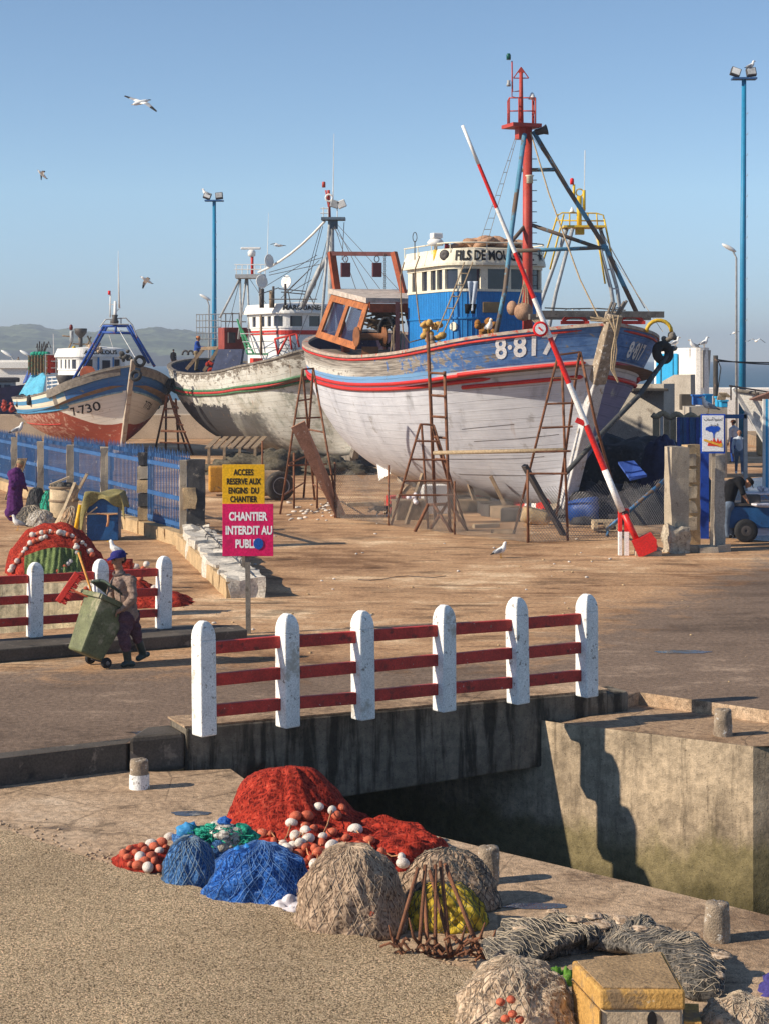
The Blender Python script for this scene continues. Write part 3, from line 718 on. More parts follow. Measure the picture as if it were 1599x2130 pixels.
SH1 = [(0,5.16),(.05,5.03),(.12,4.86),(.25,4.58),(.45,4.38),(.65,4.38),(.85,4.72),(1,5.25)]
SH2 = [(0,5.0),(.12,4.62),(.2,4.30),(.3,4.10),(.4,3.95),(.5,3.76),(.6,3.66),(.7,3.62),(.8,3.72),(.9,3.98),(1,4.28)]
SH3 = [(0,3.98),(.05,3.72),(.1,3.42),(.2,3.02),(.3,2.82),(.5,2.58),(.7,2.42),(.9,2.40),(1,2.5)]
H1 = Hull((5.64, 45.6), 20, 18.3, 6.5, SH1, [(0,.45),(.1,.3),(.8,.5),(.9,1.0),(1,2.6)], 2.6, .9, 2.9, .30)
H2 = Hull((-.1, 69.9), 28, 17.8, 5.8, SH2, [(0,.45),(.1,.3),(.8,.5),(.9,1.0),(1,2.4)], 2.4, 1.2)
H3 = Hull((-10.9, 79), 25, 13.2, 5.3, SH3, [(0,.45),(.1,.3),(.8,.4),(.9,.7),(1,1.6)], 1.5, .9, 3.0, .27)

# ------------------------------------------------------------------ the big boat
m_stem1 = mat('blistered_stem_wood', (.34, .27, .20), .85, .35, 6, [((.62,.58,.52), 7, .57, .05), ((.12,.09,.07), 9, .60, .08)], .9, 40)
boat = thing('fishing_boat', 'big fishing boat with white hull, blue faded bow and tall red mast, propped up ashore', 'boat', H1.w(7, 0, 0), 0)
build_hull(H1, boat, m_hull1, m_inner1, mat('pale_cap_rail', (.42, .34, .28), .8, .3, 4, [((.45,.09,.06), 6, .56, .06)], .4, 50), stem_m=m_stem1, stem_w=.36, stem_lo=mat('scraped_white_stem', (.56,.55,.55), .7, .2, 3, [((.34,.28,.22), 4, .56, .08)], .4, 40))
m_strake = mat('bright_red_strake', (.55, .022, .016), .5, .12, 4, [((.6,.45,.4), 16, .68, .03)], .15, 40, .35)
rub(H1, boat, 'rubbing_strake', m_strake, .868, .115, .985, .055)
rub(H1, boat, 'rubbing_strake', m_strake, .845, .115, .985, .06)
rub(H1, boat, 'rubbing_strake', m_strake, .872, .012, .17, .06)
rub(H1, boat, 'rubbing_strake', m_strake, .822, .012, .165, .06)
rub(H1, boat, 'toe_strake', m_redwood, .985, .02, .99, .035)
# numbers painted on both bows (the starboard one double)
def hull_text(H, name, body, u0, v0, size, m, parent, side=1, bold=.02, cond=1.0, vh=.0):
    zs = interp(u0, H.sheer); ht = zs-interp(u0, H.zk)
    def fn(x, y):
        u = u0+(-x if side == 1 else x)/H.L
        v = v0+y/ht*.85
        return H.at(u, v, side, .02)
    return lettering(name, body, fn, m, parent, size, bold, cond)
hull_text(H1, 'registration_number', '8·817', .072, .946, .56, m_txtw, boat, 1, .014, .95)
hull_text(H1, 'registration_number', '8·817', .060, .925, .42, m_txtw, boat, -1, .015, .8)
mb = MB()
for k, (v, l) in enumerate(((.60, .5), (.50, .9), (.40, .7), (.66, .35))):
    u0 = .03+.02*k; mb.tube([H1.at(u0+l*.28*i/10, v-.012*i/10, 1, .006) for i in range(11)], .006, 4)
mb.build('caulked_seam', m_iron, boat)
# red and white painted keel blocks
for i, (u, m) in enumerate(((.05, m_redwood), (.10, m_white), (.15, m_redwood), (.27, m_white), (.33, m_redwood))):
    p = H1.at(u, 0); mb = MB(H1.M); l = H1.loc(u, 0); mb.box((l.x+.3, 0, .28), (.75, .42, .56)); mb.build('keel_block', m, boat, bevel=.02)
# wheelhouse
WX0, WX1, WHW = 6.75, 10.3, 1.5
def house_outline(x0, x1, hw, rad, off=0.0, n=7):
    x0 -= off; hw += off; rad += off; pts = [(x1+off, hw)]
    for i in range(n+1):
        a = R(90*i/n); pts.append((x0+rad-rad*math.sin(a), hw-rad+rad*math.cos(a)))
    for i in range(n+1):
        a = R(90*i/n); pts.append((x0+rad-rad*math.cos(a), -(hw-rad)-rad*math.sin(a)))
    pts.append((x1+off, -hw)); return pts
def along(pts, s):
    for a, b in zip(pts, pts[1:]):
        a = Vector((a[0], a[1], 0)); b = Vector((b[0], b[1], 0)); l = (b-a).length
        if s <= l or b == Vector((*pts[-1], 0)):
            d = (b-a)/l; return a+d*s, d
        s -= l
def plen(pts): return sum(math.dist(a, b) for a, b in zip(pts, pts[1:]))
def ribbon(mb, lo, hi, z0, z1, close=True):
    n = len(lo); vs_ = [(x, y, z0) for x, y in lo]+[(x, y, z1) for x, y in hi]
    fs = [(i+1, i, n+i, n+i+1) for i in range(n-1)]
    if close: fs.append((0, n-1, 2*n-1, n))
    fs2 = [f[::-1] for f in fs]
    mb.add(vs_, fs2, False)
def cap_poly(mb, pts, z, up=True):
    v = [(x, y, z) for x, y in pts]
    mb.add(v, [tuple(range(len(v))) if not up else tuple(reversed(range(len(v))))], False)
def wheelhouse(H, root, x0, x1, hw, rad, z0, zw, zt, zr, m_base, m_frame, m_roof, wins, vis=.16, rise=.05):
    o = house_outline(x0, x1, hw, rad); T = plen(o)
    mb = MB(H.M); ribbon(mb, o, o, z0, zw); cap_poly(mb, o, zw)
    wall = mb.build('house_wall', m_base, root)
    mb = MB(H.M); oi = house_outline(x0, x1, hw, rad, -.06); ribbon(mb, oi, oi, zw, zt); mb.build('window_glass', m_glass, root)
    s0 = 0.0; edges = []
    for wd, gap in wins:
        edges.append((s0, s0+gap)); s0 += gap+wd
    edges.append((s0, T))
    fr = MB(H.M)
    for a, b in edges:
        n = max(1, int((b-a)/.12))
        for i in range(n):
            p, d = along(o, a+(b-a)*i/n); q, _ = along(o, min(T-.001, a+(b-a)*(i+1)/n))
            nn = Vector((-d.y, d.x, 0)); c = house_center(o)
            if nn.dot(p-c) < 0: nn = -nn
            fr.prism([p-nn*.09+Vector((0,0,zw)), q-nn*.09+Vector((0,0,zw)), q+nn*.012+Vector((0,0,zw)), p+nn*.012+Vector((0,0,zw))], (0, 0, zt-zw))
    op = house_outline(x0, x1, hw, rad, .03)
    fr2 = [(zw, zw+.07), (zt-.10, zt)]
    for a, b in fr2:
        ribbon(fr, op, op, a, b); cap_poly(fr, op, b); cap_poly(fr, op, a, False)
    fr.build('window_frame', m_frame, root)
    mb = MB(H.M); ov = house_outline(x0, x1, hw, rad+.1, vis); oc = house_outline(x0, x1, hw, rad+.1, rise)
    cap_poly(mb, ov, zt, False); ribbon(mb, ov, ov, zt, zt+.07); ribbon(mb, ov, oc, zt+.07, zr); 
    c = house_center(oc); n = len(oc)
    mb.add([(x, y, zr) for x, y in oc]+[(c.x, c.y, zr+.12)], [(i+1, i, n) for i in range(n-1)]+[(0, n-1, n)], True)
    mb.build('house_roof', m_roof, root)
    return o, T, ov, oc
def house_center(o): return Vector((sum(p[0] for p in o)/len(o), sum(p[1] for p in o)/len(o), 0))
wins = [(.34, .35), (.42, .45), (.40, .28), (.42, .10), (.48, .16), (.56, .10), (.56, .22), (.5, .16), (.45, .16)]
o1, T1, ov1, oc1 = wheelhouse(H1, boat, WX0, WX1, WHW, .75, 3.2, 6.2, 6.94, 7.42, m_bluehouse, m_cream, m_cream, wins)
mb = MB(H1.M)
ob = house_outline(WX0, WX1, WHW, .75, .035)
for z in (5.42,): ribbon(mb, ob, ob, z, z+.05); cap_poly(mb, ob, z+.05); cap_poly(mb, ob, z, False)
mb.build('house_moulding', m_bluehouse, boat)
mb = MB(H1.M); n = 70
for i in range(n):
    p, d = along(house_outline(WX0, WX1, WHW, .75, .004), (T1+.03)*i/n+.01); mb.tube([(p.x, p.y, 3.4), (p.x, p.y, 6.18)], .011, 4)
mb.build('wall_batten', m_bluehouse, boat)
def fascia(ov, oc, z0, z1, s_mid):
    def fn(x, y):
        t = clamp(y, 0, 1); p, d = along(ov, s_mid+x); q, _ = along(oc, (s_mid+x)*plen(oc)/plen(ov))
        w = p.lerp(q, t); c = house_center(ov); e = norm(Vector((w.x-c.x, w.y-c.y, 0)))*.025
        return H_cur.w(w.x+e.x, w.y+e.y, z0+(z1-z0)*t)
    return fn
H_cur = H1
sf = plen(ov1)/2
fz = fascia(ov1, oc1, 7.01, 7.42, sf)
lettering('name_lettering', '2  ★', lambda x, y: fz(x+1.12, .47+y*2.2), m_txtk, boat, .40, .008, .8)
lettering('name_lettering', 'FILS DE MOUGAR', lambda x, y: fz(x-.36, .47+y*2.2), m_txtk, boat, .43, .014, .66)
# deck gear on and around the wheelhouse
mb = MB(H1.M); mb.tube([(x, y, 7.58) for x, y in house_outline(WX0, WX1, WHW, .85, .10)], .022, 6)
for s_ in range(9): p, d = along(house_outline(WX0, WX1, WHW, .85, .10), .05+s_*(T1+.4)/9); mb.tube([(p.x, p.y, 7.3), (p.x, p.y, 7.58)], .014, 5)
mb.build('roof_rail', m_cream, boat)
def lathe_at(prof, p, m, name, root, n=14, rot=None): mb = MB(); mb.lathe(prof, p, n, rot); return mb.build(name, m, root)
p = Q(905, 516, 52.5)
rd = lathe_at([(.05,-.1),(.05,.06),(.22,.08),(.24,.18),(.16,.27),(.04,.28)], p, m_white, 'radar_dome', boat)
mb = MB(); mb.box(p+Vector((.02,0,.36)), (.3,.3,.16), R(20)); mb.build('radar_head', m_white, boat, bevel=.03)
lathe_at([(.07,-.35),(.07,-.05)], p, m_yellow, 'radar_pedestal', boat)
lathe_at([(.06,0),(.06,.14),(.03,.17)], Q(928, 516, 52), mat('dark_red_lamp', (.16,.01,.02), .3, .1), 'warning_lamp', boat)
mb = MB(); b = Q(862, 540, 53); mb.tube([b, b+Vector((0,0,.55))], .018, 6); k = b+Vector((0,0,.66)); mb.tube([k+Vector((.06*math.cos(t*.5), 0, .14*math.sin(t*.5))) for t in range(13)], .012, 5, True); mb.build('antenna_loop', m_iron, boat)
mb = MB()
for i in range(17):
    a = rnd.uniform(0, 1); mb.ell(Q(945+150*a, 516-9*math.sin(a*3.1)-rnd.uniform(0, 6), 52.6+rnd.uniform(-.6, .6)), (rnd.uniform(.22, .4), .25, rnd.uniform(.08, .13)), Matrix.Rotation(rnd.uniform(-.5, .5), 4, 'Y'), 10, 6, .25, i)
for i in range(7):
    mb.ell(Q(1000+rnd.uniform(-30, 25), 505-i*1.2, 52.4), (.3, .22, .1), Matrix.Rotation(rnd.uniform(-.4, .4), 4, 'Y'), 10, 6, .25, 30+i)
tag(mb.build('sack_pile', m_bag), 'pinkish brown sacks heaped on the wheelhouse roof of the big boat', 'sacks')
# loudspeaker recess on the fascia
mb = MB(); c = fz(-1.85, .55); d = norm(H1.st+H1.h*.8); rt = d.to_track_quat('Z', 'Y').to_matrix().to_4x4(); mb.lathe([(.16,0),(.15,.03),(.05,.05),(.0,.02)], c, 14, rt); mb.build('loudspeaker', m_iron, boat)
# portholes, plate
def disc_on_house(s_, z, r, m, name, dep=.03):
    p, d = along(o1, s_); c = house_center(o1); n_ = Vector((-d.y, d.x, 0)); n_ = n_ if n_.dot(p-c) > 0 else -n_
    w = H1.w(p.x, p.y, z); nn = (H1.M.to_3x3() @ n_); mb = MB(); mb.lathe([(r,-.01),(r,dep),(r*.8,dep+.012),(r*.7,dep)], w, 16, nn.to_track_quat('Z','Y').to_matrix().to_4x4()); return mb.build(name, m, boat)
disc_on_house(T1/2-1.45, 5.2, .13, m_cream, 'porthole'); disc_on_house(1.9, 5.25, .13, m_cream, 'porthole')
p, d = along(o1, T1/2-.34); mb = MB(H1.M); mb.box((p.x-.02, p.y, 5.75), (.03, .52, .3)); mb.build('brass_plate', mat('brass_plate', (.30,.20,.09), .5), boat, bevel=.01)
# mast with its tripod legs
MX, MZ0 = 5.0, 3.6
mb = MB(H1.M); mb.tube([(MX, 0, MZ0), (MX, 0, 10.7)], [.15, .125], 14); mb.build('mast', m_mast, boat)
def Qp(px, py, D): return Q(px, py, D)
DM = H1.w(MX, 0, 0).y
mb = MB(); tp = Qp(1083, 268, DM); mb.tube([tp, Qp(1083, 150, DM)], [.075, .05], 10); mb.build('topmast', m_mast, boat)
m_legp = mat('blue_and_rust_pole', (.10, .26, .38), .7, .3, 2, [((.14,.10,.075), 1.1, .47, .05)], .3, 40)
mb = MB(); mb.tube([Qp(1090, 278, DM-.2), Qp(1063, 480, DM-1), Qp(1050, 600, DM-1.6), Qp(1030, 697, DM-2)], .065, 8); mb.build('mast_leg', m_legp, boat)
mb = MB(); mb.tube([Qp(1108, 272, DM), Qp(1180, 392, DM+.1), Qp(1262, 520, DM+.2), Qp(1332, 668, DM+.2)], .065, 8); mb.build('mast_leg', m_legp, boat)
for a, b in (((1080, 353), (1152, 352)), ((1060, 522), (1263, 514)), ((1058, 508), (1092, 468)), ((1104, 467), (1248, 516))):
    mb = MB(); mb.tube([Qp(*a, DM-.5 if a[0] < 1070 else DM), Qp(*b, DM+.2 if b[0] > 1200 else DM)], .055, 7); mb.build('mast_strut', m_legp, boat)
mb = MB(); mb.tube([Qp(1103, 275, DM-.1), Qp(1140, 400, DM-1.5), Qp(1205, 580, DM-3.4), Qp(1248, 668, DM-4.3)], .022, 5); mb.tube([Qp(1108, 285, DM), Qp(1290, 560, DM+3), Qp(1378, 690, DM+1)], .009, 4); mb.build('mast_stay', m_rope, boat)
mb = MB(); c = Qp(1084, 262, DM); mb.box(c, (.86, .8, .1), R(20)); mb.box(c-Vector((0,0,.2)), (.28, .28, .32), R(20)); mb.build('lookout_platform', m_mast, boat)
for k_, (sg_, posts_) in enumerate(((-1, ((-.36,-.3),(-.1,-.33),(-.36,.3))), (1, ((.36,-.3),(.36,.3),(.3,0))))):
    mb = MB()
    for dx, dy in posts_: mb.tube([c+Vector((dx,dy,.05)), c+Vector((dx,dy,.74))], .022, 6)
    for z in (.38, .74): mb.tube([c+Vector((sg_*.02,-.33,z)), c+Vector((sg_*.36,-.3,z)), c+Vector((sg_*.36,.3,z))], .02, 6)
    mb.build('lookout_rail', m_mast, boat)
lathe_at([(.11,0),(.09,.05),(.04,.17),(.0,.2)], c+Vector((.3,.1,.76)), m_white, 'masthead_cone', boat)
mb = MB(); h = Qp(1128, 271, DM); mb.lathe([(.09,-.22),(.1,.0),(.15,.12),(.14,.13)], h, 14, Matrix.Rotation(R(75), 4, 'Y')); mb.build('horn', m_iron, boat)
mb = MB(); a = Qp(1065, 190, DM); mb.tube([Qp(1083, 188, DM), a, Qp(1064, 126, DM)], .022, 6); mb.tube([Qp(1083, 205, DM), Qp(1064, 200, DM), Qp(1064, 150, DM)], .016, 6); mb.build('lamp_bracket', m_mast, boat)
lathe_at([(.06,-.07),(.065,.05),(.04,.1)], Qp(1057, 118, DM), mat('green_lamp_glass', (.01,.10,.08), .25, .1), 'green_lamp', boat)
lathe_at([(.06,-.06),(.06,.0),(.04,.03),(.05,.1)], Qp(1057, 174, DM), m_steel, 'side_lamp', boat)
mb = MB(); t = Qp(1083, 139, DM); w_ = .21; zb = .30
for a, b in (((0,0),(-w_,-zb)),((0,0),(w_,-zb)),((-w_,-zb),(w_,-zb))): mb.tube([t+Vector((a[0],0,a[1])), t+Vector((b[0],0,b[1]))], .016, 5)
mb.box(t+Vector((0,0,-.12)), (.14,.03,.14), rot=Matrix.Rotation(R(45),4,'Y')); mb.build('masthead_arrow', m_mast, boat)
lathe_at([(.09,-.1),(.09,.08),(.12,.1),(.12,.12)], Qp(1101, 373, DM-.15), m_cream, 'mast_lamp', boat)
for z in range(14):
    mb = MB(); k = Qp(1103, 330+z*22, DM-.05); mb.tube([k, k+Vector((.17,0,0))], .012, 5); mb.build('mast_step', m_iron, boat)
mb = MB()
A0, A1, B0, B1 = Qp(1071, 285, DM-.2), Qp(1074, 285, DM-.2), Qp(998, 500, DM+1), Qp(1014, 500, DM+1)
for p, q in ((A0, B0), (A1, B1)): mb.tube([p, q], .009, 4)
for i in range(1, 9): mb.tube([A0.lerp(B0, i/9), A1.lerp(B1, i/9)], .008, 4)
E0, E1, F0, F1 = Qp(965, 545, 51), Qp(982, 545, 51), Qp(908, 690, 49.5), Qp(922, 690, 49.5)
for p, q in ((E0, F0), (E1, F1)): mb.tube([p, p.lerp(q, .5)-Vector((0,0,.05)), q], .022, 5)
for i in range(1, 6): mb.tube([E0.lerp(F0, i/6), E1.lerp(F1, i/6)], .018, 5)
mb.build('rope_ladder', m_rope, boat)
# shelter aft: leaning steel side with two windows, pale roof, open front
m_roofw = mat('flaking_roof', (.50, .43, .38), .8, .3, 4, [((.33,.1,.06), 6, .60, .08)], .3, 50)
b0, b1, t1, t0 = Q(738, 727, 55.2), Q(656, 700, 59), Q(692, 606, 59.2), Q(768, 626, 55.6)
def sp(u, v): return (b0.lerp(b1, u)).lerp(t0.lerp(t1, u), v)
nrm = norm((b1-b0).cross(t0-b0)); nrm = nrm if nrm.x < 0 else -nrm
mb = MB()
def panel(u0, u1, v0, v1): mb.prism([sp(u0, v0)+nrm*.0, sp(u1, v0), sp(u1, v1), sp(u0, v1)], -nrm*.06)
panel(0, 1, 0, .14); panel(0, 1, .80, 1); panel(0, .10, .141, .799); panel(.46, .54, .141, .799); panel(.90, 1, .141, .799)
mb.build('shelter_side', m_rustor, boat)
mb = MB(); mb.prism([sp(.10, .14)-nrm*.1, sp(.46, .14)-nrm*.1, sp(.46, .8)-nrm*.1, sp(.1, .8)-nrm*.1], -nrm*.01); mb.prism([sp(.54, .14)-nrm*.1, sp(.9, .14)-nrm*.1, sp(.9, .8)-nrm*.1, sp(.54, .8)-nrm*.1], -nrm*.01)
s = Sh('grimy_pane'); s.b.inputs['Alpha'].default_value = .55; s.done((.03, .025, .06), .15, .5); mb.build('shelter_pane', s.mat, boat)
r0, r1 = t0+H1.st*-2.6, t1+H1.st*-2.6
mb = MB(); up = Vector((0,0,.1)); mb.prism([t0+H1.st*.1-up*.6, t1+H1.st*.1-H1.h*.1-up*.6, r1-up*.6, r0-up*.6], up*1.6); mb.build('shelter_roof', m_roofw, boat)
mb = MB(); mb.prism([t0+H1.h*.05-Vector((0,0,.34)), t0+H1.h*.05-Vector((0,0,.07)), r0+H1.h*.05-Vector((0,0,.07)), r0+H1.h*.05-Vector((0,0,.34))], -H1.h*.05); mb.build('shelter_fascia', m_rustred, boat)
m_maroon = mat('dark_maroon_post', (.07,.025,.03), .6)
for q in (b0-H1.st*2.5, b1-H1.st*2.4): mb = MB(); mb.bar(q-Vector((0,0,.6)), Vector((q.x, q.y, t0.z-.06)), .14); mb.build('shelter_post', m_maroon, boat)
mb = MB(); mb.bar(Q(826, 740, 54.6), Q(826, 628, 54.6), .13); mb.build('shelter_post', m_maroon, boat)
mb = MB(); mb.prism([b0-H1.h*.8-H1.st*.2-Vector((0,0,.8)), b1-H1.st*.2-Vector((0,0,.8)), b1-H1.st*2.6-Vector((0,0,.8)), b0-H1.h*.8-H1.st*2.6-Vector((0,0,.8))], (0,0,.4)); mb.build('net_platform', m_deck, boat)
# winch and coiled gear in the shelter
mb = MB(); k = Q(770, 700, 55.0); rt = H1.st.to_track_quat('Z','Y').to_matrix().to_4x4()
mb.lathe([(.30,-.45),(.30,-.40),(.11,-.38),(.11,.38),(.30,.40),(.30,.45)], k, 18, rt); mb.bar(k-Vector((0,0,.3)), k-Vector((0,0,.9)), .5, .25); mb.build('winch', mat('dull_rust_winch', (.22,.085,.035), .75, .3, 5, bump=.3), boat)
mb = MB(); k = Q(803, 690, 55.2)
for i in range(5): mb.tube([k+Vector((.02*i, .1*i, 0))+Vector((.22*math.sin(t*.4), 0, .42*math.cos(t*.4))) for t in range(16)], .05, 6, True)
tag(mb.build('tyre_fender', m_black), 'black rubber hoses hanging inside the shelter of the big boat', 'hose')
mb = MB()
for i in range(36):
    a = Q(772+rnd.uniform(0, 50), 665+rnd.uniform(-18, 14), 56.5+rnd.uniform(0, 1)); d = Vector((rnd.uniform(-.5, .5), rnd.uniform(-.3, .3), rnd.uniform(-.12, .12))); mb.tube([a-d, a, a+d+Vector((0,0,rnd.uniform(-.1,.05)))], .035, 5)
tag(mb.build('driftwood_stack', m_wood), 'broken sticks and rope stacked under the shelter roof of the big boat', 'sticks')
mb = MB()
for i in range(9):
    a = Q(815+i*3, 690+rnd.uniform(-15, 5), 54.6); mb.tube([a, a-Vector((rnd.uniform(-.1,.1), 0, .7))], .02, 5)
mb.build('hanging_line', m_wood, boat)
# gantry aft with hanging blocks
mb = MB(); g0, g1 = Q(688, 527, 59.5), Q(822, 528, 58.6)
mb.bar(g0, g1, .17, .13); mb.build('gantry_beam', mat('maroon_beam', (.13,.045,.045), .7, .3, 4, bump=.3), boat)
for a, b in ((Q(690, 524, 59.5), Q(720, 735, 58.6)), (Q(818, 524, 58.6), Q(858, 690, 58.3))):
    mb = MB(); mb.bar(a, b, .22, .16); mb.build('gantry_leg', m_rustred, boat)
for px in (719, 784):
    mb = MB(); k = Q(px, 530, 59); mb.tube([k+Vector((.08*math.cos(t*.55), 0, -.13+.1*math.sin(t*.55))) for t in range(12)], .018, 5, True)
    mb.box(k-Vector((0,0,.48)), (.30,.14,.46), R(15)); mb.build('hanging_block', mat('dark_block_iron', (.10,.035,.04), .6), boat, bevel=.03)
mb = MB()
for i in range(16): k = Q(799.5, 530, 58.6)-Vector((0,0,.07*i)); mb.tube([k+Vector(((.03 if i%2 else .008)*math.cos(t*1.05), (.008 if i%2 else .03)*math.cos(t*1.05), .045*math.sin(t*1.05))) for t in range(6)], .010, 4, True)
mb.build('hanging_chain', m_iron, boat)
# hoses and ropes down the house side
mb = MB()
for pts in ([(872, 532), (862, 560), (866, 620), (872, 670), (890, 705), (910, 735)], [(840, 545), (832, 575), (834, 640), (838, 690), (850, 712), (895, 700)]):
    mb.tube([Q(x, y, 51.3) for x, y in pts], .022, 6)
mb.build('deck_hose', m_wood, boat)
def bundle(name, label, cat, px, py, D, n, sz, m, group=None):
    mb = MB(); c = Q(px, py, D)
    for i in range(n):
        mb.ell(c+Vector((rnd.uniform(-1,1)*sz, rnd.uniform(-.6,.6)*sz, rnd.uniform(-.7,.9)*sz)), (sz*rnd.uniform(.3,.5), sz*.4, sz*rnd.uniform(.25,.42)), Matrix.Rotation(rnd.uniform(-1,1), 4, 'Y'), 9, 6, .25, i*3+px)
    return tag(mb.build(name, m), label, cat, group)
bundle('rope_coil', 'yellow brown rope bundle against the lit blue side of the wheelhouse', 'rope', 897, 690, 49.9, 12, .28, mat('yellow_rope', (.55,.33,.10), .9, .4, 20, bump=.7))
bundle('rope_coil', 'dark orange rope bundle on deck below the brass plate', 'rope', 1010, 685, 49.2, 14, .25, mat('amber_rope', (.33,.14,.03), .9, .4, 20, bump=.7))
bundle('rope_coil', 'small heap of rope and gear just below the yellow brown bundle', 'rope', 905, 712, 49.6, 9, .22, m_wood)
mb = MB(); c = Q(1088, 648, 49.4)
mb.ell(c, (.26, .26, .25), None, 14, 10, .05); mb.ell(c+Vector((-.3, .1, .1)), (.15, .15, .2), None, 12, 8)
k = tag(mb.build('mooring_buoy', m_bag), 'round tan and red buoys tied at the foot of the red mast', 'buoy')
mb = MB()
for dx in (-.15, -.05, .05, .12): mb.tube([c+Vector((dx, -.1, .2)), c+Vector((.05+dx*.3, 0, .75)), Q(1092, 560, 50)], .018, 5)
for i in range(5): mb.tube([c, c+Vector((.3+i*.07, -.2, -.3)), c+Vector((.5+i*.07, -.3, -.55))], .018, 5)
mb.build('mast_rope', m_rope, boat)
# laundry hung on the rope ladder
mb = MB()
def cloth(u, v):
    p = Q(972+20*u-10*v*(u-.5), 585+62*v, 49.8); return p+Vector((.0, -.12*math.sin(u*9+v*4)*(.4+v)*.5-.1, 0))
mb.grid(cloth, 14, 16); o_ = mb.build('hanging_clothes', m_palecloth, solid=.02); tag(o_, 'pale shirt and dark trousers hung to dry before the blue wheelhouse', 'laundry')
mb = MB()
for x in (972, 984): mb.tube([Q(x, 632, 49.7), Q(x-1, 652, 49.7)], [.09, .06], 7)
mb.build('trousers', m_darkcloth, o_)
# foredeck: rails, timber and rope at the stem head
mb = MB(H1.M); mb.bar((.9, 1.6, 5.42), (.6, -1.8, 5.42), .16); mb.bar((1.6, 1.5, 5.36), (1.3, -1.8, 5.36), .14); mb.build('foredeck_beam', m_greywood, boat)
for i, (x0, x1, y1) in enumerate(((1256, 1272, 628), (1262, 1280, 630), (1270, 1298, 627), (1276, 1303, 625))):
    mb = MB(); mb.tube([Q(x0, 672, 45.5), Q(x1, y1, 45.3)], .035, 6); mb.build('foredeck_pole', m_greywood, boat)
mb = MB()
for k in range(3): mb.tube([Q(1262+12*k, 664, 45)+Vector((0,0,.1)), Q(1278+k, 690, 44.9), Q(1282-k*5, 730, 44.9), Q(1276-k*3, 768, 44.9), Q(1285, 795, 44.9)], .022, 5)
for k in range(9): a = R(40*k); mb.tube([Q(1255+30*math.cos(a), 663+5*math.sin(a*2), 45.1), Q(1268+10*math.sin(a), 668, 45.0)], .022, 5)
mb.build('stem_rope', m_rope, boat)
for px, py, D, sd in ((1195, 668, 46.2, 1), (1312, 668, 46.6, -1)):
    mb = MB(); k = Q(px, py, D); mb.tube([k+Vector((x*.3, 0, .13-.13*(abs(x))**3)) for x in (-1, -.8, -.4, 0, .4, .8, 1)], .05, 7); mb.bar(k+Vector((-.36,0,-.03)), k+Vector((.36,0,-.03)), .09); mb.build('fairlead', m_redwood, boat)
mb = MB(); k = Q(1370, 690, 47); mb.tube([k+Vector((.32*math.cos(t*.35), 0, .30*math.sin(t*.35))) for t in range(10)], .05, 8); tag(mb.build('yellow_hose', m_yellow), 'yellow hose arched over the port bulwark of the big boat', 'hose')
bundle('rope_coil', 'grey tangle of rope hanging over the far bow rail of the big boat', 'rope', 1385, 712, 47.6, 10, .24, m_greywood)
mb = MB(); k = Q(1378, 733, 47.2); rt = Matrix.Rotation(R(-68), 4, 'Y') @ Matrix.Rotation(R(70), 4, 'X')
mb.lathe([(.12,-.1),(.24,-.13),(.31,-.05),(.31,.05),(.24,.13),(.12,.1),(.12,-.1)], k, 20, Vector((.45,-.85,.1)).to_track_quat('Z','Y').to_matrix().to_4x4(), cap=False); tag(mb.build('tyre_fender', m_black), 'black tyre fender hanging under the far bow rail of the big boat', 'tyre')
mb = MB(); mb.tube([Q(1400, 722, 47.4), Q(1330, 820, 46.3), Q(1252, 900, 45.6), Q(1175, 985, 45.2)], [.06, .065, .065, .06], 8); tag(mb.build('prop_pole', mat('tarred_pole', (.06,.065,.07), .7, .3, 4, [((.26,.2,.15), 5, .58, .1)], .4, 40)), 'long dark weathered pole leaning under the far side of the big boat bow', 'pole')

for i in range(14):
    u = .06+.05*(i//2); l = H1.loc(u, 0); sd = 1 if i % 2 else -1; mb = MB(H1.M)
    mb.box((l.x+rnd.uniform(-.2, .2), sd*rnd.uniform(.45, 1.1), .16), (rnd.uniform(.3, .6), rnd.uniform(.6, 1.0), .32), rnd.uniform(-.5, .5))
    if i % 3 == 0: mb.bar((l.x, sd*.9, .1), (l.x+rnd.uniform(-.3, .3), sd*1.35, 1.0+.04*i), .12, .10)
    tag(mb.build('shoring_block', m_iron if i % 3 else m_wood, bevel=.01), 'dark rough timber shoring wedged beneath the keel of the big boat', 'timber', 'timber shoring beneath the big boat')
for i in range(8):
    u = .05+.09*(i//2); l = H2.loc(u, 0); sd = 1 if i % 2 else -1; mb = MB(H2.M)
    mb.box((l.x, sd*rnd.uniform(.4, 1.0), .18), (.5, .9, .36), rnd.uniform(-.4, .4)); tag(mb.build('shoring_block', m_iron, bevel=.01), 'dark timber shoring beneath the keel of the peeling white boat', 'timber', 'timber shoring beneath the peeling white boat')

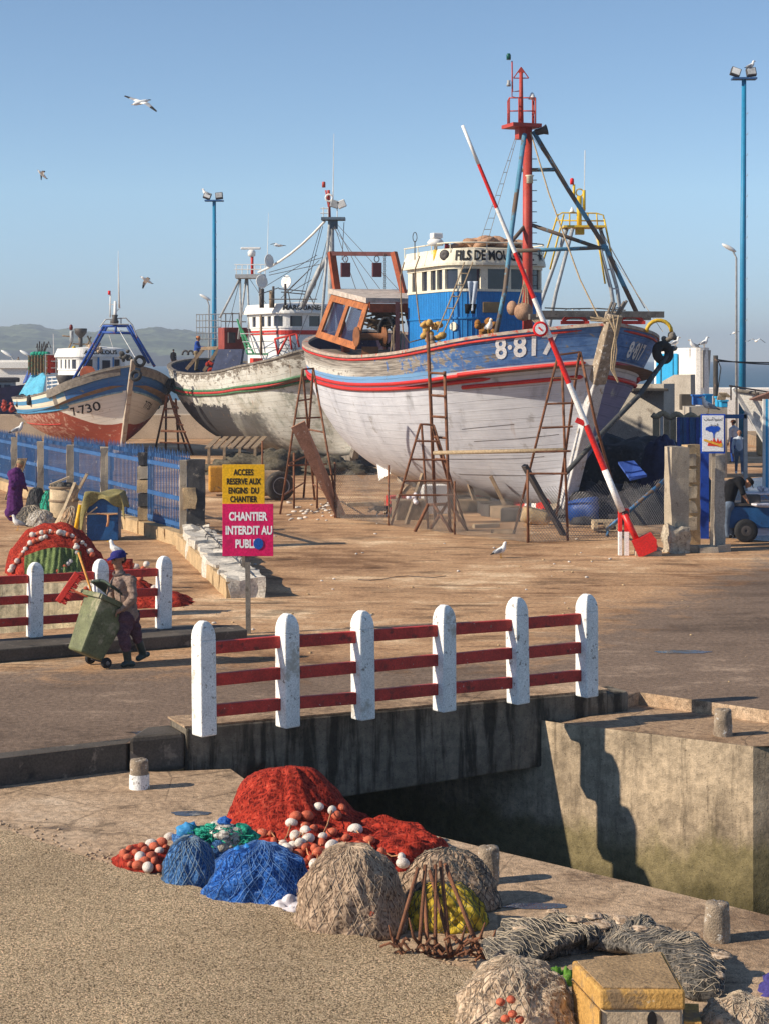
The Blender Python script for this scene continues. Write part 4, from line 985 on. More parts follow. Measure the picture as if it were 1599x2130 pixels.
# ------------------------------------------------------------------ the white boat behind
boat2 = thing('fishing_boat', 'peeling white fishing boat with green and red stripes, ashore between the two other boats', 'boat', H2.w(8, 0, 0), 0)
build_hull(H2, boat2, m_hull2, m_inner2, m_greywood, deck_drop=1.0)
m_strakeg = mat('worn_green_strake', (.07, .17, .085), .6, .3, 5, [((.35,.32,.26), 8, .60, .06)], .3, 50)
m_straker = mat('worn_red_strake', (.48, .05, .045), .6, .2, 5, [((.3,.2,.16), 9, .64, .06)], .3, 50)
rub(H2, boat2, 'rubbing_strake', m_strakeg, .852, .01, .985, .06)
rub(H2, boat2, 'rubbing_strake', m_straker, .835, .01, .985, .065)
rub(H2, boat2, 'rubbing_strake', m_strakeg, .817, .01, .985, .06)
o2, T2, ov2, oc2 = wheelhouse(H2, boat2, 6.3, 9.6, 1.35, .7, 3.0, 5.55, 6.15, 6.55, mat('white_house_paint', (.74,.73,.72), .6, .1, 2, [((.5,.42,.34), 8, .66, .05)]), m_white, m_white,
    [(.35, .5), (.4, .5), (.35, .3), (.5, .25), (.55, .3), (.5, .3)], .18, .02)
mb = MB(H2.M); ob2 = house_outline(6.3, 9.6, 1.35, .7, .02); ribbon(mb, ob2, ob2, 5.28, 5.46); cap_poly(mb, ob2, 5.46); cap_poly(mb, ob2, 5.28, False); mb.build('red_house_band', m_redwood, boat2)
H_cur = H2
fz2 = fascia(ov2, oc2, 6.22, 6.55, plen(ov2)/2)
lettering('name_lettering', 'MAROUANE=', lambda x, y: fz2(x-.35, .5+y*2.3), m_txtk, boat2, .36, .012, .85)
lettering('name_lettering', '\ufee5\ufe8d\ufeed\ufeae\ufee3', lambda x, y: fz2(x+.85, .45+y*2.0), m_txtk, boat2, .36, .0, 1.1)
D2 = 73.5
mb = MB(); a = Q(690, 720, D2-1); mb.tube([a, Q(689, 455, D2-1)], [.16, .12], 12); mb.build('mast', m_steel, boat2)
mb = MB(); mb.tube([Q(668, 690, D2-2), Q(686, 462, D2-1.1)], .06, 7); mb.build('mast_leg', m_steel, boat2)
mb = MB(); c = Q(694, 455, D2-1); mb.box(c, (.95, .8, .1)); mb.box(c-Vector((0,0,.22)), (.35,.3,.34)); mb.build('mast_platform', mat('blue_grey_steel', (.10,.14,.19), .6), boat2)
mb = MB(); mb.tube([Q(686, 452, D2-1), Q(684, 395, D2-1)], .06, 7); mb.tube([Q(684, 430, D2-1), Q(678, 395, D2-1)], .035, 6); mb.build('topmast', m_mast, boat2)
lathe_at([(.07,-.1),(.07,.1),(.04,.13)], Q(674, 384, D2-1), m_mast, 'mast_light', boat2)
mb = MB(); k = Q(685, 411, D2-1.1); mb.tube([k+Vector((.14*math.cos(t*.6), 0, .14*math.sin(t*.6))) for t in range(10)], .04, 6, True); mb.build('radar_ring', m_white, boat2)
mb = MB(); mb.tube([Q(693, 430, D2-1), Q(695, 277, D2-1)], [.03, .008], 5); mb.build('whip_aerial', m_white, boat2)
for px, rz in ((697, .3), (711, -.4)):
    mb = MB(); k = Q(px, 424, D2-1.2); mb.box(k, (.34,.25,.30), rot=Matrix.Rotation(rz, 4, 'Y')); mb.build('flood_lamp', m_white if px > 700 else m_steel, boat2, bevel=.03)
mb = MB()
for x in (673, 683, 702): mb.tube([Q(x, 452, D2-1.2), Q(x, 430, D2-1.2)], .022, 5)
for y in (433, 443): mb.tube([Q(667, y, D2-1.2), Q(684, y, D2-1.2)], .022, 5)
mb.build('mast_rail', m_white, boat2)
def lines(name, segs, r, m, root, n=4):
    mb = MB()
    for a, b, *sag in segs:
        k = sag[0] if sag else 0; mb.tube([a.lerp(b, t/6)-Vector((0,0,k*4*(t/6)*(1-t/6))) for t in range(7)], r, n)
    return mb.build(name, m, root)
lines('mooring_cable', [(Q(676, 460, D2-1), Q(538, 566, D2+4), .25)], .05, m_white, boat2, 6)
lines('rigging_wire', [(Q(672, 535, D2), Q(560, 566, D2+3)), (Q(672, 548, D2), Q(560, 572, D2+3)), (Q(668, 470, D2-1), Q(620, 640, D2-3)), (Q(672, 470, D2-1), Q(628, 640, D2-3)), (Q(692, 470, D2-1), Q(790, 600, D2-7)), (Q(700, 470, D2-1), Q(770, 610, D2-6)),
    (Q(665, 540, D2), Q(585, 620, D2)), (Q(660, 575, D2), Q(600, 610, D2)), (Q(716, 462, D2-1), Q(712, 540, D2-2)), (Q(640, 655, D2-1), Q(608, 735, D2-3)), (Q(690, 462, D2-1), Q(655, 600, D2)), (Q(694, 462, D2-1), Q(740, 600, D2-5)), (Q(698, 462, D2-1), Q(835, 610, D2-8)), (Q(660, 530, D2), Q(545, 600, D2+3)), (Q(650, 555, D2), Q(590, 612, D2)), (Q(686, 520, D2-1), Q(648, 650, D2-2)), (Q(690, 540, D2-1), Q(700, 610, D2-2)), (Q(520, 580, 78), Q(560, 640, 76)), (Q(500, 580, 78), Q(470, 700, 79))], .014, m_iron, boat2)
mb = MB(); mb.tube([Q(628, 640, D2), Q(665, 560, D2), Q(682, 535, D2)], .11, 8); mb.build('derrick_boom', m_steel, boat2)
# platform on legs aft of the house with radar
DP = 78.0
mb = MB(); c = Q(522, 575, DP); mb.box(c, (1.25, 1.1, .16)); mb.build('radar_platform', m_steel, boat2)
for a, b in (((500, 578), (458, 660)), ((500, 580), (502, 700)), ((512, 580), (496, 705)), ((515, 580), (520, 700)), ((540, 580), (543, 690))):
    mb = MB(); mb.tube([Q(*a, DP), Q(*b, DP-.5)], .05, 6); mb.build('platform_leg', m_steel, boat2)
mb = MB()
for x in (492, 504, 516, 530, 543, 552): mb.tube([Q(x, 572, DP-.5), Q(x, 550, DP-.5)], .02, 5)
for y in (549, 559): mb.tube([Q(488, y+1, DP-.5), Q(553, y+1, DP-.5)], .022, 5)
mb.build('platform_rail', m_white, boat2)
mb = MB(); mb.tube([Q(525, 572, DP), Q(525, 530, DP)], .06, 8); mb.build('radar_pedestal', m_redwood, boat2)
lathe_at([(.08,-.15),(.16,-.12),(.17,.05),(.1,.14)], Q(524, 526, DP), m_white, 'radar_dome', boat2)
mb = MB(); mb.box(Q(522, 516, DP), (.85,.12,.1)); mb.build('radar_bar', m_white, boat2, bevel=.03)
mb = MB(); mb.tube([Q(556, 560, DP), Q(559, 442, DP)], [.02, .006], 4); mb.build('whip_aerial', m_white, boat2)
for px, py, rx, dv in ((542, 586, .19, .5), (600, 587, .17, -.6), (556, 543, .16, .9)):
    mb = MB(); rt = Vector((dv, -.7, .1)).to_track_quat('Z', 'Y').to_matrix().to_4x4()
    mb.lathe([(.0,.0),(.14,.02),(.27,.1),(.29,.12),(.27,.14),(.14,.06),(.0,.04)], Q(px, py, DP-2), 16, rt, cap=False); mb.build('satellite_dish', m_white, boat2)
for px, y0, y1, r, m in ((545, 600, 640, .10, m_iron), (569, 595, 640, .05, m_iron), (594, 590, 635, .05, m_iron), (565, 605, 640, .09, m_wood)):
    mb = MB(); mb.tube([Q(px, y1, DP-3), Q(px, y0, DP-3)], r, 8); mb.build('exhaust_pipe' if r > .08 else 'antenna_post', m, boat2)
lines('roof_rack', [(Q(540, 612, 74), Q(580, 598, 76)), (Q(580, 600, 74), Q(640, 606, 74)), (Q(585, 607, 74), Q(640, 612, 74)), (Q(560, 622, 74), Q(660, 622, 73)), (Q(640, 605, 74), Q(655, 635, 73)), (Q(540, 612, 74), Q(545, 632, 74)), (Q(600, 605, 74), Q(605, 634, 74))], .022, m_iron, boat2, 5)
# stern cage, container, gangway
DG = 81.5
mb = MB()
for i in range(9): x = 409+i*6.4; mb.tube([Q(x, 708, DG), Q(x, 653, DG)], .018, 5)
for y in (653, 666, 680, 692, 704): mb.tube([Q(408, y+1, DG), Q(461, y, DG)], .022, 5)
mb.build('stern_cage', m_steel, boat2)
lines('deck_rail', [(Q(461, 652, DG-1), Q(512, 652, DG-3)), (Q(461, 668, DG-1), Q(512, 669, DG-3)), (Q(470, 652, DG-1), Q(470, 700, DG-1)), (Q(484, 650, DG-2), Q(484, 700, DG-2)), (Q(498, 650, DG-2), Q(498, 700, DG-2)), (Q(456, 660, DG), Q(500, 578, DG-2))], .025, m_iron, boat2, 5)
mb = MB(); mb.box(Q(487, 704, 79.5), (1.15, 1, .95), R(20)); mb.build('deck_box', mat('dull_red_box', (.27,.055,.04), .6), boat2, bevel=.02)
mb = MB(); mb.box(Q(482, 702, 78.8), (.3, .2, .45), R(20)); mb.build('box_hatch', m_iron, boat2)
mb = MB()
A, B, C_, D_ = Q(494, 664, 77.5), Q(515, 735, 76), Q(504, 686, 77), Q(528, 735, 76)
for a, b in ((A, B), (C_, D_)): mb.bar(a, b, .06)
for i in range(1, 8): mb.bar(A.lerp(B, i/8), C_.lerp(D_, i/8), .035)
mb.bar(B-Vector((0,0,.02)), B+Vector((1.1,-.1,-.02)), .07); mb.build('deck_ladder', m_wheelgreen, boat2)
lines('side_rail', [(Q(500, 694, 76), Q(575, 692, 74.5)), (Q(505, 711, 76), Q(575, 709, 74.5)), (Q(512, 726, 76), Q(575, 722, 74.5)), (Q(520, 694, 76), Q(532, 735, 76)), (Q(545, 694, 75), Q(552, 733, 75))], .022, m_steel, boat2, 5)
mb = MB(); mb.tube([Q(543, 655, 75), Q(544, 738, 75)], .06, 6); mb.build('house_pole', m_wood, boat2)
mb = MB()
R0, R1, R2, R3 = Q(572, 705, 72.5), Q(617, 694, 72), Q(623, 722, 72), Q(579, 737, 72.5)
for a, b in ((R0, R1), (R1, R2), (R0, R3), (R0.lerp(R1, .7), R2.lerp(R3, .35)), (R3, R1.lerp(R0, .4))): mb.tube([a, b], .045, 6)
mb.build('red_frame', m_redwood, boat2)
mb = MB(); k = Q(598, 725, 72.5); mb.tube([k+Vector((.35*math.cos(t*.52), 0, .35*math.sin(t*.52))) for t in range(12)], .02, 5, True)
for i in range(3): a = R(60*i); mb.tube([k+Vector((.35*math.cos(a),0,.35*math.sin(a))), k-Vector((.35*math.cos(a),0,.35*math.sin(a)))], .012, 4)
mb.build('steering_wheel', m_iron, boat2)
mb = MB()
for a, b in ((Q(388, 768, 80.5), Q(425, 724, 80.5)), (Q(424, 772, 80), Q(456, 724, 80)), (Q(420, 725, 80.5), Q(460, 723, 80))): mb.bar(a, b, .14)
mb.build('stern_gallows', m_wood, boat2)
mb = MB(); mb.prism([Q(440, 772, 79), Q(500, 760, 78), Q(505, 726, 78), Q(455, 726, 79)], (.0, 1.2, 0)); mb.build('deck_hatch', m_inner2, boat2)
bundle('net_heap', 'red heap of nets on deck at the stern of the peeling white boat', 'nets', 442, 762, 79.3, 12, .26, m_netred)
for px, py, m, l in ((535, 752, m_redcrate, 'pinkish red fish crate on deck below the white wheelhouse'), (467, 752, m_netblue, None)):
    if l: mb = MB(); mb.box(Q(px, py, 76.5), (.5,.4,.3), R(25)); tag(mb.build('fish_crate', m, bevel=.02), l, 'crate')
mb = MB()
for px in (386, 397): k = Q(px, 738, 84.5); mb.tube([k+Vector((.14*math.cos(t*.4), 0, .2*math.sin(t*.4))) for t in range(9)], .05, 6)
mb.build('stern_bollard', m_iron, boat2)

# ------------------------------------------------------------------ the smaller boat on the left
boat3 = thing('fishing_boat', 'smaller blue and white fishing boat with red bottom, left behind the blue fence', 'boat', H3.w(6, 0, 0), 0)
m_stem3 = mat('white_rusty_stem', (.44, .37, .30), .7, .25, 4, [((.28,.15,.08), 6, .56, .1)], .4, 40)
build_hull(H3, boat3, m_hull3, m_inner2, m_greywood, deck_drop=.7, capr=.06, stem_m=m_stem3, stem_w=.21)
mb = MB()
for sd in (1, -1):
    n = 30; pr = [(H3.at(.015+.30*i/n, .965, sd, .05), H3.at(.015+.30*i/n, 1, sd, .05)) for i in range(n+1)]
    vs_ = []; fs = []
    for a, b in pr: vs_ += [a-Vector((0,0,.15)), b+Vector((0,0,.07))]
    for i in range(n): fs.append((2*i, 2*i+2, 2*i+3, 2*i+1) if sd == -1 else (2*i+1, 2*i+3, 2*i+2, 2*i))
    mb.add(vs_, fs, False)
mb.build('bow_guard', m_greywood, boat3, solid=.07)
rub(H3, boat3, 'rubbing_strake', mat('pale_blue_strake', (.25,.40,.52), .6, .3, 5), .80, .01, .172, .05)
rub(H3, boat3, 'rubbing_strake', mat('blue_strake', (.06,.24,.42), .6, .3, 5), .775, .17, .98, .04)
rub(H3, boat3, 'plank_edge', m_redwood, .60, .3, .98, .02)
hull_text(H3, 'registration_number', '7-730', .115, .715, .42, m_txtk, boat3, 1, .004, 1.5)
hull_text(H3, 'registration_number', '7/730', .075, .72, .36, m_txtk, boat3, -1, .004, .6)
def ring(px, py, D, r, t, d, name, m, label=None, root=None):
    mb = MB(); rt = Vector(d).to_track_quat('Z', 'Y').to_matrix().to_4x4()
    mb.lathe([(r*.55,-t*.7),(r*.85,-t),(r,-t*.4),(r,t*.4),(r*.85,t),(r*.55,t*.7),(r*.5,0),(r*.55,-t*.7)], Q(px, py, D), 18, rt, cap=False)
    o = mb.build(name, m, root); return tag(o, label, 'tyre') if label else o
ring(291, 751, 78.5, .27, .11, (.3,-.8,.2), 'tyre_fender', m_black, 'black tyre fender topmost on the stem head of the smaller blue and white boat')
ring(283, 781, 78.4, .27, .11, (-.2,-.8,.4), 'tyre_fender', m_black, 'black tyre fender hanging down the stem below another on the smaller boat')
ring(61, 832, 84.5, .25, .1, (-.95,-.3,.1), 'tyre_fender', m_black, 'black tyre fender on the blue striped side, second from the stern of the smaller boat')
ring(38, 836, 87.0, .25, .1, (-.95,-.3,.1), 'tyre_fender', m_black, 'black tyre fender at the very stern of the smaller striped boat')
ring(357, 800, 81.2, .3, .13, (.8,-.5,0), 'tyre_fender', m_black, 'black tyre fender on the far shaded bow of the smaller boat, over the trestle ladder')
o3, T3, ov3, oc3 = wheelhouse(H3, boat3, 4.6, 7.8, 1.2, .5, 1.9, 3.75, 4.35, 4.75, m_white, m_white, m_white, [(.25, .5), (.3, .5), (.3, .3), (.5, .3), (.45, .35), (.45, .25), (.3, .3)], .14, .02)
mb = MB(H3.M); mb.box((4.55, -.15, 3.7), (.08, .75, 1.5)); mb.build('door_frame', m_bluehouse, boat3)
mb = MB(H3.M); mb.box((4.52, -.15, 3.7), (.08, .6, 1.35)); mb.build('house_door', m_white, boat3)
mb = MB(H3.M); mb.box((4.47, -.15, 4.0), (.04, .36, .42)); mb.build('door_pane', m_glass, boat3)
H_cur = H3; fz3 = fascia(ov3, oc3, 4.42, 4.75, plen(ov3)/2)
lettering('name_lettering', 'ANDALOUS', lambda x, y: fz3(x-.1, .45+y*2.2), m_txtk, boat3, .34, .012, .85)
D3 = 80.0
m_bluemast = mat('blue_mast_paint', (.015, .075, .36), .5, .2, 4, [((.25,.06,.05), 5, .60, .05)], .2, 40)
for a, b in (((216, 678), (152, 790)), ((222, 680), (160, 792)), ((265, 678), (310, 755)), ((270, 676), (322, 762)), ):
    mb = MB(); mb.tube([Q(*a, D3), Q(*b, D3+(1.5 if a[0] < 240 else .6))], .065, 7); mb.build('mast_leg', m_bluemast, boat3)
for a, b in (((214, 678), (268, 678)), ((212, 691), (272, 693)), ((241, 678), (241, 692))):
    mb = MB(); mb.tube([Q(*a, D3), Q(*b, D3)], .055, 7); mb.build('mast_beam', m_bluemast, boat3)
lines('top_rail', [(Q(208, 680, D3), Q(220, 664, D3)), (Q(220, 664, D3), Q(262, 661, D3)), (Q(262, 661, D3), Q(276, 676, D3)), (Q(215, 674, D3-.4), Q(268, 674, D3-.4)), (Q(230, 663, D3), Q(230, 678, D3)), (Q(252, 662, D3), Q(252, 678, D3)), (Q(276, 676, D3), Q(285, 700, D3))], .028, m_steel, boat3, 5)
mb = MB(); mb.tube([Q(240, 675, D3), Q(240, 626, D3)], [.09, .06], 8); mb.build('topmast', m_white, boat3)
mb = MB(); mb.tube([Q(229, 660, D3), Q(230, 612, D3)], .03, 6); mb.tube([Q(226, 633, D3), Q(236, 633, D3)], .02, 5); mb.build('lamp_post', m_white, boat3)
lathe_at([(.06,-.08),(.06,.1)], Q(227.5, 609, D3), m_signred, 'red_lamp', boat3)
mb = MB(); mb.tube([Q(248, 640, D3), Q(247, 590, D3), Q(246, 521, D3)], [.045, .03, .008], 6); mb.tube([Q(248, 622, D3), Q(250, 640, D3), Q(244, 646, D3)], .02, 5); mb.build('whip_aerial', m_white, boat3)
lathe_at([(.12,-.25),(.18,-.1),(.1,.05),(.14,.2)], Q(239, 664, D3), m_iron, 'mast_fitting', boat3)
lines('rigging_wire', [(Q(243, 678, D3), Q(288, 755, D3-1.5)), (Q(225, 690, D3), Q(236, 725, D3))], .014, m_white, boat3)
DW = 85.0
mb = MB(); k = Q(168, 690, DW); mb.lathe([(.0,-.3),(.06,-.3),(.28,-.05),(.3,.15),(.27,.16)], k, 16, cap=False); mb.tube([k-Vector((0,0,.3)), k-Vector((0,0,.8))], .09, 8)
mb.build('net_funnel', m_iron, boat3)
mb = MB(); mb.tube([Q(149, 712, DW), Q(149, 688, DW)], .09, 8); mb.build('lamp_stand', m_steel, boat3)
lathe_at([(.05,-.1),(.09,0),(.07,.12),(.02,.17)], Q(148, 682, DW), mat('dark_red_dome', (.16,.015,.015), .4), 'red_dome_lamp', boat3)
lines('derrick_frame', [(Q(149, 712, DW), Q(140, 730, DW)), (Q(152, 715, DW), Q(190, 716, DW)), (Q(165, 700, DW), Q(167, 730, DW)), (Q(190, 700, DW), Q(176, 730, DW)), (Q(148, 700, DW), Q(130, 698, DW)), (Q(182, 698, DW), Q(195, 725, DW))], .04, m_wood, boat3, 6)
bundle('net_heap', 'pale nets and gear piled on the wheelhouse roof of the smaller boat', 'nets', 200, 726, 83.2, 14, .30, m_netpale)
bundle('net_heap', 'yellow bundles on the wheelhouse roof beside the pale nets of the smaller boat', 'nets', 162, 730, 84, 8, .22, m_netyellow)
bundle('net_heap', 'dark nets behind the mast foot on the smaller boat', 'nets', 262, 742, 81.5, 14, .28, m_netgrey)
# crates of red nets and a blue tarpaulin on the stern
for px, lab in ((120, 'wire crate full of red nets beside the wheelhouse of the smaller boat'),):
    cr = thing('net_crate', lab, 'crate', Q(px, 778, 86.5), R(10)); c = Q(px, 757, 86.5)
    mb = MB(); mb.box(c, (.95, .8, .85), R(10)); mb.build('red_net', m_netred, cr)
    mb = MB()
    for dx in (-.5, 0, .5):
        for dy in (-.42, .42): mb.bar(c+Vector((dx, dy, -.5)), c+Vector((dx, dy, .46)), .045)
    for z in (-.5, -.18, .14, .46):
        for dy in (-.43, .43): mb.bar(c+Vector((-.52, dy, z)), c+Vector((.52, dy, z)), .035)
    mb.build('crate_frame', m_steel, cr)
cr = thing('net_crate', 'slatted green and rust crate above the pale blue tarpaulin on the smaller boat', 'crate', Q(85, 775, 87), R(10)); c = Q(85, 758, 87)
mb = MB()
for i in range(8): mb.bar(c+Vector((-.5+i*.143, -.4, -.5)), c+Vector((-.5+i*.143, -.4, .45)), .06)
mb.box(c, (1.0, .7, .8)); mb.build('slats', mat('green_rust_slats', (.22,.15,.08), .8, .4, 8, [((.05,.2,.12), 6, .52, .08)], .4, 40), cr)
mb = MB(); 
for i in range(5): mb.ell(c+Vector((-.3+i*.16, -.2, .5)), (.16,.2,.12), None, 9, 6, .3, i)
mb.build('green_net', m_teal, cr)
mb = MB()
for i in range(6): mb.tube([c+Vector((-.1+i*.05, -.1, .5)), c+Vector((-.15+i*.11, -.1, 1.0+.1*(i%2))), c+Vector((-.2+i*.14, -.1, .8))], .03, 5)
mb.build('grapnel', m_iron, cr)
def tarp(u, v):
    a = Q(70, 775, 87).lerp(Q(40, 822, 86.5), v); b = Q(97, 780, 86).lerp(Q(88, 822, 84.5), v); p = a.lerp(b, u); return p+Vector((0, -.09*math.sin(u*14+v*3), .06*math.sin(u*11)))
mb = MB(); mb.grid(tarp, 24, 10); tag(mb.build('tarpaulin', mat('pale_blue_tarpaulin', (.10,.40,.58), .6, .2, 3, [((.4,.25,.15), 5, .64, .08)], .3, 15), solid=.03), 'pale blue tarpaulin sloping over the stern of the smaller boat', 'tarpaulin')
def tarp2(u, v):
    a = Q(62, 762, 88).lerp(Q(48, 798, 87.5), v); b = Q(73, 758, 88).lerp(Q(66, 792, 87.2), v); return a.lerp(b, u)+Vector((0, -.06*math.sin(u*9), 0))
mb = MB(); mb.grid(tarp2, 10, 8); tag(mb.build('tarpaulin', mat('violet_blue_tarpaulin', (.07,.12,.36), .6, .2, 3, bump=.3, bscale=15), solid=.03), 'darker violet blue tarpaulin above the pale blue one on the smaller boat', 'tarpaulin')
mb = MB(); 
for i in range(6): mb.bar(Q(97, 785+i*8, 84.6), Q(128, 783+i*7, 84), .05)
for x in (97, 108, 120): mb.bar(Q(x, 783, 84.5), Q(x, 826, 84.3), .05)
mb.build('stern_fence', m_white, boat3)
mb = MB(); k = Q(138, 790, 82.8); mb.lathe([(.25,-.35),(.5,.2),(.48,.22)], k, 16); mb.build('deck_tub', m_iron, boat3)
mb = MB(); mb.lathe([(.35,-.08),(.35,.08)], Q(183, 777, 81), 18, Matrix.Rotation(R(75), 4, 'X')); mb.build('capstan', m_rustred, boat3)

# ------------------------------------------------------------------ background: walls, buildings, lamps
mb = MB(); mb.box((-11.5, 98, .65), (26, 2, 1.3)); tag(mb.build('harbour_wall', mat('tan_harbour_wall', (.46,.36,.26), .9, .2, .8, [((.28,.2,.14), 2, .6, .15)], .4, 20), bevel=.03), 'tan harbour wall behind the trestle ladder and the boats', 'wall')
mb = MB(); mb.box((-24, 118, .6), (75, 3, 1.9)); tag(mb.build('harbour_wall', m_greyplaster, bevel=.03), 'long grey sea wall far behind the boats on the left', 'wall')
bld = thing('white_building', 'long low white building far left behind the smaller boat', 'building', Q(35, 830, 108))
mb = MB(); c = Q(40, 766, 108); mb.box((c.x, 109, 2.2), (1.9, 4, 4.0)); mb.box((c.x-2.6, 111, 1.9), (3.6, 4, 3.2)); mb.build('wall', m_whitewash, bld)
mb = MB(); mb.box((c.x, 108.9, 3.9), (2.0, 4.2, .35)); mb.build('roof_slab', m_whitewash, bld)
mb = MB(); mb.box((c.x-.2, 106.98, 1.6), (1.1, .1, 1.2)); mb.build('dark_opening', m_greyplaster, bld)
def lamp(px, ytop, D, yb, label):
    r = thing('flood_light_mast', label, 'lamp', Q(px, yb, D))
    b = Vector((r.location.x, D, 0)); t = Q(px+4 if px > 1000 else px, ytop, D); w = .17 if D > 80 else .26
    mb = MB(); mb.tube([b, t], [w, w*.6], 12); mb.build('pole', m_bluepost, r)
    mb = MB(); mb.box(t, (1.35 if D < 80 else 1.1, .5, .08)); mb.build('bracket', m_bluepost if D < 80 else m_bluefence, r)
    for dx, rz, m in ((-.40, .35, m_white), (.30, -.1, m_steel)):
        mb = MB(); k = t+Vector((dx, -.1, .28)); rt = Matrix.Rotation(rz, 4, 'Y') @ Matrix.Rotation(R(-20), 4, 'X'); mb.box(k, (.44,.22,.38), rot=rt); h = mb.build('lamp_head', m_iron, r, bevel=.02)
        mb = MB(); k = k+rt.to_3x3() @ Vector((0,-.115,0)); mb.box(k, (.36,.02,.30), rot=rt); mb.build('lamp_glass', m, h)
    for i in range(12):
        k = b.lerp(t, .3+.055*i); mb = MB(); mb.tube([k+Vector((w*.5,-w*.7,0)), k+Vector((w*.9,-w*.9,.02)), k+Vector((w*.9,-w*.9,.08))], .014, 4); mb.build('climbing_step', m_steel, r)
    return r
lamp(1543, 163, 82, 870, 'tall blue flood light mast at right behind the white buildings')
lamp(446, 417, 108, 840, 'blue flood light mast far behind the peeling white boat')
def street_lamp(px, py, D, dx, label, flip=1):
    r = thing('street_lamp', label, 'lamp', Q(px+dx, 760, D)); b = r.location.copy(); b.z = 0; h = Q(px, py, D); t = Vector((b.x, D, h.z-.5))
    mb = MB(); mb.tube([b, t, t.lerp(h, .6)+Vector((0,0,.15)), h], [.07,.05,.04,.04], 7); mb.build('pole', m_steel, r)
    mb = MB(); mb.ell(h, (.4,.14,.1), Matrix.Rotation(.5*flip, 4, 'Y')); mb.build('lamp_head', m_white, r)
street_lamp(1516, 515, 88, 15, 'thin street lamp with short arm beside the tall right mast')
street_lamp(427, 618, 115, 8, 'thin street lamp just left of the far blue mast')
street_lamp(14, 735, 112, 16, 'street lamp leaning left over the white building, nearest the picture edge')
street_lamp(53, 735, 112, 10, 'street lamp with curved neck right of the man on the white building')
# buildings at right
DR = 74.0
rb = thing('white_building', 'whitewashed round cornered building with bright blue doors, behind the big boat bow', 'building', Q(1425, 838, DR))
zt_ = Q(0, 728, DR).z
mb = MB(); c0 = Q(1412, 790, DR); 
DB = lambda px: DR+(1455-px)*.085
pts = [(Q(px, 0, DB(px)).x, DB(px)) for px in (1360, 1410, 1445)]
cxr = Q(1458,0,DR).x; rr = .45
for i in range(6): a = R(-110+110*i/5); pts.append((cxr+rr*math.cos(a)-.05, DR+rr+rr*math.sin(a)))
pts.append((cxr+rr-.05, DR+9))
mb.prism([(x, y, 0) for x, y in pts], (0, 0, zt_)); mb.build('wall', m_whitewash, rb)
mb = MB(); mb.prism([(x, y+.0, zt_+.004) for x, y in pts], (0, 0, .1)); mb.build('roof_slab', m_whitewash, rb)
for i, (xa, xb) in enumerate(((1368, 1376), (1380, 1402), (1405, 1411))):
    mb = MB(); a = Q(xa, 845, DB(xa)); b = Q(xb, 845, DB(xb)); e = Vector((-.05, -.04, 0))
    mb.prism([Vector((a.x, a.y, a.z))+e, Vector((b.x, b.y, a.z))+e, Vector((b.x, b.y, zt_-.12))+e, Vector((a.x, a.y, zt_-.12))+e], e); mb.build('blue_door', m_brightblue, rb)
mb = MB(); k = Q(1471, 780, DR-.3); mb.prism([Q(1461, 806, DR-.05), Q(1461, 728, DR-.05), Q(1478, 728, DR+.3), Q(1474, 806, DR+.3)], (0, .3, 0)); mb.build('bare_stone_corner', m_greyplaster, rb)
mb = MB()
st_pts = [Q(1376, 860, 71.5), Q(1376, 793, 71.5), Q(1401, 779, 71.5), Q(1436, 778, 71.5), Q(1437, 860, 71.5)]
mb.prism([Vector((Q(x, 0, 71.5-(x-1376)*.022).x, 71.5-(x-1376)*.022, max(Q(x, y, 71.5).z, 0))) for x, y in ((1376,860),(1376,793),(1401,779),(1436,778),(1437,860))], (.25, .4, 0)); tag(mb.build('stair_wall', m_greyplaster, bevel=.02), 'grey plaster stair wall with sloping top before the blue doors', 'wall')
mb = MB(); mb.box(Q(1426, 836, 69.9), (.42, .5, .6)); tag(mb.build('service_box', m_ledge), 'dark recess box at the foot of the grey stair wall', 'box')
mb = MB(); a = Q(1425, 806, 96); mb.box((a.x+6, 96, a.z/2), (12, 1.2, a.z)); tag(mb.build('harbour_wall', m_whitewash, bevel=.05), 'low white harbour wall in front of the sea at right', 'wall')
mb = MB(); a = Q(1300, 801, 60); b = Q(1376, 798, 60); mb.prism([(a.x-1, 61.2, 0), (b.x, 59.6, 0), (b.x, 59.6, b.z), (a.x-1, 61.2, a.z)], (.5, .9, 0))
rw = thing('rough_wall', 'rough plaster wall with dark top behind the bow of the big boat', 'wall', Q(1340, 930, 60)); mb.build('wall', m_greyplaster, rw)
mb = MB(); mb.box(Q(1347, 810, 59.7), (1.15, 1.3, .09)); mb.build('ledge', m_ledge, rw, bevel=.02)
# telegraph pole and wires
tp_ = thing('telegraph_pole', 'dark wooden telegraph pole carrying two black cables, right of the white building', 'pole', Q(1487, 850, 68))
mb = MB(); b = tp_.location.copy(); b.z = 0; mb.tube([b, Q(1488, 739, 68)], .09, 8); mb.build('pole', mat('tarred_wood', (.055,.05,.045), .8, .4, 6, [((.25,.15,.1), 5, .60, .1)], .4, 40), tp_)
mb = MB()
for y0, y1, s in ((748, 740, .25), (751, 751, .06)): a = Q(1493, y0, 68); b = Q(1760, y1, 76); mb.tube([a.lerp(b, t/14)-Vector((0,0,4*s*(t/14)*(1-t/14))) for t in range(15)], .025, 5)
mb.tube([Q(1493, 750, 68), Q(1499, 765, 67.9), Q(1494, 800, 67.9), Q(1489, 845, 67.9)], .02, 5); mb.build('cable', m_black, tp_)
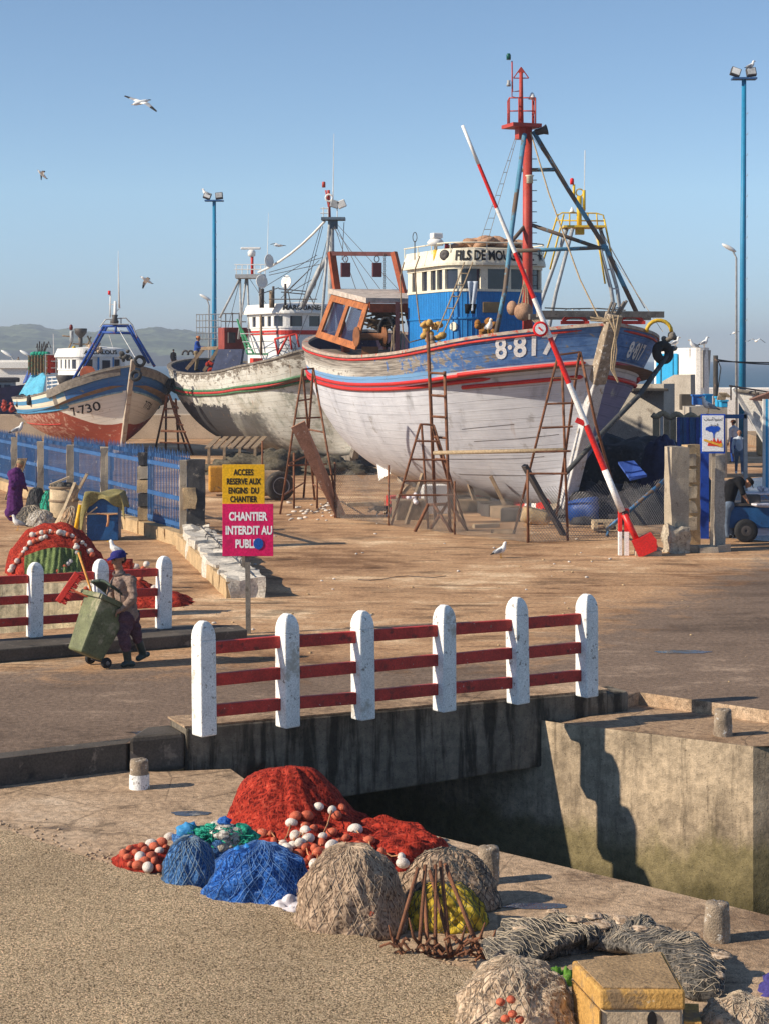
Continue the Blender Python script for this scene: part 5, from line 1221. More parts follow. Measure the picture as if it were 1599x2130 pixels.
# beached dinghy, hut and crates at right
HD = Hull((Q(1527, 823, 63).x, 63), 280, 7, 2.6, [(0,3.2),(.3,2.9),(1,2.9)], [(0,.6),(1,.6)], 1.6, .3, 2.5, .5)
dg = thing('small_boat', 'white dinghy bow propped high at the right edge of the photo', 'boat', HD.w(2, 0, 0))
mb = MB()
for sd in (1, -1): mb.grid((lambda u, v: HD.at(u, v, 1)) if sd == 1 else (lambda u, v: HD.at(1-u, v, -1)), 40, 16, uv=False)
mb.build('hull', m_whitewash, dg)
mb = MB(); a = HD.at(0, 1); b = HD.at(0, 0); mb.bar(a+(a-b)*.03, b, .14); mb.build('stem_post', m_white, dg, bevel=.02)
mb = MB(); mb.tube([HD.at(i/30, 1, 1) for i in range(31)], .07, 6); mb.tube([HD.at(i/30, 1, -1) for i in range(31)], .07, 6); mb.build('cap_rail', m_greywood, dg)
mb = MB(); k = HD.w(.7, 0, 3.3)
for x in (1520, 1532): mb.tube([Q(x, 832, 62.5), Q(x, 802, 62.5)], .03, 5)
mb.tube([Q(1516, 802, 62.5), Q(1640, 822, 62.8)], .03, 5); mb.tube([Q(1570, 812, 62.5), Q(1575, 832, 62.5)], .025, 5); mb.build('awning_frame', m_iron, dg)
mb = MB(); mb.prism([Q(1558, 832, 61.8), Q(1612, 812, 61.8), Q(1660, 812, 64), Q(1660, 840, 64)], (0,0,.05)); mb.build('awning', mat('salmon_awning', (.55,.30,.22), .8), dg)
hut = thing('striped_hut', 'blue and white striped plank hut cut by the right picture edge', 'hut', Q(1610, 925, 58))
for i in range(9):
    mb = MB(); xa = Q(1586+i*5, 0, 58).x; mb.box((xa+.04, 58, (Q(0, 830, 58).z)/2), (.075, .12, Q(0, 830, 58).z)); mb.build('plank', m_brightblue if i % 2 else m_white, hut)
pl = [(1452, 832, 66, 24, 20, m_crate, 'dark blue fish crate, left one of those before the white building'), (1472, 832, 67, 14, 22, m_brightblue, 'light blue fish crate just left of the standing gull'), (1492, 836, 64, 7, 20, m_brightblue, 'narrow light blue fish crate just right of the standing gull'),
      (1504, 840, 63, 14, 14, m_brightblue, 'light blue fish crate under a heap of cord, near the telegraph pole')]
for px, py, D, w_, h_, m, lab in pl:
    s_ = D/FPX; cr = thing('fish_crate', lab, 'crate', Q(px, py+h_, D), 0, 'blue fish crates by the white building'); c = Q(px, py, D); mb = MB(); sz = (w_*s_, .4, h_*s_)
    base = c-Vector((0,0,h_*s_/2)); mb.box(c, sz); mb.build('shell', m, cr, bevel=.02); mb = MB(); mb.box(c+Vector((0,0,h_*s_/2)), (sz[0]+.06, .46, .06)); mb.build('rim', m, cr)
mb = MB(); mb.box((Q(1470,0,66).x, 66.5, Q(0,846,66).z/2), (1.35, 1.6, Q(0, 846, 66).z)); tag(mb.build('loading_platform', m_greyplaster), 'plaster platform carrying the blue fish crates', 'platform')
mb = MB()
for k in range(6):
    a = Q(1500+k*3-8, 832, 62.6); mb.tube([a, a+Vector((.05, 0, .25)), a+Vector((.2, 0, .1))], .03, 5)
tag(mb.build('cord_heap', m_rope), 'tangle of tan cord on the light blue crates by the pole', 'cord')
# far left boats behind the fence
fb = thing('fishing_boat', 'dark fishing boat with small grey wheelhouse, cut by the left picture edge', 'boat', Q(15, 870, 100))
HF = Hull((Q(52, 0, 98).x, 98), 60, 11, 4, [(0,2.9),(.3,2.2),(.7,2.0),(1,2.3)], [(0,.3),(1,.4)], 1, .6)
mb = MB()
for sd in (1, -1): mb.grid((lambda u, v: HF.at(u, v, 1)) if sd == 1 else (lambda u, v: HF.at(1-u, v, -1)), 40, 16)
mb.build('hull', mat('navy_hull', (.03,.035,.11), .6, .3, 3, bump=.2), fb)
c = Q(12, 812, 101); mb = MB(); mb.box(c, (1.0, 1.6, 1.0), R(15)); mb.build('wheelhouse', m_steel, fb, bevel=.03)
for dx in (-.25, .25): mb = MB(); mb.box(c+Vector((dx, -.85, .15)), (.32, .3, .38), R(15)); mb.build('window', m_glass, fb)
mb = MB(); mb.box(c+Vector((0,0,.6)), (1.4, 2, .25), R(15)); mb.build('roof', m_iron, fb, bevel=.05)
bundle('net_heap', 'red floats and nets in a dark cage at the left edge behind the smaller boat', 'nets', 18, 845, 97, 20, .33, mat('red_netting_heap', (.45,.07,.05), .9, .4, 8, [((.05,.03,.05), 5, .5, .1)], .5, 30))
mb = MB(); mb.tube([Q(112, 740, 98), Q(111, 694, 98)], [.03, .02], 5); tag(mb.build('aerial_mast', m_white), 'thin white aerial standing behind the red net crate', 'aerial')

# ------------------------------------------------------------------ bridge
m_parapet = m_girder
br = thing('bridge', 'short concrete road bridge with blackened side over the dark canal', 'bridge', (G1.x, G1.y, 0))
gd = (G2-G1); gl = gd.length; gd.normalize(); gn = Vector((gd.y, -gd.x, 0))
mb = MB(); n = 24; vs_ = []
for i in range(n+1):
    p = G1.lerp(G2, i/n); zb = -.93+.24*(i/n)
    for off, z in ((.06, .125), (.06, zb), (-.55, zb), (-.55, .125)): vs_.append(p+gn*off+Vector((0,0,z)))
fs = [(i*4+j, (i+1)*4+j, (i+1)*4+(j+1) % 4, i*4+(j+1) % 4) for i in range(n) for j in range(4)]+[(0,1,2,3), (n*4+3, n*4+2, n*4+1, n*4)]
mb.add(vs_, fs, False); mb.build('girder', m_girder, br, bevel=.02)
mb = MB()
a, b = G1+gn*.045-gd*.02, G2+gn*.045+gd*.02
mb.prism([a+Vector((0,0,.127)), b+Vector((0,0,.127)), b-gn*.62+Vector((0,0,.127)), a-gn*.62+Vector((0,0,.127))], (0,0,.02)); mb.build('kerb_top', m_quay, br)
mb = MB(); q0 = P(262, 1547); q1 = P(385, 1536)
mb.prism([P(268, 1548)+Vector((0,0,-.35)), q1+gn*.03+Vector((0,0,-.35)), q1-gn*.5+Vector((0,0,-.35)), P(300, 1525)+Vector((0,0,-.35))], (0,0,.42)); mb.build('end_block', m_ledge, br, bevel=.05)
mb = MB(); a = G2; 
mb.prism([a+gn*.05+Vector((0,0,-.9)), a+gd*.35+gn*.0+Vector((0,0,-.9)), a+gd*.35-gn*.45+Vector((0,0,-.9)), a-gn*.45+Vector((0,0,-.9))], (0,0,.99)); mb.build('end_pier', m_girder, br, bevel=.04)
mb = MB(); mb.prism([G1-gn*.5+Vector((0,0,-.32)), G2-gn*.5+Vector((0,0,-.32)), G2-gn*6+Vector((0,0,-.32)), G1-gn*6+Vector((0,0,-.32))], (0,0,.26)); mb.build('deck_slab', m_ledge, br)
# left abutment of the canal under the bridge
la = Vector((G1.x+.9, G1.y+.35, 0)); la2 = la-gn*6
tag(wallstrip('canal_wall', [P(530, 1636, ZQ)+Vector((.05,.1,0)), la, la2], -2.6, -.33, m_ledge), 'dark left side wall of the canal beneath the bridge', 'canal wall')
def post(root, b, ang, w, h, t, name='post'):
    mb = MB(); rt = Matrix.Rotation(ang, 4, 'Z') @ Matrix.Rotation(R(.7*math.sin(b[0]*7)), 4, 'Y') @ Matrix.Rotation(R(.6*math.sin(b[0]*11)), 4, 'X'); b = Vector(b)
    mb.box(b+rt.to_3x3() @ Vector((0,0,h*.42)), (w, t, h*.84), rot=rt)
    # rounded head: stacked tapering slices
    pr = [(1, .0), (.98, .25), (.90, .5), (.74, .75), (.50, .92), (.2, 1.0)]
    vs_ = []; fs = []
    for k, z in pr:
        for x, y in ((-1,-1),(1,-1),(1,1),(-1,1)): vs_.append(b+rt.to_3x3() @ Vector((x*w/2*k, y*t/2*max(k, .55), h*.84+z*h*.16)))
    for i in range(len(pr)-1):
        for j in range(4): fs.append((i*4+j, i*4+(j+1) % 4, (i+1)*4+(j+1) % 4, (i+1)*4+j))
    fs.append(tuple(range(len(vs_)-4, len(vs_)))); mb.add(vs_, fs, False)
    return mb.build(name, m_post, root, bevel=.03)
rl = thing('bridge_railing', 'nearer railing of white posts and red rails along the bridge, before the road', 'railing', (G1.x, G1.y, .147))
bx = [(427, 1530), (600, 1512), (759, 1497), (922, 1478), (1077, 1463), (1222, 1449)]
bp = [P(x, y, .147) for x, y in bx]
# fit to a straight line
a0, a1 = bp[0]-gn*.02, bp[-1]-gn*.02; ang = math.atan2((a1-a0).y, (a1-a0).x); rd_ = norm(a1-a0); rn = Vector((rd_.y, -rd_.x, 0))
pp = [a0+rd_*max(0, (b-a0).dot(rd_)) for b in bp]
for i_, b in enumerate(pp): post(rl, b, ang+R(11+1.5*math.sin(i_*2.3)), .205, 1.26+.018*math.sin(i_*1.9), .205)
for a, b in zip(pp, pp[1:]):
    for z in (.26, .60, .955):
        mb = MB(); mb.bar(a+rd_*.10+Vector((0,0,z)), b-rd_*.10+Vector((0,0,z+rnd.uniform(-.012,.012))), .07, .135); mb.build('rail', m_red, rl, bevel=.008)
# far railing and its kerb
k0, k1 = P(-250, 1400), P(515, 1336); kd = norm(k1-k0); kn = Vector((kd.y, -kd.x, 0))
mb = MB(); mb.prism([k0, k1, k1+kd*.1-kn*.5, k1-kn*.95-kd*.6, k0-kn*.95], (0,0,.19)); tag(mb.build('kerb', m_ledge, bevel=.02), 'dark raised kerb under the farther railing, behind the man with the bin', 'kerb')
rf = thing('bridge_railing', 'farther railing of white posts and red rails behind the man pushing the bin', 'railing', P(72, 1325, .19))
f0, f1 = P(72, 1325, .19), P(340, 1307, .19); fd = norm(f1-f0); fa = math.atan2(fd.y, fd.x); sp_ = (f1-f0).length/2
fp = [f0+fd*sp_*i for i in (-1, 0, 1, 2)]
for b in fp: post(rf, b, fa+R(8), .20, 1.10, .19)
for a, b in zip(fp, fp[1:]):
    for z in (.24, .56, .86): mb = MB(); mb.bar(a+fd*.10+Vector((0,0,z)), b-fd*.10+Vector((0,0,z)), .06, .12); mb.build('rail', m_red, rf, bevel=.008)

# ------------------------------------------------------------------ blue fence with stone piers
def rough_block(mb, c, size, rz, seed, k=.04):
    m = Matrix.Rotation(rz, 3, 'Z'); c = Vector(c); nx, ny, nz = 3, 3, 6
    def face(ax, sg):
        oth = [i for i in range(3) if i != ax]; n1, n2 = (6 if oth[0] == 2 else 3), (8 if oth[1] == 2 else 3)
        def fn(u, v):
            d = [0, 0, 0]; d[ax] = sg; d[oth[0]] = 2*u-1; d[oth[1]] = 2*v-1
            p = Vector((d[0]*size[0]/2, d[1]*size[1]/2, d[2]*size[2]/2)); q = p*3.1+Vector((seed*3.7, seed, 0))
            e = Vector((noise.noise(q), noise.noise(q+Vector((7,0,0))), noise.noise(q+Vector((0,9,0)))))*k
            return c+m @ (p+e)
        flip = (sg > 0) == (ax == 1)
        mb.grid(fn if not flip else (lambda u, v: fn(1-u, v)), n1, n2, smooth=False)
    for ax in range(3):
        for sg in (-1, 1): face(ax, sg)
fx = Vector((-4.36, 41.4, 0)); fs_ = Vector((-1.48, 3.4, 0)); fdir = norm(fs_); fang = math.atan2(fdir.y, fdir.x)
fw = thing('fence_wall', 'low stone footing wall with ruined white end beneath the blue fence', 'wall', fx)
mb = MB()
for i in range(15): a = fx-fdir*.25+fdir*(i*1.7); rough_block(mb, a+fdir*.85+Vector((0,0,.14)), (1.7, .42, .34), fang, i, .03)
mb.build('footing', m_stone, fw)
ends = [P(430, 1160), P(470, 1190), P(505, 1225), P(522, 1248)]
mb = MB(); e0 = fx-fdir*.1; e1 = P(515, 1243); L_ = (e1-e0).length; ed = norm(e1-e0); ea = math.atan2(ed.y, ed.x)
for i in range(8): rough_block(mb, e0+ed*(L_*(i+.5)/8)+Vector((0,0,.24-.012*i)), (L_/8+.1, .62+.05*(i%3), .58-.03*i), ea+.08*(i%3-1), 20+i, .09)
mb.build('ruined_end', mat('broken_white_mortar', (.58,.53,.46), .95, .3, 4, [((.25,.2,.16), 5, .58, .08)], 1.0, 25), fw)
mb = MB()
for i in range(9): rough_block(mb, e0+ed*(L_*(i+.5)/9)+Vector((-.30,-.12,.16-.006*i)), (L_/9-.02, .14, .36), ea, 40+i, .025)
mb.build('stone_course', m_stone, fw)
mb = MB()
for i in range(16):
    a = e0+ed*(L_*i/16)+Vector((rnd.uniform(-.1,.25), 0, .50)); mb.tube([a, a+Vector((.02, 0, .08)), a+Vector((rnd.uniform(.1,.25), -.03, .06))], .012, 4)
mb.tube([e0+Vector((.1,0,.56)), e1+Vector((.1,0,.40))], .012, 4); mb.build('rebar', m_iron, fw)
fence = thing('blue_fence', 'long blue paling fence with spiked pickets between the stone piers', 'fence', fx+fs_*3)
m_blackconc = mat('black_painted_concrete', (.06,.058,.06), .8, .4, 4, [((.30,.26,.21), 4, .60, .08)], .5, 40)
tops = [2.0, 2.0, 1.95, 1.85, 1.80, 1.78, 1.75]
for i in range(7):
    b = fx+fs_*i; h = tops[i]
    t = thing('fence_pier', 'x', 'pier', b)
    mb = MB(); w = .33
    if i == 0:
        rough_block(mb, b+Vector((.1,0,h/2)), (.40, .42, h), 0.1, 3, .03); mb.build('shaft', m_blackconc, t)
        mb = MB(); rough_block(mb, b+Vector((-.19,-.05,h/2)), (.16, .40, h), 0.1, 4, .03); mb.build('white_edge', m_conc, t)
        mb = MB(); rough_block(mb, b+Vector((-.02,-.24,1.15)), (.28, .16, .5), 0.1, 5, .06); mb.build('broken_stone', m_stone, t)
    elif i == 1:
        for j in range(6):
            mb = MB(); rough_block(mb, b+Vector((0,0,h*(j+.5)/6)), (.36, .34, h/6-.015), .08*(j%3-1), 60+j, .035); mb.build('stone_block', m_stone if j in (0,1,3) else m_blackconc if j in (5,2) else m_conc, t)
    else:
        rough_block(mb, b+Vector((0,0,h/2)), (w, .34, h), .15, 10+i, .03); mb.build('shaft', m_conc, t)
    t['group'] = 'stone piers of the blue fence'
    t['label'] = ['black painted concrete end pier of the blue fence, beside the yellow sign', 'pier of stacked ochre and dark stone blocks, second from the fence end', 'plain stone pier right behind the olive covered blue box',
                  'plain stone pier behind the wooden barrel and planks', 'plain stone pier just left of the barrel, behind the dark heap', 'plain stone pier behind the man in purple, with a gull on top', 'plain stone pier cut off by the left picture edge'][i]
for i in range(7):
    a = fx+fs_*i+fdir*.2; b = fx+fs_*(i+1)-fdir*.2; L_ = (b-a).length; hh = tops[min(i, 6)]
    pn = bpy.data.objects.new('fence_panel', None)
    mb = MB()
    for z in (.45, 1.05, hh-.22): mb.bar(a+Vector((0,0,z)), b+Vector((0,0,z)), .05, .10)
    n = int(L_/.125)
    for k in range(n+1):
        p = a.lerp(b, k/n); zt = hh+.16+.03*math.sin(k*2.1); mb.tube([p+Vector((.0,0,.34)), p+Vector((0,0,zt-.1)), p+Vector((0,0,zt))], [.013, .013, .003], 4)
    for k in range(int(L_/.15)):
        p = a.lerp(b, (k+.5)/int(L_/.15)); mb.box(p+Vector((.02,0,hh-.03)), (.03,.06,.10), fang); mb.box(p+Vector((.02,0,.38)), (.03,.06,.08), fang)
    mb.build('picket_panel', m_bluefence, fence)
    bpy.data.objects.remove(pn)
mb = MB(); a = fx+fs_*5; g_ = a.lerp(fx+fs_*4, .45); mb.box(g_+Vector((.10,-.12,.98)), (.06, 1.0, 1.5), fang-R(90)); tag(mb.build('fence_gate', mat('violet_blue_gate', (.10,.12,.30), .6), bevel=.02), 'plain violet blue gate leaf before the man in purple', 'gate')

# ------------------------------------------------------------------ sign on its post
sg = thing('site_sign', 'yellow and magenta site warning sign on a wooden post', 'sign', P(517, 1318))
DS = P(517, 1318).y
mb = MB(); mb.bar(P(517, 1318), Q(514, 975, DS), .075, .06); mb.bar(Q(507, 1180, DS+.1), Q(506, 1000, DS+.1), .05, .05); mb.build('post', m_greywood, sg)
def plate(name, x0, y0, x1, y1, D, m, root, th=.012):
    a, b = Q(x0, y1, D), Q(x1, y0, D); mb = MB(); mb.box((a+b)/2, (b.x-a.x, th, b.z-a.z)); return mb.build(name, m, root, bevel=.004)
pl1 = plate('yellow_plate', 463, 966, 551, 1050, DS-.06, m_signy, sg); pl2 = plate('magenta_plate', 463, 1048, 569, 1157, DS-.075, m_signp, sg)
def flat_text(name, body, px, py, D, h, m, parent, bold=.015, cond=1.0):
    c = Q(px, py, D); return lettering(name, body, lambda x, y: c+Vector((x, 0, y)), m, parent, h, bold, cond)
mpx = DS/FPX
for txt, x, y in (('ACCEES', 507, 983), ('RESERVE AUX', 507, 1002), ('ENGINS  DU', 507, 1021), ('CHANTIER', 507, 1039)):
    flat_text('sign_lettering', txt, x, y, DS-.07, 17.5*mpx, m_txtk, pl1, .004, .66)
for txt, x, y in (('CHANTIER', 516, 1075), ('INTERDIT AU', 518, 1104), ('PUBLIC', 516, 1132)):
    flat_text('sign_lettering', txt, x, y, DS-.085, 24*mpx, m_txtw, pl2, .007, .68)
mb = MB(); mb.lathe([(.075,0),(.078,.004)], Q(538, 1131, DS-.088), 14, Matrix.Rotation(R(90), 4, 'X'), 1, 1.15); mb.build('blue_paint_spot', mat('blue_paint_spot', (.01,.09,.40), .5), pl2)

# ------------------------------------------------------------------ raised barrier
ba = thing('road_barrier', 'raised red and white striped road barrier with a round no entry sign', 'barrier', P(1297, 1155))
DBR = P(1297, 1155).y
p0, p1 = Q(1293, 1064, DBR-.12), Q(961, 260, DBR-.12)
fr = [0, .185, .365, .52, .66, .82, .925, 1.0]
cl = [m_barwhite, m_barred, m_barwhite, m_barred, m_barwhite, m_barred, m_barwhite]
ys = [1064, 968, 886, 785, 695, 527, 340+0, 260]
# stripe joints read along the boom
js = [1064, 975, 885, 785, 703, 620, 530, 440, 355, 260]
js = [1064, 977, 884, 797, 702, 620, 525, 432, 341, 260]
for i in range(9):
    ta, tb = (1064-js[i])/(1064-260), (1064-js[i+1])/(1064-260); r0_, r1_ = .075-.04*ta, .075-.04*tb
    mb = MB(); mb.tube([p0.lerp(p1, ta), p0.lerp(p1, tb)], [r0_, r1_], 12, cap=(i in (0, 8))); mb.build('boom_stripe', m_barwhite if i % 2 == 0 else m_barred, ba)
for dx, m in ((-.085, 0), (.055, 0)):
    b = P(1297, 1155)+Vector((dx, 0, 0)); mb = MB(); mb.box(b+Vector((0,0,.26)), (.075 if dx < 0 else .10, .16, .52)); mb.build('upright', m_barwhite, ba, bevel=.006)
    mb = MB(); mb.box(b+Vector((0,0,.77)), (.077 if dx < 0 else .102, .162, .50)); mb.build('upright', m_barred, ba, bevel=.006)
mb = MB(); mb.lathe([(.05,-.12),(.05,.12)], Q(1301, 1066, DBR), 12, Matrix.Rotation(R(90), 4, 'X')); mb.build('pivot', m_iron, ba)
mb = MB(); mb.tube([Q(1298, 1070, DBR-.12), Q(1326, 1128, DBR-.12)], .07, 10); mb.build('boom_tail', m_barred, ba)
mb = MB(); k = Q(1340, 1131, DBR-.1); rt = Matrix.Rotation(R(-24), 4, 'Y'); mb.box(k, (.46, .30, .34), rot=rt)
mb.build('counterweight', m_barred, ba, bevel=.015)
for dy in (-.19,):
    mb = MB(); mb.prism([k+rt.to_3x3() @ Vector((-.25,dy,-.21)), k+rt.to_3x3() @ Vector((.17,dy,-.21)), k+rt.to_3x3() @ Vector((.26,dy,.0)), k+rt.to_3x3() @ Vector((.20,dy,.19)), k+rt.to_3x3() @ Vector((-.25,dy,.19))], (0, .03, 0)); mb.build('weight_cheek', m_barred, ba)
mb = MB(); rough_block(mb, Q(1345, 1150, DBR)+Vector((.02,0,.0)), (.55, .4, .12), 0, 5, .03); mb.build('concrete_foot', m_conc, ba)
mb = MB(); k = Q(1123, 684, DBR-.22); rx = Matrix.Rotation(R(90), 4, 'X')
mb.lathe([(.165,0),(.168,.012),(.10,.013),(.10,.0)], k, 28, rx, cap=True); rs = mb.build('round_sign', m_signred, ba)
mb = MB(); mb.lathe([(.118,0),(.118,.004)], k+Vector((0,-.014,0)), 28, rx); mb.build('sign_disc', m_signwhite, rs)
mb = MB(); mb.box(k+Vector((0,-.022,0)), (.115, .006, .035), rot=Matrix.Rotation(R(42), 4, 'Y')); mb.build('sign_bar', m_signred, rs)
mb = MB(); k = Q(1206, 877, DBR-.15); mb.box(k, (.20,.06,.12), rot=Matrix.Rotation(R(25), 4, 'Y')); mb.build('reflector', m_barred, ba)

# ------------------------------------------------------------------ trestle ladders and props in the yard
def ladder(label, name, rails, rungs, m=None, r=.032, cat='ladder', rr=None):
    loc = min((p for a in rails for p in a), key=lambda p: p.z)
    t = thing(name, label, cat, (loc.x, loc.y, max(0, loc.z)))
    for a in rails: mb = MB(); mb.tube(a, r, 6); mb.build('rail', m or m_rust, t)
    for a, b in rungs: mb = MB(); mb.tube([a, b], rr or r*.75, 5); mb.build('rung', m or m_rust, t)
    return t
def trestle(label, tl, tr, ffl, ffr, bl, br_, n, extra=(), r=.034):
    """two leaning frames meeting at the top: front feet ffl/ffr, back feet bl/br_ """
    rails = [[tl, ffl], [tr, ffr], [tl, bl], [tr, br_]]
    rungs = [(tl, tr)]
    for i in range(1, n+1):
        k = i/(n+.6); rungs.append((tl.lerp(ffl, k), tr.lerp(ffr, k)))
    for i in (n//2, n): k = i/(n+.6); rungs.append((tl.lerp(bl, k), tr.lerp(br_, k)))
    rungs += list(extra)
    return ladder(label, 'trestle_ladder', rails, rungs, r=r)
trestle('tall rusty trestle ladder with a plank against it, beside the peeling white boat', Q(630, 768, 50.2), Q(652, 766, 50.6), P(583, 1070), P(632, 1035), P(655, 1040), P(706, 1078, 0), 4,
        [(Q(601, 968, 49), Q(680, 965, 51)), (Q(615, 870, 50), Q(667, 868, 50.5))])
ladder('tall narrow rusty ladder standing against the middle of the big boat', 'ladder', [[Q(889, 690, 45.6), P(905, 1085)], [Q(924, 772, 45.4), P(935, 1106)]],
       [(Q(889+1.5*(y-690)/25, y, 45.5), Q(924+.9*(y-772)/25, y+2, 45.3)) for y in (775, 822, 866, 909, 955, 998)], r=.045)
A1_, A2_ = Q(874, 882, 45.2), Q(901, 884, 45.3)
ladder('short splayed rusty trestle with a rope seat, beside the tall narrow ladder', 'trestle_ladder', [[A1_, P(813, 1092)], [A2_, P(970, 1103)], [A1_+Vector((.03,.3,0)), P(890, 1100)], [A2_+Vector((-.03,.3,0)), P(955, 1085)]],
       [(A1_, A2_), (Q(864, 917, 45.2), Q(911, 918, 45.3)), (Q(852, 955, 45.2), Q(922, 957, 45.3)), (Q(838, 1000, 45), Q(936, 1000, 45)), (Q(828, 1030, 45), Q(944, 1030, 45))], r=.035)
lt = thing('trestle', 'rusty splayed trestle foot on the ground below the tall narrow ladder', 'trestle', P(905, 1105))
for a, b in (((890, 1048), (862, 1106)), ((900, 1048), (940, 1108)), ((930, 1046), (895, 1100)), ((936, 1050), (972, 1104)), ((890, 1050), (938, 1048))):
    mb = MB(); q = P(*b) if b[1] > 1060 else Q(*b, 45.4); mb.tube([Q(*a, 45.4), q], .042, 6); mb.build('strut', m_rust, lt)
T0, T1_ = Q(1160, 738, 42.6), Q(1206, 732, 42.8)
ladder('tall rusty trestle ladder standing before the stem of the big boat', 'trestle_ladder', [[T0, P(1068, 1110)], [Q(1168, 755, 42.4), P(1180, 1125)], [Q(1204, 735, 42.7), P(1155, 1085, 0)], [T1_, Q(1238, 880, 42.3), P(1297, 1090)]],
       [(T0, T1_), (Q(1150, 786, 42.5), Q(1200, 788, 42.6)), (Q(1137, 840, 42.4), Q(1196, 838, 42.5)), (Q(1126, 890, 42.3), Q(1190, 887, 42.4)), (Q(1112, 940, 42.2), Q(1186, 938, 42.3)), (Q(1100, 985, 42), Q(1178, 985, 42))], r=.035)
lt = ladder('rusty trestle ladder between the smaller boat bow and the peeling white boat', 'trestle_ladder', [[Q(348, 822, 80), P(322, 940)], [Q(352, 820, 80), P(402, 946)], [Q(346, 822, 80.5), P(345, 935)], [Q(366, 830, 80), P(372, 936)], [Q(352, 822, 80), P(390, 940)]],
       [(Q(344, 850, 80), Q(366, 850, 80)), (Q(340, 868, 80), Q(372, 868, 80)), (Q(336, 895, 80), Q(384, 897, 80)), (Q(335, 897, 80), Q(387, 898, 79.6)), (Q(332, 920, 80), Q(392, 922, 80)), (Q(360, 835, 80), Q(372, 850, 80)), (Q(362, 860, 80), Q(376, 866, 80)), (Q(366, 880, 80), Q(382, 884, 80))], r=.05)
def pole(label, name, a, b, r, m, cat='pole'):
    mb = MB(); mb.tube([a, a.lerp(b, .5), b], r, 8); return tag(mb.build(name, m), label, cat)
pole('weathered pole tied level between the narrow ladder and the stem trestle', 'cross_pole', Q(902, 942, 44.6), Q(1172, 936, 42.5), .05, m_rope)
mb = MB(); mb.bar(Q(1090, 968, 43.6), P(1172, 1114), .15, .10); tag(mb.build('prop_beam', m_iron), 'dark leaning wooden prop tied to a thin post below the bow', 'beam')
pole('thin rusty post beside the dark leaning prop', 'post', Q(1096, 985, 43.4), P(1098, 1127), .03, m_rust)
mb = MB(); mb.prism([Q(606, 890, 48.3), Q(634, 876, 48.3), P(718, 1070), P(700, 1078)], (.0, .06, .02)); tag(mb.build('plank', mat('reddish_plank', (.38,.19,.12), .85, .25, 5, [((.6,.5,.42), 5, .62, .05)], .4, 40)), 'wide reddish plank leaning against the tall trestle ladder', 'plank')
# chain-link fence
ch = thing('chain_link_fence', 'sagging chain link fence on thin rusty posts in front of the big boat', 'fence', P(945, 1112))
cp = [P(546, 1052), P(697, 1077), P(808, 1093), P(945, 1112), P(1097, 1129), P(1290, 1122), P(1385, 1112)]
hts = [1.45, 1.42, 1.40, 1.35, 1.2, 1.45, 1.4]
for i, (b, h) in enumerate(zip(cp[:5], (1.9, 1.5, 1.55, 1.3, 1.7))): mb = MB(); mb.tube([b, b+Vector((0,0,h))], .03, 6); mb.build('post', m_rust, ch)
m_wire = mat('galvanised_wire', (.30,.29,.28), .6, .3, 9, (), 0, 40, .4, .5)
mb = MB(); g = .075
for (a, ha), (b, hb) in zip(list(zip(cp, hts))[1:], list(zip(cp, hts))[2:]):
    L_ = (b-a).length; n = int(L_/g); d = (b-a)/L_; wav = lambda s, z: norm(Vector((d.y, -d.x, 0)))*(.06*math.sin(s*3+z*2))
    for sgn in (1, -1):
        for k in range(-int(1.5/g), n+int(1.5/g)):
            pts = []
            for q in range(9):
                z = q/8*(ha+(hb-ha)*clamp(k*g/L_)-.2+.10*math.sin(k*.35)); s_ = k*g+sgn*z*.85
                if 0 <= s_ <= L_: pts.append(a+d*s_+wav(s_, z)+Vector((0,0,z+.02)))
            if len(pts) > 1:
                vs_ = []; fs = []
                mb.tube(pts, .0045, 3, cap=False)
mb.build('wire_mesh', m_wire, ch)
# clutter under and behind the boat
def rock_heap(name, label, cat, c, r, m, nu=26, nv=12, nz=.35, seed=1, group=None):
    mb = MB()
    def fn(u, v):
        a = 2*math.pi*u; d = Vector((math.cos(a)*math.sin(v*math.pi/2), math.sin(a)*math.sin(v*math.pi/2), math.cos(v*math.pi/2)))
        k = 1+nz*noise.noise(d*2.2+Vector((seed*3.3, seed, 0)))+nz*.5*noise.noise(d*6+Vector((seed, seed*2.1, 0)))
        return Vector(c)+Vector((d.x*r[0]*k, d.y*r[1]*k, max(0, d.z*r[2]*k)))
    mb.grid(lambda u, v: fn(1-u, v), nu, nv, closed_u=True); return tag(mb.build(name, m), label, cat, group)
rock_heap('tarpaulin_heap', 'large heap covered by black tarpaulin right of the big boat stem', 'tarpaulin', P(1290, 1040), (2.6, 1.9, 2.0), m_tarp, 40, 16, .22, 4)
rock_heap('tarpaulin_heap', 'black covered heap behind the chain link fence, lower and nearer than the large one', 'tarpaulin', P(1275, 1085), (1.5, 1.0, 1.0), m_tarp, 30, 12, .3, 6)
rock_heap('tarpaulin_heap', 'dark blue tarpaulin bulging behind the tall weathered gate pillar', 'tarpaulin', P(1375, 1060), (.75, .9, 2.05), mat('dark_navy_tarp', (.025,.03,.09), .6, .3, 3, bump=.4, bscale=10), 26, 14, .2, 9)
mb = MB(); mb.prism([Q(1285, 965, 43.5), Q(1318, 962, 43.7), Q(1345, 992, 43.0), Q(1310, 1000, 42.9)], (0,0,.05)); tag(mb.build('board', mat('blue_board', (.04,.09,.34), .6)), 'blue board lying on top of the black covered heap', 'board')
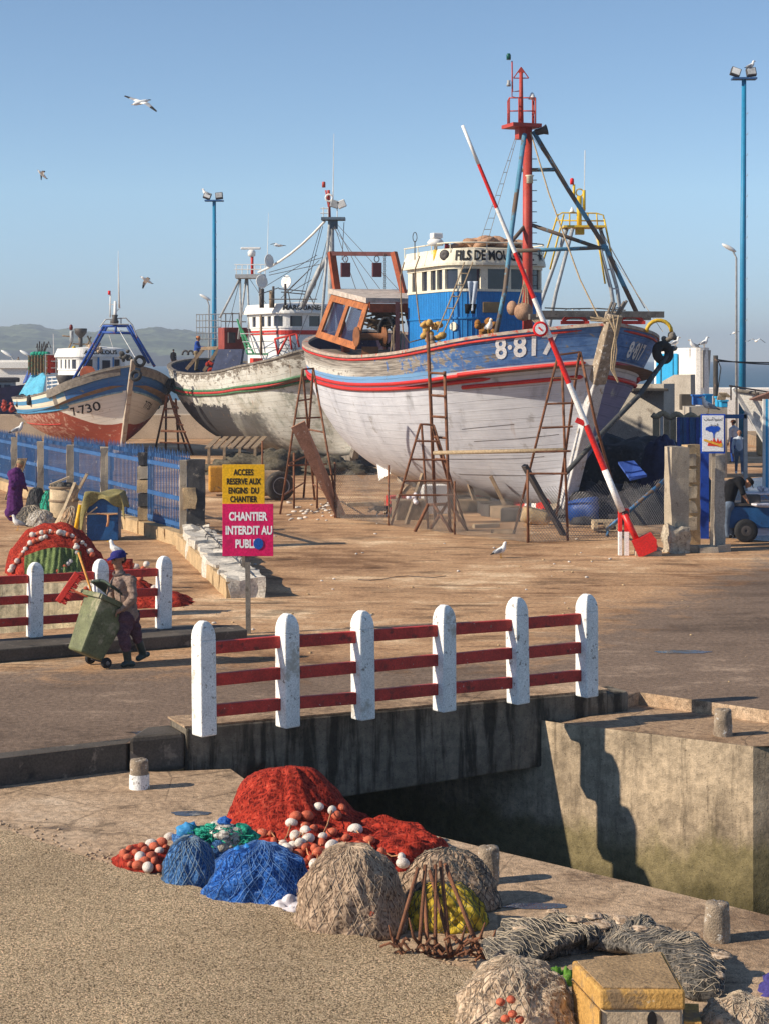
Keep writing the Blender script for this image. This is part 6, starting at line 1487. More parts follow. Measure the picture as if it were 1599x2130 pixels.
mb = MB(); k = P(1215, 1090); mb.lathe([(.0,-.38),(.30,-.38),(.32,-.1),(.31,.2),(.30,.38),(.0,.38)], k+Vector((0,0,.36)), 18, Matrix.Rotation(R(78), 4, 'Y') @ Matrix.Rotation(.4, 4, 'X')); tag(mb.build('blue_drum', mat('blue_drum_plastic', (.015,.06,.25), .45)), 'blue plastic drum lying behind the chain link fence', 'drum')
pal = thing('pallet', 'broken wooden pallet just left of the barrier post', 'pallet', P(1258, 1106))
for z in (.05, .26):
    for i in range(4): mb = MB(); mb.bar(P(1258, 1106)+Vector((-.30,-.2+i*.17,z)), P(1258, 1106)+Vector((.34,-.2+i*.17,z)), .11, .03); mb.build('slat', m_palewood, pal)
for x in (-.26, .04, .30): mb = MB(); mb.box(P(1258, 1106)+Vector((x, .05, .155)), (.1, .6, .17)); mb.build('bearer', m_palewood, pal)
mb = MB(); k = P(1113, 1092)+Vector((0,0,.22)); mb.lathe([(.2,-.36),(.22,-.2),(.21,.2),(.2,.36)], k, 16, Matrix.Rotation(R(85), 4, 'Y') @ Matrix.Rotation(.3, 4, 'Y')); tag(mb.build('log', m_stone), 'short thick pale log lying under the bow', 'log')
bxs = thing('wooden_crate', 'square brown crate under the middle of the big boat', 'crate', P(850, 1082)); mb = MB(); mb.box(P(850, 1080)+Vector((0,0,.25)), (.82, .6, .5), R(12)); mb.build('shell', m_wood, bxs, bevel=.02)
mb = MB(); mb.box(P(850, 1080)+Vector((0,0,.5)), (.88, .66, .05), R(12)); mb.build('lid', m_wood, bxs)
bundle('plastic_bag', 'crumpled white plastic bag on the square brown crate', 'bag', 855, 1040, 45.9, 6, .16, m_plastic)
for px, py, w_, h_, m, lab in ((835, 1000, .8, .5, m_redwood, 'red painted keel crate under the boat, left of the short splayed trestle'), (900, 1010, .7, .8, m_white, 'white painted block under the boat behind the narrow ladder')):
    mb = MB(); b = P(px, 1068); mb.box(b+Vector((0,0,h_/2)), (w_, .5, h_), R(15)); tag(mb.build('keel_support', m, bevel=.02), lab, 'block')
mb = MB()
for a, b in (((815, 1075), (830, 1030)), ((845, 1090), (880, 985)), ((800, 1070), (850, 1010))): mb.bar(P(*a), Q(*b, P(*a).y+.2), .12, .10)
tag(mb.build('timber_props', m_wood), 'rough timber props wedged under the middle of the hull', 'timber')
mb = MB(); a = Q(783, 960, 57); mb.prism([a, Q(795, 950, 57), Q(812, 985, 56.5), Q(788, 1000, 56.5)], (.0,.35,0)); tag(mb.build('rudder', m_white), 'pale rudder board under the stern of the big boat', 'rudder')
rock_heap('dirt_mound', 'dirt heap at the foot of the dark leaning prop', 'dirt', P(1160, 1080), (.5, .5, .35), m_tarp, 20, 8, .4, 12)
rock_heap('weed_clump', 'dark scrub and nets growing below the peeling white boat', 'scrub', P(560, 985), (2.2, 1.2, .75), mat('dark_scrub', (.10,.085,.06), .95, .5, 9, [((.14,.12,.09), 8, .55, .1)], 1.0, 20), 40, 14, .55, 14)
rock_heap('weed_clump', 'dark scrub below the stem of the peeling white boat', 'scrub', P(690, 985), (1.6, 1.0, .55), mat('grey_scrub', (.11,.095,.07), .95, .5, 9, [((.16,.14,.11), 8, .55, .1)], 1.0, 20), 36, 12, .55, 15)
# old trailer with wheel behind the sign, decking
tr = thing('old_trailer', 'old orange trailer with a big worn wheel behind the yellow sign', 'trailer', P(520, 1035))
mb = MB(); c = P(460, 1030); mb.box(c+Vector((.12,0,.52)), (1.0, .7, .8), R(8)); mb.build('orange_box', mat('dull_orange_paint', (.50,.24,.03), .6, .25, 4, [((.2,.12,.05), 6, .58, .1)]), tr, bevel=.05)
mb = MB(); c = P(540, 1040); mb.box(c+Vector((.05,.2,.5)), (1.3, .7, .75), R(5)); mb.build('chassis', m_wood, tr, bevel=.12)
mb = MB(); k = P(583, 1040)+Vector((0,-.1,.43)); rt = Vector((.35,-.9,.05)).to_track_quat('Z','Y').to_matrix().to_4x4()
mb.lathe([(.26,-.14),(.40,-.16),(.45,-.08),(.45,.08),(.40,.16),(.26,.14)], k, 24, rt); w = mb.build('wheel', m_tyre, tr)
mb = MB(); mb.lathe([(.0,.09),(.1,.13),(.24,.14),(.27,.16),(.25,.1)], k, 20, rt, cap=False); mb.build('rim', m_steel, w)
mb = MB()
for i in range(7): mb.bar(P(432+i*16, 985, 0)+Vector((0,0,.95)), P(455+i*16, 965, 0)+Vector((0,0,1.1)), .20, .05)
for i in range(4): mb.bar(P(435+i*32, 985), P(435+i*32, 985)+Vector((0,0,.95)), .1)
tag(mb.build('plank_staging', m_wood), 'low staging of brown planks behind the sign and blue fence end', 'staging')
for i, (px, py) in enumerate(((606, 1040), (662, 1050))):
    mb = MB(); b = P(612 if i == 0 else 660, 1058); mb.tube([b, b+Vector((0,0,1.6-.4*i))], .035, 6); tag(mb.build('post', m_rust), ['thin red and white banded post between the trailer wheel and the plank', 'short rusty stake right of the banded post'][i], 'post')
# small litter
mb = MB()
for i in range(40):
    px = rnd.uniform(430, 1290); py = rnd.uniform(1070, 1330); b = P(px, py); r = rnd.uniform(.012, .035); mb.ell(b+Vector((0,0,r*.4)), (r*1.4, r, r*.6), Matrix.Rotation(rnd.uniform(0, 3), 4, 'Z'), 6, 4, .3, i)
for i in range(40):
    b = P(rnd.uniform(590, 700), rnd.uniform(1040, 1085)); r = rnd.uniform(.03, .07); mb.ell(b+Vector((0,0,.02)), (r*1.5, r, r*.5), Matrix.Rotation(rnd.uniform(0, 3), 4, 'Z'), 6, 4, .4, i)
struct(mb.build('litter', mat('pale_litter', (.60,.55,.50), .9)), 'stuff')
mb = MB()
for i in range(70):
    px = rnd.uniform(380, 1600); py = rnd.uniform(1110, 1440); b = P(px, py); r = rnd.uniform(.008, .03); mb.ell(b+Vector((0,0,r*.3)), (r*1.2, r, r*.6), Matrix.Rotation(rnd.uniform(0, 3), 4, 'Z'), 6, 4, .3, i)
struct(mb.build('pebbles', m_stone), 'stuff')

# ------------------------------------------------------------------ right side: gate pillar, notice, cart
gp = thing('gate_pillar', 'tall weathered concrete gate pillar with crumbling base, right of the barrier', 'pillar', P(1410, 1150)); b = P(1408, 1150); Hp = (1150-930)/(1150-745)*HC
mb = MB(); rough_block(mb, b+Vector((.02,.2,Hp/2+.25)), (.42, .4, Hp-.5), 0.25, 31, .02); mb.build('shaft', m_conc, gp)
mb = MB(); rough_block(mb, b+Vector((-.02,.1,.30)), (.48, .55, .62), .2, 33, .13); mb.build('crumbled_base', mat('crumbled_rubble', (.42,.36,.28), .95, .3, 8, [((.15,.12,.09), 9, .55, .08)], 1.2, 20), gp)
gp2 = thing('gate_pillar', 'narrow ochre pillar with broken lattice block, right behind the crumbling gate pillar', 'pillar', P(1440, 1148)); b = P(1440, 1140)
mb = MB(); rough_block(mb, b+Vector((.0,.25,Hp/2)), (.30, .4, Hp), .2, 35, .02); mb.build('shaft', m_stone, gp2)
mb = MB()
for i in range(5): rough_block(mb, b+Vector((-.02,.03,.55+i*.36)), (.22, .10, .28), .2, 70+i, .05)
mb.build('lattice_block', m_conc, gp2)
nt = thing('fire_notice', 'white fire warning notice with blue border on a pale post', 'sign', P(1482, 1150)); DN = P(1482, 1150).y
mb = MB(); mb.bar(P(1479, 1148), Q(1484, 940, DN), .07, .05); mb.build('post', m_conc, nt)
fp_ = plate('notice_border', 1457, 861, 1508, 943, DN-.05, m_signblue, nt); plate('notice_face', 1460, 864, 1505, 939, DN-.062, m_signwhite, fp_)
def shape(name, pts, D, m, root):
    mb = MB(); mb.prism([Q(x, y, D) for x, y in pts], (0, -.004, 0)); return mb.build(name, m, root)
def ar(name, body, px, py, h): flat_text(name, body, px, py, DN-.072, h*.5, m_txtk, fp_, .001, .9)
ar('notice_lettering', '\ufe8f\ufe8e\ufe92\ufeb3\ufe83 \ufe8d\ufeee\ufe92\ufee8\ufea0\ufe97', 1483, 872, .17); ar('notice_lettering', '\ufed6\ufef3\ufeae\ufea4\ufedf\ufe8d', 1484, 884, .17)
cl_ = [(1467, 890), (1470, 888), (1474, 887), (1480, 886), (1487, 887), (1493, 886), (1497, 889), (1497, 893), (1493, 897), (1489, 898), (1486, 902), (1485, 912), (1483.5, 912), (1482.5, 902), (1479, 898), (1474, 898), (1471, 895), (1467, 895)]
shape('blue_tree_picture', cl_, DN-.07, m_signblue, fp_)
shape('flame_picture', [(1471, 926), (1474, 916), (1477, 919), (1479, 915), (1482, 918), (1484, 908), (1487, 916), (1490, 919), (1492, 911), (1496, 919), (1499, 914), (1502, 926), (1499, 930), (1490, 928), (1471, 927)], DN-.07, m_flame, fp_)
shape('match_picture', [(1463, 914), (1465, 913), (1496, 923), (1500, 921), (1502, 925), (1501, 929), (1497, 930), (1494, 927), (1463, 917)], DN-.076, m_match, fp_)
# fence of pale boards and blue sheds behind the pillars
for i, (xa, xb, yt, m, lab) in enumerate(((1357, 1371, 862, m_palewood, 'pale upright board beside the rough wall, first of four'), (1372, 1379, 866, m_white, 'narrow white upright board between two pale boards'), (1380, 1392, 866, m_palewood, 'pale upright board, third of four beside the rough wall'), (1394, 1406, 868, m_palewood, 'pale upright board nearest the dark blue shed'))):
    mb = MB(); D = 56+i*.05; a = Q(xa, yt, D); b = Q(xb, yt, D); mb.box(((a.x+b.x)/2, D, a.z/2), (b.x-a.x, .08, a.z)); tag(mb.build('upright_board', m, bevel=.01), lab, 'board')
sh = thing('blue_shed', 'dark blue slatted shed wall behind the crumbling gate pillar', 'shed', Q(1430, 960, 55))
for i in range(8):
    mb = MB(); xa = 1407+i*6.6; a = Q(xa, 868, 55); b = Q(xa+6.2, 868, 55); mb.box(((a.x+b.x)/2, 55+.03*(i%2), a.z/2), (b.x-a.x, .08, a.z)); mb.build('plank', m_bluepaint if i % 3 else m_bluetarp, sh)
mb = MB(); mb.tube([Q(1356+i*4.2, 862+4*math.sin(i*.9)+i*.25, 55.5) for i in range(26)], .10, 6); tag(mb.build('razor_wire', m_rope), 'tangle of twine along the top of the boards behind the bow', 'wire')
mb = MB()
for i in range(9): a = Q(1411+i*4, 948, 54); mb.tube([Vector((a.x, 54, .9)), a+Vector((0,0,.02+.35*(i/9)))], .02, 4)
tag(mb.build('picket_fence', m_bluepipe), 'short pale blue pickets just behind the top of the gate pillar', 'fence')
mb = MB(); a, b = Q(1457, 945, 43.5), Q(1474, 1075, 43.5); mb.box(((a.x+b.x)/2, 43.6, 1.2), (b.x-a.x, .2, 2.4)); tag(mb.build('blue_door', mat('deep_blue_door', (.012,.05,.30), .5)), 'deep blue narrow door panel between the ochre pillar and notice post', 'door')
mb = MB(); k = P(1464, 1118); mb.box(k+Vector((0,0,.14)), (.19,.2,.28)); tag(mb.build('red_crate', m_redcrate, bevel=.02), 'small red plastic crate at the foot of the deep blue door', 'crate')
mb = MB(); b = P(1499, 1145); rough_block(mb, b+Vector((0,.3,1.05)), (.22, .25, 2.1), .1, 44, .03); tag(mb.build('stone_post', m_greyplaster), 'dark stone post just behind the pale notice post', 'post')
mb = MB(); 
for i, (px, py) in enumerate(((1440, 1148), (1470, 1149), (1500, 1147))): rough_block(mb, P(px, py)+Vector((0,0,.05)), (.4, .3, .16), .2*i, 80+i, .06)
tag(mb.build('stone_step', m_conc), 'broken stone kerb at the foot of the fire notice', 'kerb')
fr_ = thing('steel_portal', 'blue steel portal around the two men walking', 'frame', Q(1548, 1000, 50))
mb = MB(); mb.bar(Q(1508, 866, 50), Q(1552, 866, 50), .1, .11); mb.build('beam', m_bluepaint, fr_)
mb = MB(); a = Q(1550, 860, 50); mb.bar((a.x, 50, 0), a, .1, .1); mb.build('upright', m_steel, fr_)
# blue handcart
ct = thing('handcart', 'blue handcart with one black wheel at the right picture edge', 'cart', P(1550, 1128)); DC = P(1550, 1128).y
a, b = Q(1500, 1085, DC), Q(1640, 1052, DC); mb = MB(); mb.box(((a.x+b.x)/2, DC+.55, (Q(0,1100,DC).z+Q(0,1054,DC).z)/2), (b.x-a.x, .95, Q(0,1054,DC).z-Q(0,1100,DC).z)); mb.build('body', m_bluepaint, ct, bevel=.03)
mb = MB(); mb.box(((a.x+b.x)/2, DC+.55, Q(0,1050,DC).z), (b.x-a.x+.08, 1.0, .06)); mb.build('rim_frame', m_iron, ct)
mb = MB(); k = Q(1551, 1104, DC); rx = Matrix.Rotation(R(90), 4, 'X'); mb.lathe([(.16,-.06),(.25,-.08),(.275,-.04),(.275,.04),(.25,.08),(.16,.06)], k, 24, rx); w = mb.build('wheel', m_black, ct)
mb = MB(); mb.lathe([(.0,.05),(.05,.08),(.16,.05)], k, 16, rx, cap=False); mb.build('hub', m_iron, w)
mb = MB(); mb.lathe([(.0,0),(.16,.02),(.24,.06),(.24,.10),(.0,.08)], Q(1590, 1056, DC-.1), 20, None, 1.3, 1); tag(mb.build('white_basin', m_plastic), 'white basin on the near edge of the blue handcart', 'basin')
tb = thing('market_table', 'blue box table with a white top behind the handcart', 'table', P(1585, 1095)); c = P(1590, 1085)
mb = MB(); mb.box(c+Vector((0,.3,.35)), (.85,.6,.72)); mb.build('body', m_bluepipe, tb); mb = MB(); mb.box(c+Vector((0,.3,.73)), (.95,.68,.04)); mb.build('table_top', m_plastic, tb)
bundle('plastic_bag', 'knotted white plastic bag on the white table top', 'bag', 1587, 1022, 48.5, 7, .15, m_plastic)
mb = MB(); mb.box(Q(1561, 1040, DC+.3), (.42, .3, .26)); tag(mb.build('black_crate', m_iron, bevel=.02), 'black fish crate on the blue handcart under the bending man', 'crate')
mb = MB(); mb.box(P(1588, 948)+Vector((0,0,.5)), (.6,.5,1.0)); tag(mb.build('stone_block', m_stone, bevel=.1), 'ochre stone block before the striped hut', 'block')
mb = MB(); mb.prism([P(1548, 920), P(1575, 930), P(1582, 905), P(1560, 895)], (0,.1,.5)); tag(mb.build('tilted_board', m_wood), 'tilted brown board behind the two walking men', 'board')
struct(flat('wet_ground', [P(1500, 1000), P(1500, 1118), P(1640, 1130), P(1680, 985)], .006, mat('wet_pavement', (.07,.065,.085), .25, .4, .8, [((.2,.18,.19), 1.2, .55, .1)], .2, 10, .5)))
# blue pipe lying by the barrier
mb = MB(); mb.tube([P(1262, 1116), P(1262, 1116)+Vector((.02,.05,.18)), Q(1285, 1082, 40.6), Q(1385, 996, 41.5)], .05, 8); tag(mb.build('blue_pipe', m_bluepipe), 'long bent blue pipe leaning behind the barrier post', 'pipe')
# yellow lookout frame behind the bow
yg = thing('lookout_gantry', 'yellow railed lookout platform on tall legs behind the big boat mast', 'gantry', Q(1208, 900, 64)); DY = 64
def seg(name, pts, r, m, n=6): mb = MB(); mb.tube([Q(x, y, DY+d) for x, y, d in pts], r, n); mb.build(name, m, yg)
for pts, m in (([(1178, 475, 0), (1120, 640, 1), (1108, 800, 1)], m_steel), ([(1190, 475, -.5), (1155, 610, -.5), (1110, 840, -.5)], m_steel), ([(1236, 475, -.5), (1270, 600, -.5), (1300, 800, -.5)], m_steel), ([(1248, 475, 0), (1283, 600, 1), (1310, 800, 1)], m_steel)): seg('leg', pts, .075, m)
for pts in ([(1160, 445, 0), (1128, 545, 0)], [(1172, 445, -.6), (1143, 560, -.6)], [(1256, 455, 0), (1275, 550, 0)], [(1240, 480, -.6), (1258, 590, -.6)]): seg('ladder_rail', pts, .035, m_yellow)
mb = MB(); mb.box(Q(1212, 472, DY), (1.45, 1.0, .07)); mb.box(Q(1205, 480, DY), (.3,.3,.25)); mb.build('platform', m_yellow, yg)
for pts in ([(1152, 470, 0), (1158, 448, 0), (1168, 442, 0), (1240, 443, 0), (1254, 447, 0), (1260, 475, 0)], [(1155, 458, 0), (1258, 459, 0)], [(1240, 443, 0), (1242, 470, 0)], [(1184, 444, 0), (1184, 470, 0)], [(1222, 444, 0), (1222, 470, 0)]): seg('guard_rail', pts, .028, m_yellow)
seg('centre_mast', [(1204, 472, 0), (1204, 408, 0)], .09, m_yellow, 8); seg('side_mast', [(1193, 415, 0), (1193, 383, 0)], .05, m_yellow); seg('side_mast', [(1214, 438, 0), (1214, 395, 0)], .06, m_yellow)
mb = MB(); k = Q(1205, 400, DY); mb.tube([k+Vector((.13*math.cos(t*.6), 0, .13*math.sin(t*.6))) for t in range(10)], .025, 5, True); mb.build('ring', m_yellow, yg)
lathe_at([(.07,-.1),(.07,.08),(.04,.12)], Q(1189, 377, DY), m_signred, 'red_lamp', yg)
seg('whip_aerial', [(1214, 440, 0), (1216, 312, 0)], .016, m_white, 5)
lathe_at([(.1,0),(.08,.05),(.02,.18)], Q(1189, 441, DY), m_white, 'white_cone', yg)
for y in (520, 560, 600, 640): seg('rung', [(1238+ (y-475)*.27, y, -.5), (1250+(y-475)*.28, y, .5)], .03, m_steel)
lines('dropped_wire', [(Q(1250, 480, DY), Q(1340, 640, DY-6))], .02, m_iron, yg)
mb = MB(); mb.tube([Q(1132, 640, 56), Q(1180, 642, 56), Q(1240, 641, 56), Q(1300, 645, 57)], .02, 4); tag(mb.build('clothes_line', m_rope), 'rope stretched between the wheelhouse and the bow, with a rag', 'rope')

mb = MB(); mb.tube([P(745+26*i, 1207-1.2*i+3*math.sin(i*1.3))+Vector((0,0,.015)) for i in range(8)], .007, 5); tag(mb.build('ground_cable', m_iron), 'thin dark cable lying across the dirt yard behind the bridge railing', 'cable')
for i, (px, py, l, rz, lab) in enumerate(((1010, 1098, .7, .4, 'short brown timber offcut lying by the foot of the splayed trestle'), (980, 1058, .9, -.2, 'longer timber offcut in the shade under the middle of the hull'), (760, 1052, 1.1, .25, 'thin timber lying right of the reddish plank'), (1045, 1110, .6, -.5, 'pale timber end lying before the leaning prop'))):
    mb = MB(); b = P(px, py); d = Vector((math.cos(rz), math.sin(rz), 0))*l/2; mb.bar(b-d+Vector((0,0,.05)), b+d+Vector((0,0,.06)), .14, .09); tag(mb.build('timber_offcut', m_wood if i % 2 else m_palewood), lab, 'timber', 'timber offcuts under the big boat')

# ------------------------------------------------------------------ bollards
def bollard(px, y0, y1, wpx, z, label, m=m_bollard, white=False):
    b = P(px, y1, z); s_ = b.y/FPX; h = (y1-y0)*s_*.97; r = wpx*s_/2
    t = thing('bollard', label, 'bollard', b, 0, 'short stone bollards along the canal edge')
    mb = MB()
    def fn(u, v):
        a = -2*math.pi*u; k = 1+.10*noise.noise(Vector((math.cos(a)*1.6+px, math.sin(a)*1.6, v*3)))+.05*noise.noise(Vector((math.cos(a)*5, math.sin(a)*5+px, v*9)))
        q = min(1, v/.86); rr = r*k*(1 if v < .86 else max(0, 1-((v-.86)/.14)**1.2))*(1.06-.1*q)
        return b+Vector((rr*math.cos(a), rr*math.sin(a), h*q+.012*(v > .86)*noise.noise(Vector((math.cos(a)*3, math.sin(a)*3, px)))))
    mb.grid(fn, 22, 16, closed_u=True); mb.build('shaft', m, t)
    if white:
        mb = MB(); mb.lathe([(r*1.09, 0), (r*1.08, h*.28), (r*1.06, h*.50)], b, 22, cap=False); mb.build('white_band', m_post, t)
    return t
bollard(290, 1578, 1640, 39, ZQ, 'short stone bollard with white painted foot, left of the red net heap', white=True)
bollard(1015, 1760, 1835, 46, ZQ, 'short stone bollard behind the beige net bundles')
bollard(1491, 1876, 1956, 53, ZQ, 'short stone bollard nearest the camera, at the right canal edge')
bollard(1503, 1474, 1530, 36, ZB, 'short stone bollard on the far bank above the sunlit canal wall')

# ------------------------------------------------------------------ net heaps in front
def heap(name, label, c, rfun, hfun, m, nu=170, nv=60, cat='nets', z0=ZQ):
    t = thing(name, label, cat, (c[0], c[1], z0))
    def surf(x, y): return hfun(x, y)
    def fn(u, v):
        a = 2*math.pi*u; r = rfun(a)*v; x = c[0]+r*math.cos(a); y = c[1]+r*math.sin(a)
        e = clamp((1-v)/.10)
        return Vector((x, y, z0-.03+max(0, hfun(x, y))*e**.5+.03*e))
    mb = MB(); mb.grid(lambda u, v: fn(u, 1-v), nu, nv, closed_u=True); o = mb.build('net', m, t)
    return t, o
def hit(hf, px, py, z0, lo, hi):
    D = lo
    while D < hi:
        p = Q(px, py, D)
        if p.z <= z0+max(0, hf(p.x, p.y)): return p
        D += .01
    return Q(px, py, hi)
pk = Vector((-.97, 17.75))
def h_red(x, y):
    dx, dy = x-pk.x, y-pk.y; rr = math.hypot(dx/.66 if dx < 0 else dx/.60, dy/.62); ang_ = math.atan2(dy, dx)
    h = .565*math.exp(-(rr**3.4))
    h = max(h, .0)+.20*math.exp(-(abs((x+.35)/1.0)**3+abs((y-17.05)/.72)**3))+.05*math.exp(-(((x-.2)/.4)**2+((y-16.7)/.3)**2))
    f = noise.noise(Vector((ang_*3.4, rr*.7, 2)))*.035*min(1, rr*1.4)+noise.noise(Vector((x*5, y*5, 4)))*.03*min(1, rr)
    f += (noise.noise(Vector((x*2+y*9, x*6-y*2, 1)))*.07+noise.noise(Vector((x*6+y*22, y*5, 7)))*.035)*clamp(rr*1.6-.9)+noise.noise(Vector((ang_*9, rr*1.2, 5)))*.022*clamp(rr*1.6)
    return h+f*(1 if h > .03 else h/.03)
def r_red(a):
    pts = [(-180, 1.02), (-150, 1.08), (-120, 1.02), (-90, 1.0), (-60, 1.05), (-45, 1.12), (-30, 1.18), (-15, 1.2), (0, 1.12), (20, .95), (45, .85), (80, .95), (110, 1.1), (140, 1.1), (165, 1.06), (180, 1.02)]
    d = math.degrees(math.atan2(math.sin(a), math.cos(a)))
    return interp(d, pts)*(1+.04*noise.noise(Vector((math.cos(a)*4, math.sin(a)*4, 0))))
rh, rnet = heap('net_heap', 'big heap of red fishing net with strings of floats, centre of the quay', (-.55, 17.15), r_red, h_red, m_netred)
def floats(root, whites, oranges, hf, z0, lo, hi, s_=1.0):
    for k, (lst, m) in enumerate(((whites, m_floatw), (oranges, m_floato))):
        for i, (x, y) in enumerate(lst):
            p = hit(hf, x, y, z0, lo, hi); mb = MB(); r = (.046 if k == 0 else .039)*s_*(1+.25*math.sin(i*2.3)); a = (i*1.7+k) % 3.1
            mb.ell(p+Vector((0, -.005, r*.30)), (r*1.32, r, r), Matrix.Rotation(a, 4, 'Z') @ Matrix.Rotation(.4*math.sin(i*3.1), 4, 'Y'), 14, 9); mb.build('float', m, root)
RW = [(607,1715),(615,1743),(672,1742),(636,1733),(642,1748),(609,1760),(691,1764),(663,1681),(691,1688),(739,1730),(834,1785),(837,1799),(655,1803),(590,1757),(597,1770),(626,1757)]
RO = [(637,1765),(622,1780),(646,1787),(768,1752),(793,1775),(706,1752),(669,1757),(636,1720),(711,1682),(664,1776),(771,1777),(531,1737),(547,1737),(564,1736),(615,1701),(655,1767),(633,1795),(700,1700),(720,1745),(745,1760),(680,1790),(610,1790),(652,1728),(690,1735),(570,1750),(640,1700),(760,1790),(800,1790)]
floats(rh, RW, RO, h_red, ZQ, 14.5, 19)
mb = MB()
order = sorted(RW+RO[:16], key=lambda q: q[0]+.4*q[1])
for a, b in zip(order, order[1:]):
    if math.dist(a, b) < 60: pa, pb = hit(h_red, *a, ZQ, 14.5, 19), hit(h_red, *b, ZQ, 14.5, 19); mb.tube([pa+Vector((0,-.02,.03)), pa.lerp(pb, .5)+Vector((0,-.03,.0)), pb+Vector((0,-.02,.03))], .007, 4)
mb.build('float_line', m_orangerope, rh)
cl0 = P(300, 1800, ZQ)
def h_small(x, y): return .13*math.exp(-(((x-cl0.x-.02)/.26)**4+((y-cl0.y-.1)/.35)**4))+.025*noise.noise(Vector((x*9, y*9, 0)))
fh, _ = heap('net_heap', 'small low heap of red net crowded with white and salmon floats, left end', (cl0.x+.02, cl0.y+.1), lambda a: .36*(1+.12*math.sin(3*a)), h_small, m_netred, 70, 20)
floats(fh, [(315,1758),(292,1787),(332,1772),(308,1808),(353,1745)], [(271,1769),(337,1755),(271,1800),(287,1803),(321,1794),(295,1761),(258,1780),(266,1786),(331,1808),(316,1785),(282,1775),(303,1772),(322,1765),(345,1765),(300,1795)], h_small, ZQ, 14.5, 18, .95)
def bundle_net(name, label, px, y0, y1, wpx, z0, m, mnet, seed, cat='net bundle', lump=.12, nets=26, sq=.9, deep=.85, tilt=0, r_=.0026, flat_=.22, group=None, fib=0):
    b = P(px, y1, z0); s_ = b.y/FPX; rx = wpx*s_/2; H_ = (y1-y0)*s_*1.02; ry = rx*deep; b = b+Vector((0, ry*.75, 0))
    t = thing(name, label, cat, b, 0, group)
    def S(u, v, off=0):
        a = 2*math.pi*u; th = math.pi*(.06+.94*v) if False else math.pi*v
        d = Vector((math.cos(a)*math.sin(th), math.sin(a)*math.sin(th), math.cos(th)))
        z = d.z*.5+.5; k = 1+lump*noise.noise(d*2.0+Vector((seed*5.1, seed, 0)))+lump*.5*noise.noise(d*5+Vector((seed, 0, seed*3)))
        k += (.07*abs(noise.noise(Vector((math.cos(a)*4.5, math.sin(a)*4.5, seed+z*.7))))-.02)*math.sin(th)+.05*noise.noise(Vector((math.cos(a)*9, math.sin(a)*9, z*3+seed)))*math.sin(th)+.10*clamp(.35-z)*math.sin(th)
        zz = max(0, (z-flat_)/(1-flat_)); w = (max(0, 1-zz**2.5))**.5*(1.0 if z > flat_ else (z/flat_)**.5)*(1+.10*(1-zz)**2)
        return b+Vector((math.cos(a)*(w*rx*k+off)+tilt*z, math.sin(a)*(w*ry*k+off), max(0.0, (z-flat_)/(1-flat_))*H_*(1+.5*(k-1))+off*.7))
    mb = MB(); mb.grid(lambda u, v: S(u, 1-v), 110, 44, closed_u=True); mb.build('filling', m, t)
    mb = MB()
    for sg in (1, -1):
        for i in range(nets):
            jt = rnd.uniform(-.15, .15)/nets; pts = [S(i/nets+jt+sg*(.28+.015*math.sin(i*2.7))*v+.010*math.sin(v*7+i*1.3), v, .005) for v in [.03+.9*q/22 for q in range(23)]]; mb.tube(pts, r_, 3, cap=False)
    mb.build('netting', mnet, t)
    if fib:
        mb = MB()
        for i in range(fib):
            v = rnd.uniform(.08, .6); q2 = S(rnd.uniform(-.04, .04)+(i/fib), min(.95, v+rnd.uniform(-.08, .08)), .004); q = S(i/fib, v, .004); k_ = [q.lerp(q2, j/4)+Vector((rnd.uniform(-.01,.01), rnd.uniform(-.012,.0), rnd.uniform(-.01,.01))) for j in range(5)]
            mb.tube(k_, .0018, 3, cap=False)
        mb.build('loose_strands', m_fib, t)
    return t, S
m_fib = mat('frayed_strands', (.50, .38, .27), .95, .3, 9, (), 0, 40)
t, S = bundle_net('net_bundle', 'steel blue round bundle in netting beside the small float heap', 393, 1752, 1852, 112, ZQ, m_netblue, mat('grey_blue_twine', (.20,.27,.34), .9), 3, nets=26)
t, S = bundle_net('net_bundle', 'deep blue wide bundle tied in netting before the red heap', 541, 1768, 1890, 212, ZQ, m_netblue2, mat('pale_blue_twine', (.12,.24,.50), .9), 5, lump=.2, nets=40, deep=.6)
mb = MB()
for i, (x, y) in enumerate(((497, 1778), (515, 1775), (473, 1790))): mb.ell(Q(x, y, 15.45), (.05,.04,.07), Matrix.Rotation(.5*i-.4, 4, 'Y'), 9, 7, .5, i)
mb.build('plastic_knot', mat('sky_blue_plastic', (.03,.22,.60), .4, bump=.2, bscale=20), t)
t, S = bundle_net('net_bundle', 'beige fluffy bundle in coarse netting with an orange tag, before the red heap', 728, 1778, 1952, 222, ZQ, m_netbeige, m_fib, 8, lump=.10, nets=30, fib=500)
mb = MB(); mb.box(Q(773, 1903, 14.42), (.03,.02,.05), rot=Matrix.Rotation(.3,4,'Y')); mb.build('orange_tag', m_floato, t)
t, S = bundle_net('net_bundle', 'beige and dark wide bundle behind the rusty grapnels and before a bollard', 932, 1780, 1898, 200, ZQ, m_netbeige, m_darkstring, 11, lump=.11, nets=24, deep=.7, fib=400)
t, S = bundle_net('net_bundle', 'yellow sacking bundle in dark netting behind the rusty grapnels', 925, 1848, 1938, 165, ZQ, m_netyellow, m_darkstring, 13, lump=.16, nets=20, deep=.6)
rock_heap('plastic_sheet', 'crumpled whitish plastic sheet between the deep blue and beige bundles', 'plastic', P(600, 1895, ZQ), (.16,.14,.12), m_plastic, 24, 10, .5, 21)
